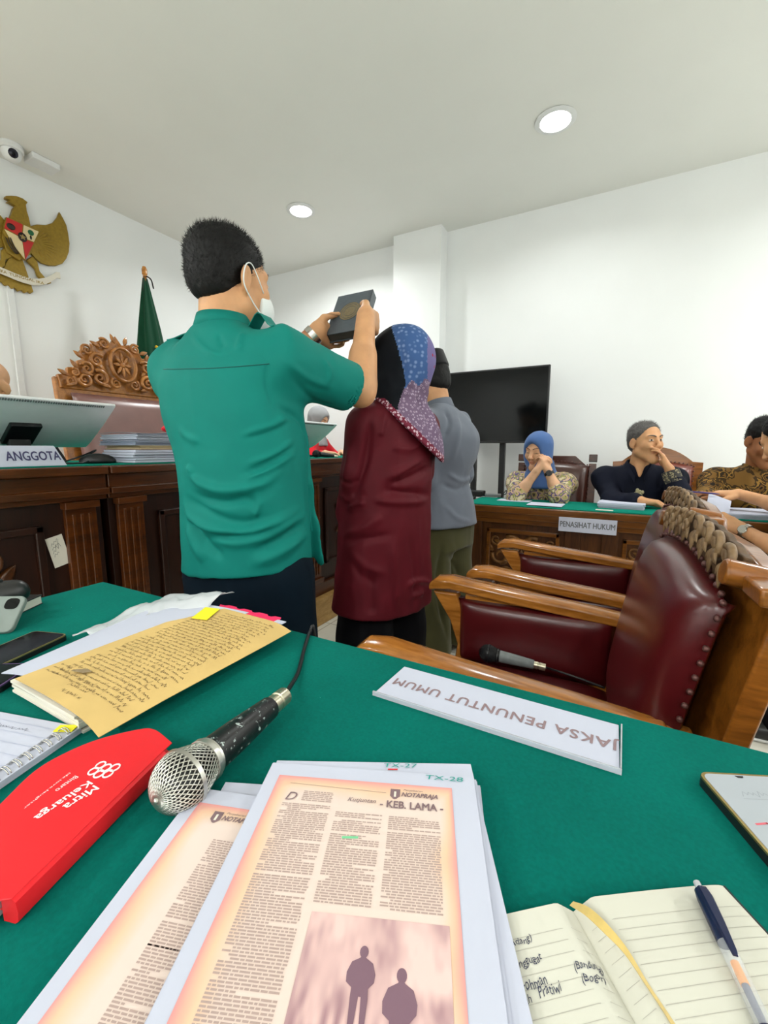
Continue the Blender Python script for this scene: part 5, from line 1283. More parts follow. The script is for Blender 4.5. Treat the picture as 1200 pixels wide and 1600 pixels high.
    c = cast(V, F, [(300 + i * 6, 886 + 18 * math.sin(PI * (i / 30) ** .8) - 2) for i in range(0, 31)])
    # collar fold and shoulder straps
    g = G(); R = []
    for a in np.linspace(-.25 * PI, 1.25 * PI, 28):
        d = -rt * math.cos(a) - fwd * math.sin(a); f = .5 + .5 * math.sin(a)
        R.append([neck + d * .064 + vec(0, .005, .040), neck + d * .0685 + vec(0, .005, .041), neck + d * (.080 + .004 * (1 - f)) + vec(0, .003, .0 - .012 * (1 - f)), neck + d * (.077) + vec(0, .003, .0 - .012 * (1 - f))])
    obj('collar', g.rings(R), M['teal'], sh, smooth=True)
    for s, bend in ((1, .035), (-1, .008)):
        p0 = neck + rt * s * .075 + vec(0, 0, -.002) + fwd * .03; p1 = shR if s > 0 else shL; p1 = p1 + vec(0, 0, .068); R = []
        for q in np.linspace(0, 1, 10):
            p = p0 + (p1 - p0) * q + vec(0, 0, .008 + bend * math.sin(PI * min(1, q * 1.1)) ** 2); a = fwd * .022
            R.append([p - a, p + a, p + a + vec(0, 0, .003), p - a + vec(0, 0, .003)])
        obj('shoulder_strap', G().rings(R), M['teal'], sh, smooth='auto')
    # trousers
    S = SDF(.007)
    S.loft([((bx, by, .60), .17, .135), ((bx, by, .75), .172, .135), ((bx, by, .92), .165, .13)], rt, k=.03, n=2.3)
    for h, k, a, t in stand_legs(pel, rt, fwd): S.chain([h + vec(0, 0, -.1), k, np.array([a[0], a[1], .035])], [.105, .092, .082], .03)
    S.cut((0, 0, .022), (0, 0, -1)); V, F = S.mesh(); V = fabric_noise(V, F, .006, (8, 8, 4), 1)
    obj('trousers', (V, F), M['navy_cloth'], T, smooth=True)
    for h, k, a, t in stand_legs(pel, rt, fwd):
        S = SDF(.006); f0 = np.array([a[0], a[1], .05]); S.cone(f0 - fwd * .03, f0 + fwd * .17 + vec(0, 0, -.01), .05, .04, .02, flat=(0, 0, 1), fl=.9); S.cut((0, 0, .002), (0, 0, -1)); obj('shoe', S.mesh(), M['black_shoe'], T, smooth=True)
    d = nrm(wrL - elL); g = G().lathe([(.030, -.010), (.0335, -.010), (.0335, .010), (.030, .010)], wrL - d * .022, d, 28, cap=False); obj('wristwatch', g, M['chrome'], T, smooth='auto')
M['mask'] = plain('white mask fabric', srgb(232, 236, 236), .8)
M['teal'] = cloth('teal shirt cloth', srgb(14, 120, 110), .05, .7, sheen=.0)
M['teal_dark'] = cloth('teal seam thread', srgb(22, 84, 78), .05, .8)
M['navy_cloth'] = cloth('dark navy cloth', srgb(3, 20, 32), .15, .8, sheen=0)
M['black_shoe'] = plain('black shoe leather', srgb(20, 20, 20), .35)
man_teal()

t = thing('book', 'thick black hardcover book with a gold medallion raised over the woman in the headscarf', 'book', Bc)
RB = np.array([r_, u_, np.cross(r_, u_)]).T; nz_ = np.cross(r_, u_); sg = 1 if nz_ @ n_ > 0 else -1
M['book'] = plain('black book cloth', srgb(76, 84, 92), .4, var=.08, scale=80)
M['medal'] = plain('dull gold print', srgb(126, 112, 84), .45, .3, var=.15, scale=200)
obj('page_block', G().box(Bc - r_ * .002, (bw - .012, bh - .010, bt - .006), RB), plain('grey gilt page edges', srgb(70, 66, 60), .5), t)
obj('cover', G().box(Bc + n_ * (bt / 2 - .0015), (bw, bh, .003), RB).box(Bc - n_ * (bt / 2 - .0015), (bw, bh, .003), RB).box(Bc + r_ * (bw / 2 - .0015), (.003, bh, bt), RB), M['book'], t, bevel=.001)
g = G(); c0 = Bc + n_ * (bt / 2 + .0004) + u_ * .004
g.raw([c0 + r_ * .038 * math.cos(a) + u_ * .046 * math.sin(a) for a in np.linspace(0, 2 * PI, 40, endpoint=False)], [tuple(range(40))]); obj('medallion', g, M['medal'], t)
g = G()
for f in (.040, .032, .022): g.tube([c0 + n_ * .0004 + r_ * .95 * f * math.cos(a) + u_ * f * 1.15 * math.sin(a) for a in np.linspace(0, 2 * PI, 41)], .0006, 5)
obj('medallion_ring', g, M['book'], t)

# ------------------------------------------------------------------ the woman in the maroon tunic and patterned headscarf
def woman_maroon():
    bx, by = -.735, 1.365
    T = thing('person', 'woman in maroon tunic and patterned blue and purple headscarf standing with her back turned', 'person', (bx, by, 0))
    fwd = nrm(vec(-.95, .30, 0)); rt = vec(fwd[1], -fwd[0], 0)
    neck = vec(-.700, 1.375, 1.275); chest = vec(-.715, 1.37, 1.08); pel = vec(bx, by, .80)
    hd = Head((-.715, 1.41, 1.395), nrm(fwd + vec(0, 0, -.22)), (0, 0, 1), .98)
    shL = neck - rt * .140 + vec(0, 0, -.085); shR = neck + rt * .140 + vec(0, 0, -.085)
    elL = dep(561, 742, 1.455); wrL = dep(545, 800, 1.515); hdir = nrm(vec(-.5, .85, -.1))
    elR = shR + (elL - shL) * 1.0 + rt * .02; wrR = wrL + rt * .14
    S = SDF(.0055); base_body(S, hd, neck, chest, pel, rt, [(shL, elL, wrL), (shR, elR, wrR)], stand_legs(pel, rt, fwd, .085, .42), .92, (.042, .036, .024), .048)
    hand(S, wrL, rt * .8 + fwd * .3 - vec(0, 0, .3), -fwd, False, [(20, 30, 20)] * 4, .04, None, .9); hand(S, wrR, -rt * .8 + fwd * .3 - vec(0, 0, .3), -fwd, True, [(20, 30, 20)] * 4, .04, None, .9)
    finish_body(T, S, hd, SK2); hd.eyes(T); hd.brows(T, M['hair'])
    S = SDF(.005)
    S.loft([((bx - .006, by - .01, .535), .212, .142), ((bx - .003, by, .63), .204, .140), ((bx, by, .80), .190, .140), ((bx + .006, by, .93), .174, .134), ((-.718, 1.367, 1.06), .170, .130), ((-.706, 1.37, 1.16), .160, .118), ((-.703, 1.372, 1.23), .140, .095), ((-.70, 1.375, 1.275), .07, .062)], rt, k=.03, n=2.2, rnd=.006)
    for s in (shL, shR): S.ell(s + vec(0, 0, -.008), .060, None, .05)
    for s, e, w in ((shL, elL, wrL), (shR, elR, wrR)): S.cone(s, e, .064, .058, .025); S.cone(e, w, .057, .046, .02)
    S.loft([((bx - .006, by - .01, .47), .198, .128), ((bx - .006, by - .01, .555), .200, .130)], rt, k=.004, op='s', n=2.2, rnd=.004)
    V, F = S.mesh()
    Z = lambda L: [(460 + x * .3624, 480 + y * .3624) for x, y in L]
    rows = [(Z([(390, 740), (470, 700), (560, 650)]), .012, .010), (Z([(400, 770), (500, 735), (590, 690)]), .012, -.011), (Z([(380, 790), (480, 800), (600, 810)]), .014, -.014), (Z([(340, 830), (450, 840), (600, 835)]), .012, .010), (Z([(420, 600), (500, 610), (570, 570)]), .012, .007),
            (Z([(230, 870), (270, 850), (310, 840)]), .012, .012), (Z([(220, 980), (300, 950), (380, 900)]), .014, .009), (Z([(210, 1010), (300, 1000), (420, 980)]), .014, -.010), (Z([(240, 1050), (310, 1120), (400, 1150)]), .014, .006), (Z([(240, 1090), (290, 1160), (360, 1200)]), .014, -.005),
            (Z([(420, 1000), (430, 1150), (440, 1320)]), .018, .008), (Z([(500, 980), (520, 1150), (520, 1300)]), .016, -.008), (Z([(320, 1100), (330, 1250), (330, 1330)]), .018, -.008), (Z([(480, 1200), (540, 1180), (590, 1190)]), .012, .009), (Z([(500, 1250), (560, 1230)]), .01, .008),
            (Z([(330, 470), (318, 600), (290, 720), (250, 830)]), .013, -.016), (Z([(240, 600), (230, 700), (205, 800)]), .014, .008), (Z([(390, 440), (380, 520), (370, 560)]), .012, .007), (Z([(200, 740), (240, 760), (270, 740)]), .01, -.007), (Z([(190, 800), (230, 830), (260, 810)]), .01, .007)]
    V = crease(V, F, rows); V = fabric_noise(V, F, .0035, (11, 11, 6), 5, .0012)
    obj('tunic', (V, F), M['maroon'], T, smooth=True)
    S = SDF(.007)
    for h, k, a, t in stand_legs(pel, rt, fwd, .085, .42): S.chain([h, k, np.array([a[0], a[1], .04])], [.10, .095, .085], .04)
    S.cut((0, 0, .03), (0, 0, -1)); V, F = S.mesh(); V = fabric_noise(V, F, .005, (9, 9, 4), 3); obj('trousers', (V, F), M['black_cloth'], T, smooth=True)
    for h, k, a, t in stand_legs(pel, rt, fwd, .085, .42):
        S = SDF(.006); f0 = np.array([a[0], a[1], .045]); S.cone(f0 - fwd * .02, f0 + fwd * .14 + vec(0, 0, -.01), .043, .034, .02); S.cut((0, 0, .002), (0, 0, -1)); obj('shoe', S.mesh(), M['black_shoe'], T, smooth=True)
    # headscarf
    S = SDF(.0048)
    S.ell(hd.L(0, -.008, .036), vec(.090, .108, .100), hd.R, .02).ell(hd.L(0, .015, -.03), vec(.088, .095, .10), hd.R, .04).ell(hd.L(0, -.070, .005), vec(.088, .085, .105), hd.R, .05)
    S.loft([((-.702, 1.372, 1.0), .20, .150), ((-.70, 1.374, 1.12), .195, .148), ((-.698, 1.376, 1.20), .165, .128), ((-.70, 1.382, 1.26), .112, .104), ((-.705, 1.395, 1.34), .092, .10)], rt, k=.05, n=2.1)
    a, b = dep(588, 624, 1.4), dep(697, 729, 1.4); nn = np.cross(a - CAM, b - CAM); nn = nn if nn[2] < 0 else -nn
    S.cut(b, nn, k=.006); S.cut(neck + fwd * .12, fwd, neck + vec(-.3, -.3, -.4), neck + vec(.3, .3, .02), k=.01)
    S.ell(hd.L(0, .125, -.012), vec(.055, .06, .075), hd.R, .01, 's')
    V, F = S.mesh(2)
    rows = [(Z([(480, 330), (510, 370), (540, 400), (550, 440)]), .011, -.010), (Z([(430, 365), (500, 375), (545, 385)]), .010, .008), (Z([(560, 330), (590, 450), (620, 600)]), .014, .008), (Z([(530, 300), (550, 420), (590, 540)]), .012, -.007), (Z([(600, 300), (625, 420), (640, 560)]), .012, -.005), (Z([(460, 170), (470, 250), (480, 310)]), .01, -.005), (Z([(370, 200), (400, 300), (430, 360)]), .012, .004)]
    V = crease(V, F, rows); V = fabric_noise(V, F, .0012, (14, 14, 10), 8)
    X, Y = proj(V); fc = F.mean if False else V[F].mean(1); fx, fy = proj(fc)
    bx_ = np.array([[512, 612], [545, 622], [575, 630], [600, 634], [632, 622]]); lim = np.interp(fy, bx_[:, 0], bx_[:, 1])
    toward = ((fc - hd.c) @ fwd) > -.15
    mi = np.where(fx < lim, 0, np.where(fy < 600 - (fx - 640) * .16 + 5 * np.sin(fx * .3), 1, 2)); mi[(fy > 640)] = 2
    dist = ((fx - 588) * (729 - 624) - (fy - 624) * (697 - 588)) / math.hypot(105, 109); mi[(dist < 10) & (fy > 622)] = 3
    mi[(mi == 1) & (fx > 668) & (fy < 600)] = 4
    obj('headscarf', (V, F, mi), [M['scarf_black'], M['scarf_blue'], M['scarf_purple'], M['scarf_border'], M['scarf_lilac']], T, smooth=True)
def dots(name, base, dot, scale, r0, r1, ring=None):
    t = NT(name); t.set(Roughness=.8, Specular_IOR_Level=.2); mp = t.coord(); v = t.n('ShaderNodeTexVoronoi'); v.inputs['Scale'].default_value = scale; v.inputs['Randomness'].default_value = .55; t.l(mp, 0, v, 'Vector')
    st_ = [(0, ring or dot), (r0, ring or dot), (r0 + .02, dot), (r1, dot), (r1 + .03, base)] if ring else [(0, dot), (r0, dot), (r1, base)]
    r = t.ramp(v, 'Distance', st_); t.l(r, 0, t.b, 'Base Color'); t.bump(t.noise(mp, 800, 2), 0, .2, .0006); return t.m
M['scarf_black'] = cloth('black scarf', srgb(16, 20, 26), .1, .8, sheen=0)
M['scarf_blue'] = dots('blue flowered scarf', srgb(62, 92, 142), srgb(120, 142, 186), 62, .16, .42)
M['scarf_lilac'] = dots('lilac scarf edge', srgb(112, 104, 150), srgb(150, 44, 70), 30, .14, .18)
M['scarf_purple'] = dots('purple ringed scarf', srgb(112, 92, 116), srgb(172, 156, 176), 88, .16, .34, srgb(104, 60, 84))
M['scarf_border'] = dots('maroon bordered scarf', srgb(112, 36, 56), srgb(206, 180, 192), 80, .14, .36, srgb(112, 36, 56))
M['maroon'] = cloth('maroon tunic cloth', srgb(88, 20, 30), .1, .6, sheen=0)
M['black_cloth'] = cloth('black cloth', srgb(12, 12, 16), .15, .85, sheen=0)
woman_maroon()

# ------------------------------------------------------------------ the man in the grey shirt behind her
def man_grey():
    bx, by = -.800, 2.12
    T = thing('person', 'man in grey shirt, olive trousers and black cap standing behind the maroon woman', 'person', (bx, by, 0))
    fwd = nrm(vec(-.97, .22, 0)); rt = vec(fwd[1], -fwd[0], 0); neck = vec(bx - .035, by + .02, 1.325); chest = vec(bx, by, 1.15); pel = vec(bx, by, .85)
    hd = Head(neck + fwd * .052 + vec(0, 0, .115), nrm(fwd + vec(0, 0, -.35)), (0, 0, 1), 1.0)
    shL, shR = neck - rt * .175 + vec(0, 0, -.085), neck + rt * .175 + vec(0, 0, -.085)
    elL = shL + vec(.03, -.02, -.27); elR = shR + vec(.03, .02, -.27); wrL = elL + fwd * .23 + rt * .08 + vec(0, 0, -.06); wrR = elR + fwd * .23 - rt * .08 + vec(0, 0, -.06)
    S = SDF(.006); base_body(S, hd, neck, chest, pel, rt, [(shL, elL, wrL), (shR, elR, wrR)], stand_legs(pel, rt, fwd, .1, .45), .95)
    hand(S, wrL, fwd * .6 + rt * .7, vec(0, 0, -1), False, None, .04, None, .95); hand(S, wrR, fwd * .6 - rt * .7, vec(0, 0, -1), True, None, .04, None, .95)
    finish_body(T, S, hd, SK1); hd.eyes(T); hd.brows(T, M['hair']); hair_cap(hd, T, M['hair'], h=.005, nape=-.04)
    S = SDF(.005); c = hd.L(0, -.012, .075); u = hd.R[:, 2]; S.loft([(c - u * .015, .085, .107), (c + u * .055, .080, .100), (c + u * .075, .078, .098)], hd.R[:, 0], n=2.1, rnd=.006); obj('cap', S.mesh(), M['black_velvet'], T, smooth=True)
    S = SDF(.0065)
    S.loft([((bx + .012, by - .01, .71), .215, .150), ((bx, by, .84), .195, .142), ((bx - .006, by, .95), .172, .124), ((bx + .006, by, 1.06), .195, .146), ((bx + .012, by, 1.18), .20, .142), ((bx - .010, by + .01, 1.262), .165, .105), ((bx - .033, by + .02, 1.332), .066, .062)], rt, k=.03, n=2.2, rnd=.006)
    for s, e, w in ((shL, elL, wrL), (shR, elR, wrR)): S.ell(s, .068, None, .05); S.cone(s, e, .07, .062, .04); S.cone(e, w, .06, .045, .03); S.cut(w + nrm(w - e) * .0, nrm(w - e), w - .07, w + .07)
    V, F = S.mesh(); V = crease(V, F, [([(690, 757), (715, 764), (738, 755)], .014, -.014), ([(700, 740), (720, 752), (738, 745)], .012, .010), ([(696, 640), (702, 660), (692, 690)], .014, -.014), ([(712, 640), (716, 680), (706, 720)], .016, .008), ([(695, 790), (715, 810), (735, 815)], .014, .008)])
    V = fabric_noise(V, F, .004, (9, 9, 5), 4, .0015); obj('shirt', (V, F), M['grey_shirt'], T, smooth=True)
    c = neck + vec(.0, 0, .012); obj('collar', G().lathe([(.060, -.02), (.074, -.028), (.072, -.022), (.064, .018), (.058, .018)], c, nrm(vec(-.25, .05, 1)), 28, cap=False), M['grey_shirt'], T, smooth='auto')
    S = SDF(.007)
    S.loft([((bx, by, .60), .185, .14), ((bx, by, .76), .18, .135)], rt, k=.03)
    for h, k, a, t in stand_legs(pel, rt, fwd, .1, .45): S.chain([h + vec(0, 0, -.1), k, np.array([a[0], a[1], .06])], [.115, .112, .108], .03)
    S.cut((0, 0, .045), (0, 0, -1)); V, F = S.mesh(); V = crease(V, F, [([(690, 850), (685, 920), (700, 1000)], .02, -.018), ([(705, 850), (708, 930), (716, 1000)], .018, .012), ([(700, 870), (712, 890), (716, 900)], .014, -.01)]); V = fabric_noise(V, F, .008, (10, 10, 3), 6, .002)
    obj('trousers', (V, F), M['olive'], T, smooth=True)
    for h, k, a, t in stand_legs(pel, rt, fwd, .1, .45):
        S = SDF(.006); f0 = np.array([a[0], a[1], .045]); S.cone(f0 - fwd * .04, f0 + fwd * .17 + vec(0, 0, -.01), .045, .036, .02); S.cut((0, 0, .002), (0, 0, -1)); obj('sandal', S.mesh(), plain('brown sandal', srgb(110, 84, 56), .6), T, smooth=True)
M['black_velvet'] = cloth('black cap velvet', srgb(16, 17, 20), .1, .9, sheen=.3)
M['grey_shirt'] = cloth('grey blue shirt cloth', srgb(104, 110, 122), .06, .7)
M['olive'] = cloth('olive trousers cloth', srgb(70, 68, 40), .12, .75)
man_grey()
# ------------------------------------------------------------------ seated people
def batik(name, stops, scale, dist=1.5, rough=.7):
    t = NT(name); t.set(Roughness=rough, Specular_IOR_Level=.25); mp = t.coord(); n = t.noise(mp, scale, 2, .5, dist); v = t.n('ShaderNodeTexVoronoi'); v.inputs['Scale'].default_value = scale * 1.7; t.l(mp, 0, v, 'Vector')
    m = t.math('ADD', t.math('MULTIPLY', n, .8), t.math('MULTIPLY', v, .45)); r = t.ramp(m, 0, stops, 'CONSTANT'); t.l(r, 0, t.b, 'Base Color'); return t.m
M['floral'] = batik('flowered blouse', [(0, srgb(46, 44, 92)), (.36, srgb(96, 84, 62)), (.46, srgb(176, 160, 104)), (.54, srgb(196, 164, 138)), (.61, srgb(88, 74, 118)), (.67, srgb(150, 146, 84)), (.74, srgb(206, 190, 160))], 14)
M['navy_shirt'] = cloth('navy shirt', srgb(14, 18, 34), .15, .75, sheen=0)
M['batik'] = batik('brown batik', [(0, srgb(30, 20, 10)), (.42, srgb(112, 78, 30)), (.50, srgb(46, 32, 14)), (.56, srgb(150, 112, 48)), (.62, srgb(62, 44, 18)), (.70, srgb(124, 90, 38))], 8.5, 2.5)
M['blue_scarf'] = cloth('blue headscarf', srgb(74, 104, 156), .06, .8)
M['grey_scarf'] = cloth('grey headscarf', srgb(150, 150, 152), .05, .8)
M['red_robe'] = cloth('red robe', srgb(208, 24, 40), .06, .7); M['white_band'] = cloth('white bib', srgb(216, 216, 224), .03, .8)
M['black_robe'] = cloth('black robe', srgb(12, 12, 15), .1, .85, sheen=0)
def watch(T, wr, el, r, m):
    d = nrm(np.asarray(el) - wr); W_ = obj('wristwatch', G().lathe([(r, -.009), (r + .004, -.009), (r + .004, .009), (r, .009)], np.asarray(wr) + d * .022, d, 24, cap=False), m, T, smooth='auto')
    n = nrm(CAM - wr); n = nrm(n - d * (n @ d)); c = np.asarray(wr) + d * .022 + n * (r + .003); obj('dial', G().lathe([(.001, -.003), (.018, -.003), (.019, .003), (.016, .006), (.001, .006)], c, n, 24), m, W_, smooth='auto')
def seated(name, label, base, fwd, neck, pel, head, sk, shirt, armsd, hands, sleeves, hairm=None, h=.006, sh_w=.18, bulk=.95, floor=0., long=True, legs=True, seed=1, open_neck=False):
    T = thing('person', label, 'person', base); fwd = nrm(fwd); rt = vec(fwd[1], -fwd[0], 0); neck = np.asarray(neck, float); pel = np.asarray(pel, float); chest = pel * .42 + neck * .58
    arms = []
    for (s, el, wr) in armsd: arms.append((neck + rt * s * sh_w + vec(0, 0, -.075), np.asarray(el, float), np.asarray(wr, float)))
    S = SDF(h); base_body(S, head, neck, chest, pel, rt, arms, sit_legs(pel, rt, fwd, .1, floor) if legs else [], bulk * .92, (.043, .037, .026), .050)
    for a in hands: hand(S, **a)
    if open_neck: S.chain([neck + fwd * .060 + vec(0, 0, .012), neck + fwd * .102 + vec(0, 0, -.048)], [.028, .009], .012, flat=fwd, fl=.6)
    finish_body(T, S, head, sk)
    S = SDF(h); w = nrm(neck - pel)
    S.loft([(pel - vec(0, 0, .08), .19 * bulk, .145 * bulk), (pel + w * .1, .18 * bulk, .135 * bulk), (chest, .19 * bulk, .132 * bulk), (neck * .75 + chest * .25 - vec(0, 0, .02), .165 * bulk, .10 * bulk), (neck - w * .02, .085, .075), (neck + w * .012, .066, .062)], rt, k=.03, n=2.2)
    for (sh, el, wr), q in zip(arms, sleeves):
        S.ell(sh, .064, None, .05); S.cone(neck * .66 + sh * .34 - vec(0, 0, .028), sh, .066, .066, .05); S.cone(sh, el, .064, .054, .04)
        if q > 1: S.cone(el, el + (wr - el) * (q - 1), .056, .046, .03)
    V, F = S.mesh(); V = fabric_noise(V, F, .004, (13, 13, 8), seed, .0015)
    sh_ = obj('shirt', (V, F), shirt, T, smooth=True)
    if legs:
        S = SDF(.009)
        for hp, k, a, t in sit_legs(pel, rt, fwd, .1, floor): S.chain([hp, k, a + vec(0, 0, -.03)], [.10, .082, .07], .03)
        obj('trousers', S.mesh(), M['black_cloth'], T, smooth=True)
        for hp, k, a, t in sit_legs(pel, rt, fwd, .1, floor):
            S = SDF(.008); f0 = np.array([a[0], a[1], floor + .045]); S.cone(f0 - fwd * .04, f0 + fwd * .16 + vec(0, 0, -.01), .045, .036, .02); S.cut((0, 0, floor + .002), (0, 0, -1)); obj('shoe', S.mesh(), M['black_shoe'], T, smooth=True)
    if hairm: hair_cap(head, T, hairm, h=.005, front=.050, top=.985, strands=2200)
    return T, sh_, rt, arms
def scarf(T, hd, neck, rt, fwd, m, drape=.10, h=.006, bib=True):
    S = SDF(h); S.ell(hd.L(0, -.008, .036), vec(.090, .108, .100), hd.R, .02).ell(hd.L(0, .005, -.045), vec(.084, .090, .085), hd.R, .04)
    S.loft([(neck + vec(0, 0, -drape), .15, .125), (neck + vec(0, 0, -.04), .125, .115), (neck + vec(0, 0, .03), .088, .090), (neck + vec(0, 0, .08), .078, .086)], rt, k=.05)
    S.ell(hd.L(0, .128, -.006), vec(.066, .080, .088), hd.R, .012, 's')
    V, F = S.mesh(2); V = fabric_noise(V, F, .003, (16, 16, 9), 3, .001); return obj('headscarf', (V, F), m, T, smooth=True)

# woman in the blue headscarf
hc = ony(841, 706, 2.985); fw_ = nrm(vec(-.32, -.92, -.16)); hd = Head(hc, fw_, nrm(vec(.04, -.05, 1)), .94)
nk = vec(hc[0] + .012, 3.07, hc[2] - .140); pl = vec(nk[0] + .01, 3.12, .50); wL = ony(856, 735, 2.86); wR = ony(838, 737, 2.85)
T, s_, rt, arms = seated('person', 'woman in blue headscarf and flowered blouse with hands folded before her mouth', (nk[0], 3.12, 0), vec(-.12, -1, 0), nk, pl, hd, SK2, M['floral'],
    [(1, ony(806, 778, 2.84), wR), (-1, ony(873, 776, 2.84), wL)],
    [dict(w=wR, y=vec(.35, .25, .9), z=vec(.8, .5, -.3), right=True, curls=[(40, 55, 40)] * 4, s=.88), dict(w=wL, y=vec(-.30, .2, .93), z=vec(-.8, .5, .1), right=False, curls=[(38, 52, 40)] * 4, s=.88)], [1.25, 1.25], h=.0055, sh_w=.155, bulk=.86, seed=2)
scarf(T, hd, nk, rt, vec(-.12, -1, 0), M['blue_scarf']); hd.brows(T, M['hair'], .0024); watch(T, wL, arms[1][1], .027, M['black_plastic'])

# man in the navy shirt
hc = ony(1008, 692, 3.0); hd = Head(hc, nrm(vec(.62, -.78, .04)), nrm(vec(-.03, 0, 1)), .98)
nk = vec(hc[0] - .02, 3.06, hc[2] - .145); pl = vec(nk[0], 3.12, .50); wL = ony(1046, 733, 2.90); mouth = hd.L(.0, .10, -.06)
hy = nrm(mouth + vec(.0, 0, .03) - wL); T, s_, rt, arms = seated('person', 'man in navy shirt with short grey hair holding a hand over his mouth', (nk[0], 3.12, 0), vec(.05, -1, 0), nk, pl, hd, SK1, M['navy_shirt'],
    [(1, ony(957, 785, 2.88), ony(1000, 782, 2.80)), (-1, ony(1061, 772, 2.88), wL)],
    [dict(w=ony(1000, 782, 2.80), y=vec(1, -.1, -.05), z=vec(0, 0, -1), right=True, s=.95), dict(w=wL, y=hy, z=nrm(mouth - wL - vec(.10, 0, .06)), right=False, curls=[(14, 25, 18)] * 4, spread=.10, s=.95)], [1.8, 1.55], hairm=M['hair_grey'], h=.0055, sh_w=.18, seed=3, open_neck=True)
hd.eyes(T, (.003, .001)); hd.brows(T, M['hair_grey'])
V = None
cf = arms[1]; d = nrm(cf[2] - cf[1]); q = cf[1] + (cf[2] - cf[1]) * .55; obj('cuff', G().lathe([(.044, -.03), (.048, -.03), (.044, .035), (.040, .035)], q + d * .02, d, 24, cap=False), batik('patterned cuff', [(0, srgb(30, 30, 40)), (.5, srgb(150, 140, 110)), (.6, srgb(60, 58, 56))], 40), s_, smooth='auto')
p = ony(997, 770, 2.97); S2 = SDF(.005)
g = G(); e0 = ony(997, 771, 2.945)
for k in range(9): a = k * 2.4; c = e0 + vec(.020 * math.cos(a) * (.3 + .1 * k), -.004, .022 * math.sin(a) * (.3 + .1 * k)); g.ball(c, (.010, .005, .012), 8)
obj('flower_print', g, plain('pale flower print', srgb(176, 168, 132), .8, var=.3, scale=80), s_, smooth=True)

g = G(); f_ = vec(.05, -1, 0)
for sx in (-1, 1):   # open collar points
    P = [nk + vec(0, .045, .030), nk + rt * sx * .055 + vec(0, .015, .032), nk + rt * sx * .058 + f_ * .045 + vec(0, 0, .014), nk + rt * sx * .022 + f_ * .098 + vec(0, 0, -.060)]
    P = smooth_path(P, 5); R = [[p + vec(0, 0, .012), p + nrm(p - nk) * .006 + vec(0, 0, .010), p + nrm(p - nk) * .020 + vec(0, 0, -.020), p + nrm(p - nk) * .014 + vec(0, 0, -.020)] for p in P]
    obj('collar', G().rings(R), M['navy_shirt'], s_, smooth='auto')

# man in brown batik
hc = ony(1196, 690, 2.98); hd = Head(hc, nrm(vec(.30, -.80, -.42)), (0, 0, 1), 1.0)
nk = vec(hc[0] + .0, 3.07, hc[2] - .150); pl = vec(nk[0] + .02, 3.14, .50); wR = ony(1112, 776, 2.80); wL = vec(nk[0] + .12, 2.80, .83)
T, s_, rt, arms = seated('person', 'bearded man in brown batik shirt bending over papers', (nk[0], 3.14, 0), vec(-.1, -1, 0), nk, pl, hd, SK3, M['batik'],
    [(1, vec(nk[0] - .24, 2.92, .83), wR), (-1, vec(nk[0] + .22, 2.92, .83), wL)],
    [dict(w=wR, y=vec(-.75, -.5, .15), z=vec(.1, -.2, -1), right=True, curls=[(35, 45, 30)] * 4), dict(w=wL, y=vec(-.6, -.6, .0), z=vec(0, 0, -1), right=False)], [1.7, 1.7], hairm=M['hair'], h=.0055, sh_w=.185, bulk=1.0, seed=4)
hd.eyes(T); hd.brows(T, M['hair'], .004)
g = G(); g.tube([hd.L(x, .097 - abs(x) * .45, -.0455 - abs(x) * .22) for x in np.linspace(-.028, .028, 9)], [.0022, .0042, .005, .005, .0045, .005, .005, .0042, .0022], 8); obj('moustache', g, M['hair'], T, smooth=True)
S = SDF(.004); S.ell(hd.L(0, .068, -.104), vec(.030, .024, .020) * 1.0, hd.R, .01); obj('beard', S.mesh(), M['hair'], T, smooth=True)
S = SDF(.004); n2 = nk + vec(0, 0, .005); S.loft([(n2 - vec(0, 0, .02), .074, .070), (n2 + vec(0, 0, .028), .066, .062)], rt, rnd=.003); S.loft([(n2, .058, .054), (n2 + vec(0, 0, .06), .060, .056)], rt, op='s', k=.003); obj('collar', S.mesh(), M['batik'], s_, smooth=True)

# person at the right edge of the photo, seen mostly as two forearms, a little head and a shoe
hc = ony(1236, 688, 2.46); hd = Head(hc, nrm(vec(-.55, .50, -.42)), (0, 0, 1), 1.0)
nk = vec(hc[0] + .07, hc[1] - .04, hc[2] - .15); pl = vec(nk[0] + .12, nk[1] - .06, .50); w1 = ony(1155, 772, 2.74); w2 = ony(1158, 826, 2.44)
T, s_, rt, arms = seated('person', 'person in black at the right edge reaching over the papers with a wristwatch', (pl[0], pl[1], 0), vec(-1, .25, 0), nk, pl, hd, SK1, M['black_robe'],
    [(1, ony(1250, 800, 2.62), w1), (-1, ony(1235, 868, 2.30), w2)],
    [dict(w=w1, y=vec(-.95, .1, .0), z=vec(-.2, .1, -1), right=True, curls=[(30, 40, 30)] * 4), dict(w=w2, y=vec(-.85, .25, .45), z=vec(-.3, .6, -.6), right=False, curls=[(40, 45, 30)] * 4)], [1.0, 1.0], hairm=M['hair'], h=.006, sh_w=.18, seed=5, legs=False)
hd.eyes(T); hd.brows(T, M['hair']); watch(T, w2, arms[1][1], .029, M['chrome'])
S = SDF(.009); ft = vec(.56, 2.02, .045)
for hp, k, a in ((pl + vec(0, -.1, 0), vec(.68, 2.0, .48), ft + vec(.06, 0, .04)), (pl + vec(0, .1, 0), vec(.80, 2.35, .48), vec(.78, 2.32, .085))): S.chain([hp, k, a], [.10, .082, .072], .03)
obj('trousers', S.mesh(), M['black_cloth'], T, smooth=True)
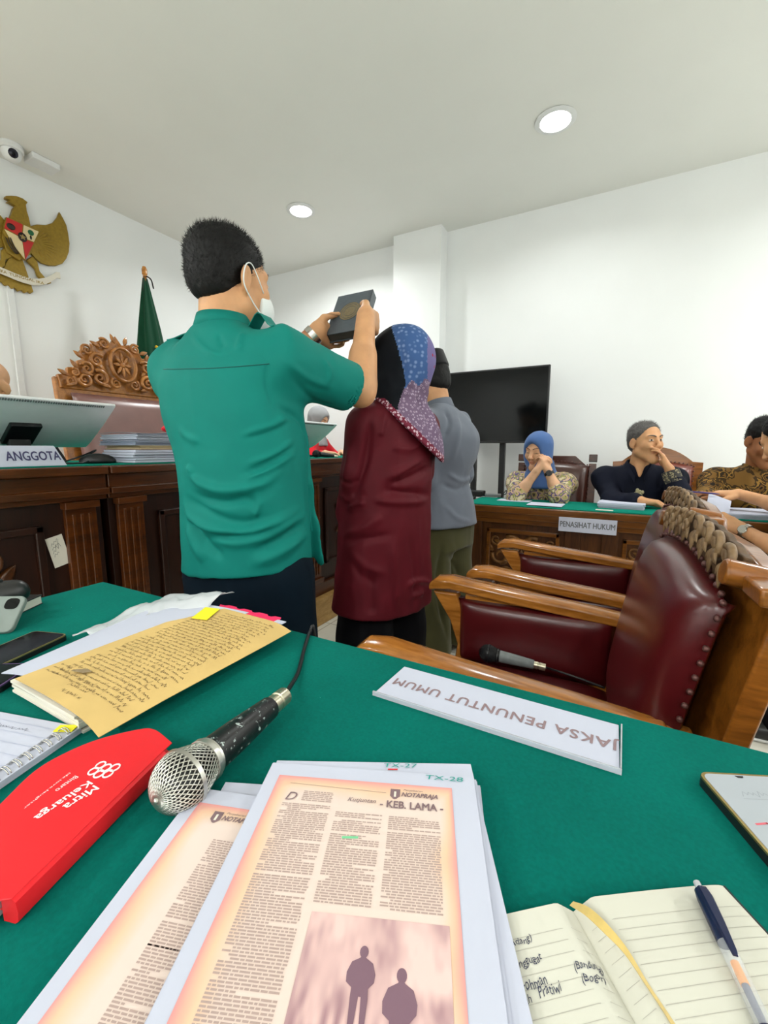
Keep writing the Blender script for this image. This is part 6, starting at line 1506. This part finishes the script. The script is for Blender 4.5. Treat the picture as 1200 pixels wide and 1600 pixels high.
for f0 in (ft, vec(.76, 2.3, .045)):
    S = SDF(.005); S.cone(f0 + vec(.06, 0, 0), f0 + vec(-.12, -.01, -.01), .046, .036, .02); S.cut((0, 0, .022), (0, 0, -1)); sh2 = obj('shoe', S.mesh(), M['black_shoe'], T, smooth=True)
    S = SDF(.005); S.cone(f0 + vec(.06, 0, 0), f0 + vec(-.125, -.01, -.01), .048, .039, .02); S.cut((0, 0, .022), (0, 0, 1)); S.cut((0, 0, .002), (0, 0, -1)); obj('sole', S.mesh(), M['white_plastic'], sh2, smooth=True)

t = thing('stool', 'round black stool under the person in black at the right edge', 'stool', (pl[0], pl[1], 0))
obj('seat', G().lathe([(.001, .36), (.16, .36), (.175, .375), (.175, .385), (.15, .395), (.001, .395)], (pl[0], pl[1], 0), (0, 0, 1), 28), M['black_plastic'], t, smooth='auto')
for q in range(4): c_, s_q = math.cos(q * PI / 2 + .6), math.sin(q * PI / 2 + .6); obj('leg', G().cyl((pl[0] + .17 * c_, pl[1] + .17 * s_q, 0), (pl[0] + .12 * c_, pl[1] + .12 * s_q, .365), .014, 12), M['chrome'], t, smooth='auto')

# the two judges behind the bench
fl_ = .17
hc = onx(497, 657, -2.52); hd = Head(hc, nrm(vec(.95, .05, -.40)), (0, 0, 1), .95); nk = hc + vec(-.03, -.02, -.14); pl = vec(nk[0] - .02, nk[1], .66); w1 = onx(508, 708, -2.08); w2 = onx(533, 707, -2.12)
T, s_, rt, arms = seated('person', 'judge in red robe and grey headscarf seated behind the far monitor', (pl[0], pl[1], fl_), vec(.9, .3, 0), nk, pl, hd, SK2, M['red_robe'],
    [(1, nk + vec(.14, -.22, -.26), w1), (-1, nk + vec(.18, .18, -.26), w2)], [dict(w=w1, y=vec(.6, .8, 0), z=vec(0, 0, -1), right=True, s=.9), dict(w=w2, y=vec(.8, -.5, 0), z=vec(0, 0, -1), right=False, s=.9)], [1.75, 1.75], h=.008, sh_w=.16, bulk=.9, floor=fl_, seed=6)
scarf(T, hd, nk, rt, vec(.9, .3, 0), M['grey_scarf'], h=.007); hd.eyes(T); hd.brows(T, M['hair'], .0025)
obj('bib', G().prism([(-.035, 0), (.035, 0), (.026, .24), (-.026, .24)], .006, nk + vec(.145, .02, -.33), rt, nrm(vec(-.25, -.05, 1))), M['white_band'], s_, bevel=.002)
hc = onx(-22, 606, -2.45); hd = Head(hc, nrm(vec(.45, -.85, -.25)), (0, 0, 1), 1.02); nk = hc + vec(-.06, 0, -.15); pl = vec(nk[0] - .02, nk[1], .70)
T, s_, rt, arms = seated('person', 'bald judge in black robe mostly hidden behind the near monitor at the left edge', (pl[0], pl[1], fl_), vec(1, 0, 0), nk, pl, hd, SK1, M['black_robe'],
    [(1, nk + vec(.14, -.24, -.28), nk + vec(.36, -.12, -.36)), (-1, nk + vec(.14, .24, -.28), nk + vec(.36, .12, -.36))], [dict(w=nk + vec(.36, -.12, -.36), y=vec(1, .2, 0), z=vec(0, 0, -1), right=True), dict(w=nk + vec(.36, .12, -.36), y=vec(1, -.2, 0), z=vec(0, 0, -1), right=False)], [1.8, 1.8], h=.008, floor=fl_, seed=7)
hd.eyes(T); hd.brows(T, M['hair'])
# ------------------------------------------------------------------ gilded eagle emblem on the left wall
XW = XL + .006
def Wp(x, y): p = onx(x / 4, 200 + y / 4, XW + .03); return np.array([p[1], p[2]])
t = thing('eagle_emblem', 'gilded eagle emblem with a coloured shield and ribbon high on the white wall', 'wall emblem', (XW, 1.52, 2.14))
ex, ey = vec(0, 1, 0), vec(0, 0, 1); AX = 1.575
def relief(g, pts, d0, th): g.prism(pts, th, (XW + d0, 0, 0), ex, ey)
wing = [Wp(*q) for q in ((150, 640), (190, 612), (235, 600), (290, 604), (335, 590), (362, 556), (376, 520), (398, 560), (420, 605), (432, 660), (440, 720), (436, 772), (420, 815), (396, 845), (355, 860), (310, 858), (262, 842), (225, 812), (180, 760))]
for s in (1, -1):
    P = wing if s > 0 else [np.array([2 * AX - p[0], p[1]]) for p in wing][::-1]
    g = G(); relief(g, P, 0, .022); wg = obj('wing', g, M['bronze'], t, bevel=.005)
    g = G(); tip = np.array(P)[:, :].mean(0); root = Wp(190, 700) if s > 0 else np.array([2 * AX - Wp(190, 700)[0], Wp(190, 700)[1]])
    for k in range(13):
        a = math.radians(-62 + k * 10.5); L = .045 + .085 * math.sin(PI * (k + 2) / 16)
        c = root + np.array([s * .02, 0]); q0 = c + np.array([s * math.cos(a), math.sin(a)]) * .05; q1 = c + np.array([s * math.cos(a), math.sin(a)]) * (.05 + L)
        leaf(g, vec(XW + .020, *q0), vec(XW + .020, *q1), .013, vec(1, 0, 0))
    obj('feather_relief', g, M['bronze'], wg, smooth=True)
body = [Wp(*q) for q in ((62, 555), (82, 500), (95, 488), (60, 470), (40, 462), (62, 455), (30, 440), (34, 425), (70, 424), (100, 426), (138, 440), (172, 466), (160, 480), (166, 520), (178, 560), (190, 615), (210, 700), (190, 790), (120, 830), (40, 780), (10, 690), (20, 600))]
obj('body', (lambda g: (relief(g, body[::-1], .004, .035), g)[1])(G()), M['bronze'], t, bevel=.008)
tail = [Wp(*q) for q in ((70, 790), (145, 815), (168, 880), (200, 975), (215, 1022), (196, 1034), (180, 1020), (160, 1030), (140, 1012), (118, 1020), (100, 998), (76, 1004), (60, 982), (36, 984), (20, 962), (-4, 960), (10, 900))]
obj('tail', (lambda g: (relief(g, tail[::-1], 0, .02), g)[1])(G()), M['bronze'], t, bevel=.004)
lg = [Wp(*q) for q in ((165, 825), (205, 800), (236, 835), (250, 895), (285, 935), (326, 968), (306, 976), (270, 958), (236, 925), (222, 880))]
for s in (1, -1): P = lg if s > 0 else [np.array([2 * AX - p[0], p[1]]) for p in lg][::-1]; obj('leg', (lambda g: (relief(g, P[::-1], .004, .026), g)[1])(G()), M['bronze'], t, bevel=.006)
O = Wp(128, 690); A_ = Wp(30, 560); B_ = Wp(236, 652); C_ = Wp(150, 832); D_ = Wp(8, 655)
mt = (A_ + B_) / 2; sh_cols = [(srgb(196, 40, 36), [A_, mt, O, (A_ + D_) / 2 * .5 + D_ * .5]), (srgb(226, 206, 160), [mt, B_, (B_ * .62 + C_ * .38), O]), (srgb(226, 206, 160), [(A_ + D_) / 2 * .5 + D_ * .5, O, C_, C_ * .45 + D_ * .55]), (srgb(190, 40, 40), [O, (B_ * .62 + C_ * .38), C_])]
shd = obj('shield', (lambda g: (relief(g, [A_, mt, B_, B_ * .62 + C_ * .38, C_, C_ * .45 + D_ * .55, D_][::-1], .030, .020), g)[1])(G()), M['bronze'], t, bevel=.003)
for i, (c, P) in enumerate(sh_cols):
    g = G(); cc = np.mean(P, 0); relief(g, [cc + (p - cc) * .93 for p in P][::-1], .049, .004); obj('shield_field', g, plain('enamel', c, .4), shd)
def blob(c, r, m, n): g = G(); g.ball(vec(XW + .055, *c), vec(.006, *r), 14); obj(n, g, m, shd, smooth=True)
DK = plain('dark enamel', srgb(40, 26, 20), .4)
blob(Wp(182, 660), (.018, .018), plain('green enamel', srgb(20, 96, 60), .4), 'tree_charge'); blob(Wp(182, 690), (.006, .014), DK, 'tree_trunk'); blob(Wp(58, 622), (.024, .02), DK, 'bull_charge'); blob(Wp(130, 688), (.026, .03), DK, 'star_field')
g = G()
for a in range(5): leaf(g, vec(XW + .06, *Wp(130, 688)), vec(XW + .06, *(Wp(130, 688) + .018 * np.array([math.cos(a * 1.2566 + 1.57), math.sin(a * 1.2566 + 1.57)]))), .006, vec(1, 0, 0))
obj('star', g, M['gold'], shd, smooth=True)
g = G(); 
for k in (-1, 0, 1): P = [Wp(40 + 14 * k, 690), Wp(62 + 14 * k, 740), Wp(98 + 8 * k, 792)]; g.tube(smooth_path([vec(XW + .055, *p) for p in P], 5), .0035, 6)
obj('rice_charge', g, DK, shd, smooth=True)
rb = [(-190, 838), (-120, 852), (-60, 869), (-10, 888), (40, 908), (90, 930), (140, 948), (190, 962), (240, 964), (285, 956), (320, 940), (350, 920), (372, 925)]
g = G(); R = []
for i, q in enumerate(rb):
    c = Wp(*q); w = .021; R.append([vec(XW + .034, c[0], c[1] - w), vec(XW + .041, c[0], c[1] - w), vec(XW + .041, c[0], c[1] + w), vec(XW + .034, c[0], c[1] + w)])
rbn = obj('ribbon', g.rings(R), M['paper_warm'], t, smooth='auto')
g = G(); put_text(g, 'TUNGGAL IKA', vec(XW + .0415, *(Wp(52, 912) + np.array([0, -.010]))), nrm(vec(0, *(Wp(240, 966) - Wp(45, 912)))), nrm(vec(0, -(Wp(240, 966) - Wp(45, 912))[1], (Wp(240, 966) - Wp(45, 912))[0])), .20, .018, fat=.02); p0, p1 = Wp(-100, 866), Wp(36, 906); put_text(g, 'BHINNEKA', vec(XW + .0415, p0[0], p0[1] - .008), nrm(vec(0, *(p1 - p0))), nrm(vec(0, -(p1 - p0)[1], (p1 - p0)[0])), np.linalg.norm(p1 - p0), .018, fat=.02); obj('lettering', g, M['bronze'], rbn)

# ------------------------------------------------------------------ furled green flag behind the judge chair
t = thing('flag', 'furled dark green flag with yellow fringe on a pole behind the carved chair', 'flag', (-3.3, 2.22, 0))
fx, fy = -3.3, 2.222
obj('pole', G().cyl((fx, fy, .03), (fx, fy, 2.44), .014, 16), M['wood_light'], t, smooth='auto')
obj('finial', G().lathe([(.014, 2.43), (.019, 2.435), (.019, 2.47), (.012, 2.49), (.001, 2.495)], (fx, fy, 0), (0, 0, 1), 18), M['wood_light'], t, smooth='auto')
obj('base', G().lathe([(.001, 0), (.15, 0), (.15, .02), (.05, .05), (.02, .06), (.001, .06)], (fx, fy, 0), (0, 0, 1), 28), M['wood_dark'], t, smooth='auto')
def furl(z, r, k): return [vec(fx + (r * .75) * (1 + .13 * math.sin(7 * a + k)) * math.cos(a), fy + .012 * (2.4 - z) + r * (1 + .13 * math.sin(7 * a + k)) * math.sin(a), z) for a in np.linspace(0, 2 * PI, 64, endpoint=False)]
zr = [(2.405, .017), (2.33, .030), (2.20, .052), (2.05, .078), (1.90, .098), (1.72, .115), (1.5, .125), (1.2, .13), (1.02, .125)]
cl = obj('cloth', G().rings([furl(z, r, z * 3) for z, r in zr]), M['flag_green'] if 'flag_green' in M else cloth('dark green flag cloth', srgb(8, 62, 40), .1, .75), t, smooth=True)
P = [vec(fx + .08, fy + .02 + .03 * i - .1, 2.05 - .14 * i * .2) for i in range(8)]
fr = [onx(243, 541, fx + .085), onx(248, 545, fx + .088), onx(252, 551, fx + .09), onx(256, 560, fx + .088)]
obj('fringe', G().tube(smooth_path(fr, 5), .011, 8), plain('yellow fringe', srgb(222, 180, 40), .8, bump=.6, bscale=300), cl, smooth=True)
g = G()
for s in (-1, 1): g.tube(smooth_path([vec(fx + .02, fy, 2.42), vec(fx + .03, fy + s * .03, 2.40), vec(fx + .03, fy + s * .045, 2.34 if s > 0 else 2.30)], 5), .005 if s > 0 else .002, 6)
obj('tie_ribbon', g, M['black_plastic'], t, smooth=True)

# ------------------------------------------------------------------ things on the judges bench
ZB2 = 1.0540
def monitor(label, y1, w, top=(-1.85, 1.285), bot=(-2.11, 1.112)):
    t = thing('monitor', label, 'monitor', (-2.0, y1 - w / 2, ZB2), 'bench monitors'); y0 = y1 - w
    a, b = vec(top[0], 0, top[1]), vec(bot[0], 0, bot[1]); d = nrm(b - a); n = nrm(np.cross(d, vec(0, 1, 0))); n = n if n[0] > 0 else -n; L = np.linalg.norm(b - a)
    g = G(); R = []
    for q, ins, th in ((0, 0, .0), (0, 0, .012), (.03, .004, .016), (.12, .02, .024), (L - .06, .03, .024), (L - .01, .004, .012), (L, 0, .008), (L, 0, 0)):
        p = a + d * q + n * (th - .012); R.append([vec(p[0], y0 + ins * .3, p[2]), vec(p[0], y1 - ins * .3, p[2])])
    V = [p for r in R for p in r]; F = [(2 * i, 2 * i + 1, 2 * i + 3, 2 * i + 2) for i in range(len(R) - 1)] + [(2 * (len(R) - 1), 2 * (len(R) - 1) + 1, 1, 0)] + [tuple(range(0, 2 * len(R), 2))[::-1], tuple(range(1, 2 * len(R), 2))]
    obj('housing', (np.array(V), F), M['white_plastic'], t, bevel=.004)
    g = G()
    for i in range(int((w - .08) / .008)): c = a + d * .008 + n * .0035; g.box(vec(c[0], y0 + .04 + i * .008, c[2]), (.010, .0035, .003), frame(d, vec(0, 1, 0)))
    obj('vent_slots', g, M['grey_plastic'], t)
    c = a + d * .02 - n * .0135; obj('screen', G().box((a + b) / 2 - n * .0125 + vec(0, (y0 + y1) / 2, 0), (L - .03, w - .03, .002), frame(d, vec(0, 1, 0))), M['black_gloss'], t)
    m = (a + b) / 2 + d * .03; yc = (y0 + y1) / 2
    g = G(); g.box(vec(m[0], yc, m[2]) + n * .018, (.12, .10, .02), frame(d, vec(0, 1, 0)))
    g.box((m[0] - .02, yc, (ZB2 + m[2]) / 2), (.03, .07, m[2] - ZB2)); obj('stand_arm', g, M['black_plastic'], t, bevel=.004)
    obj('stand_foot', G().bb((m[0] - .11, yc - .11, ZB2), (m[0] + .08, yc + .11, ZB2 + .012)), M['black_plastic'], t, bevel=.004)
    return t
monitor('large white monitor seen from behind at the left end of the judges bench', 1.075, .56)
monitor('white monitor seen from behind before the judge in the grey headscarf', 2.685, .56)
# ANGGOTA plate
t = thing('name_plate', 'white tent plate lettered ANGGOTA on the edge of the judges bench', 'sign', (-1.66, .56, ZB2))
y0, y1 = .36, .772; zt = .066
obj('plate', G().raw([(-1.640, y0, ZB2), (-1.640, y1, ZB2), (-1.665, y1 - .022, ZB2 + zt), (-1.665, y0, ZB2 + zt), (-1.70, y0, ZB2), (-1.70, y1 - .02, ZB2)], [(0, 1, 2, 3), (3, 2, 5, 4), (0, 4, 5, 1), (0, 3, 4), (1, 5, 2)]), M['paper'], t, bevel=.0015)
g = G(); upp = nrm(vec(-.025, 0, zt)); ya = onx(9, 715, -1.65)[1]; put_text(g, 'ANGGOTA', vec(-1.640, ya, ZB2) + upp * .020, vec(0, 1, 0), upp, y1 - .014 - ya, .030, fat=.02, lift=.0012); obj('lettering', g, M['sign_navy'], t)
# computer mouse with cable
c = vec(-1.78, .945, ZB2); S = SDF(.004); S.ell(c + vec(0, 0, .008), (.062, .036, .030), rotz(.9), k=.005); S.cut(c + vec(0, 0, .001), (0, 0, -1))
t = thing('computer_mouse', 'black computer mouse on the bench between the monitor and the papers', 'mouse', c); obj('shell', S.mesh(), M['black_plastic'], t, smooth=True)
obj('cable', G().tube(smooth_path([c + vec(.03, -.05, .01), c + vec(.06, -.10, .004), c + vec(0, -.16, .004), c + vec(-.06, -.10, .004), c + vec(-.1, .0, .03), c + vec(-.12, .06, .05), c + vec(-.2, .04, .01)], 6), .003, 8), M['black_plastic'], t, smooth=True)
# stack of case files
z = ZB2 + .0005; rr_ = random.Random(3)
specs = [('white bundle with black square labels at the bottom of the bench stack', 'document_bundle', .052, M['paper'], .36, .0), ('tan cardboard folder in the middle of the bench stack', 'folder', .016, plain('tan folder', srgb(196, 176, 140), .7), .355, .015), ('grey blue plastic file lying second in the bench stack', 'plastic_file', .018, plain('grey blue file', srgb(150, 158, 178), .35), .36, -.01),
         ('clear bluish plastic file on top of the bench stack', 'plastic_file', .026, plain('bluish plastic', srgb(186, 192, 208), .25), .36, .0)]
for i, (lab, nm, th, m, w, dy) in enumerate(specs):
    ang = rr_.uniform(-.06, .06); fl = Flat((-1.90, 1.03 + dy), ang, z); t = thing(nm, lab, 'case file', fl.p(.12, w / 2), 'case files on the bench')
    g = G(); n = 5
    for k in range(n): g.prism([(0, 0), (.235, 0), (.235, w), (0, w)], th / n * .86, fl.p(rr_.uniform(-.004, .004), rr_.uniform(-.006, .006), th * k / n), fl.x, fl.y)
    obj('sheets', g, m, t, bevel=.001)
    if i == 0:
        for yy, ww in ((.20, .03), (.275, .014), (.30, .012), (.315, .016)): obj('black_label', G().prism([(0, 0), (ww, 0), (ww, .03 if ww > .02 else .014), (0, .03 if ww > .02 else .014)], .001, fl.p(.2405, yy, .012 + (.012 if ww < .02 else 0) * ((yy * 100) % 2)), fl.y, vec(0, 0, 1)), M['black_plastic'], t)
    if i == 3: obj('cover_sheet', G().sheet(lambda u, v: fl.p(-.005 + .255 * u, -.015 + (w + .02) * v, th + .002 + .012 * math.sin(PI * v) * u + .006 * math.sin(7 * v + 3 * u)), 14, 20, .001), M['acrylic'], t, smooth=True)
    z += th + .0005
p = onx(263, 659, -1.85); z0 = z + .016
S = SDF(.004); S.ell((p[0], p[1] + .03, z0 + .018), (.05, .06, .020), k=.01); S.cut((0, 0, z0), (0, 0, -1)); V, F = S.mesh(); V = fabric_noise(V, F, .004, (40, 40, 40), 2)
tag(obj('red_cloth', (V, F), M['red_robe'], smooth=True), 'small bundle of red cloth lying on the bench stack of files', 'cloth')
microphone('black microphone lying on the bench before the judge in red', onx(494, 710, -1.72) + vec(0, 0, .004), onx(522, 716, -1.66) + vec(0, .02, .012), .024, M['black_plastic'], None, False, M['black_plastic'])
# paper notes stuck on the bench front
def note(label, c4, X, scrib):
    P = [onx(x, y, X) for x, y in c4]; o = P[3]; x = P[2] - P[3]; y = P[0] - P[3]; t = thing('paper_note', label, 'paper note', o, 'notes stuck on the bench front'); g = G(); n = nrm(np.cross(x, y)); g.prism([(0, 0), (1, 0), (1, 1), (0, 1)], .0012, o, x, y); obj('sheet', g, M['paper_warm'], t)
    if scrib:
        g = G(); r = random.Random(1)
        for k in range(4): scribble(g, o + x * .2 + y * (.35 + .12 * k) + n * .0016, nrm(x + y * .3), y, np.linalg.norm(x) * .6, .010, .0012, r, n)
        obj('handwriting', g, plain('grey pencil', srgb(120, 118, 112), .8), t)
note('white paper note with a grey scribble stuck on the bench front at left', [(70, 843), (97, 836), (111, 878), (86, 888)], -1.6595, True)
note('white paper note on the bench front left of the maroon woman', [(492, 786), (497, 785), (500, 809), (495, 811)], -1.6595, False)

# ------------------------------------------------------------------ things on the counsel table
ZC2 = .780
def onc(x, y, dz=0): return onz(x, y, ZC2 + dz)
fl = Flat(ony(871, 834, Y0 - .004)[:2], 0, 0); a = ony(872, 832, Y0 - .004); b = ony(963, 836, Y0 - .004); h_ = a[2] - ony(963, 836, Y0)[2]
t = thing('name_plate', 'white plate lettered PENASIHAT HUKUM hanging on the counsel table edge', 'sign', (a + b) / 2)
x0_, x1_, zb, zt_ = a[0], b[0], .660, .7385
obj('plate', G().bb((x0_, Y0 - .006, zb), (x1_, Y0 - .001, zt_)), M['paper'], t, bevel=.001)
g = G(); put_text(g, 'PENASIHAT HUKUM', (x0_ + .008, Y0 - .0062, zb + .026), (1, 0, 0), (0, 0, 1), x1_ - x0_ - .016, .030, fat=.02); obj('lettering', g, M['sign_dark'], t)
def papers(label, p, w, d, ang, n, m=None, name='paper_sheet', th=.0012, z=0):
    fl = Flat(p[:2], ang, ZC2 + .0003 + z); T = thing(name, label, 'papers', fl.p(w / 2, d / 2), 'papers on the counsel table'); g = G(); r = random.Random(int(w * 1e4))
    for k in range(n): g.prism([(0, 0), (w, 0), (w, d), (0, d)], th * .9, fl.p(r.uniform(-.006, .006) * (k > 0), r.uniform(-.006, .006) * (k > 0), th * k), fl.x, fl.y)
    obj('sheets', g, m or M['paper'], T); return T
papers('single white sheet lying before the woman in the blue headscarf', onc(776, 782), .20, .10, -.05, 2)
papers('white sheet nearest the counsel table edge beside the sign', onc(823, 790), .19, .14, -.04, 2, z=.004)
papers('thick pile of white papers before the man in the navy shirt', onc(934, 793), .225, .20, -.05, 8, th=.0038)
papers('small cream card by the pile before the navy shirt man', onc(930, 797), .085, .04, -.05, 1, M['paper_cream'])
papers('wide pile of loose white papers under the reaching hands', vec(.40, 2.56, 0), .42, .26, .08, 7, th=.0035)
papers('pale yellow folder at the right end under the white papers', vec(.66, 2.50, 0), .30, .16, -.05, 2, plain('pale yellow folder', srgb(226, 216, 140), .7), 'folder', .004)
a, b, c, d = ony(1107, 772, 2.68), ony(1140, 806, 2.60), ony(1124, 816, 2.58), ony(1100, 790, 2.66)
def cur(u, v): p = (1 - u) * ((1 - v) * ony(1104, 790, 2.64) + v * ony(1108, 770, 2.74)) + u * ((1 - v) * ony(1138, 812, 2.56) + v * ony(1143, 783, 2.66)); return p + vec(0, -.012 * math.sin(PI * u), .012 * math.sin(PI * v))
tag(obj('paper_sheet', G().sheet(cur, 14, 10, .0008), M['paper'], smooth='auto'), 'curled white sheet held up over the pile by two hands', 'papers', 'papers on the counsel table')
p = onc(742, 776); t = thing('router_box', 'small black box device with cables at the left end of the counsel table', 'device', p)
obj('housing', G().box(p + vec(0, .02, .024), (.115, .09, .032)), M['black_plastic'], t, bevel=.005)
obj('foot', G().bb(p + vec(-.04, 0, 0), p + vec(.04, .05, .009)), M['black_plastic'], t)
obj('cable', G().tube(smooth_path([p + vec(0, -.03, .02), p + vec(.01, -.06, .004), p + vec(.012, Y0 - p[1] - .002, .0035), p + vec(.013, Y0 - p[1] - .008, -.02), p + vec(.01, Y0 - p[1] - .01, -.06)], 6), .0028, 6), M['black_plastic'], t, smooth=True)
p = onc(765, 776); t = thing('power_adapter', 'grey adapter with a blue plug beside the black box', 'adapter', p); obj('housing', G().box(p + vec(.02, .01, .010), (.11, .05, .02), rotz(.2)), M['grey_plastic'], t, bevel=.004); obj('plug', G().box(p + vec(-.045, 0, .008), (.03, .018, .014)), plain('blue plug', srgb(30, 110, 170), .4), t, bevel=.002)
obj('cable', G().tube(smooth_path([p + vec(.07, .02, .01), p + vec(.10, .05, .02), p + vec(.09, .10, .04), p + vec(.06, .12, .004)], 6), .003, 6), M['black_plastic'], t, smooth=True)
tag(obj('pen', G().lathe([(.001, 0), (.004, .004), (.004, .11), (.0015, .13)], ony(1076, 768, 2.72), nrm(ony(1100, 770, 2.70) - ony(1076, 768, 2.72)), 12), plain('purple pen', srgb(70, 60, 130), .4), smooth='auto'), 'slim purple pen in the hand of the man in brown batik', 'pen')
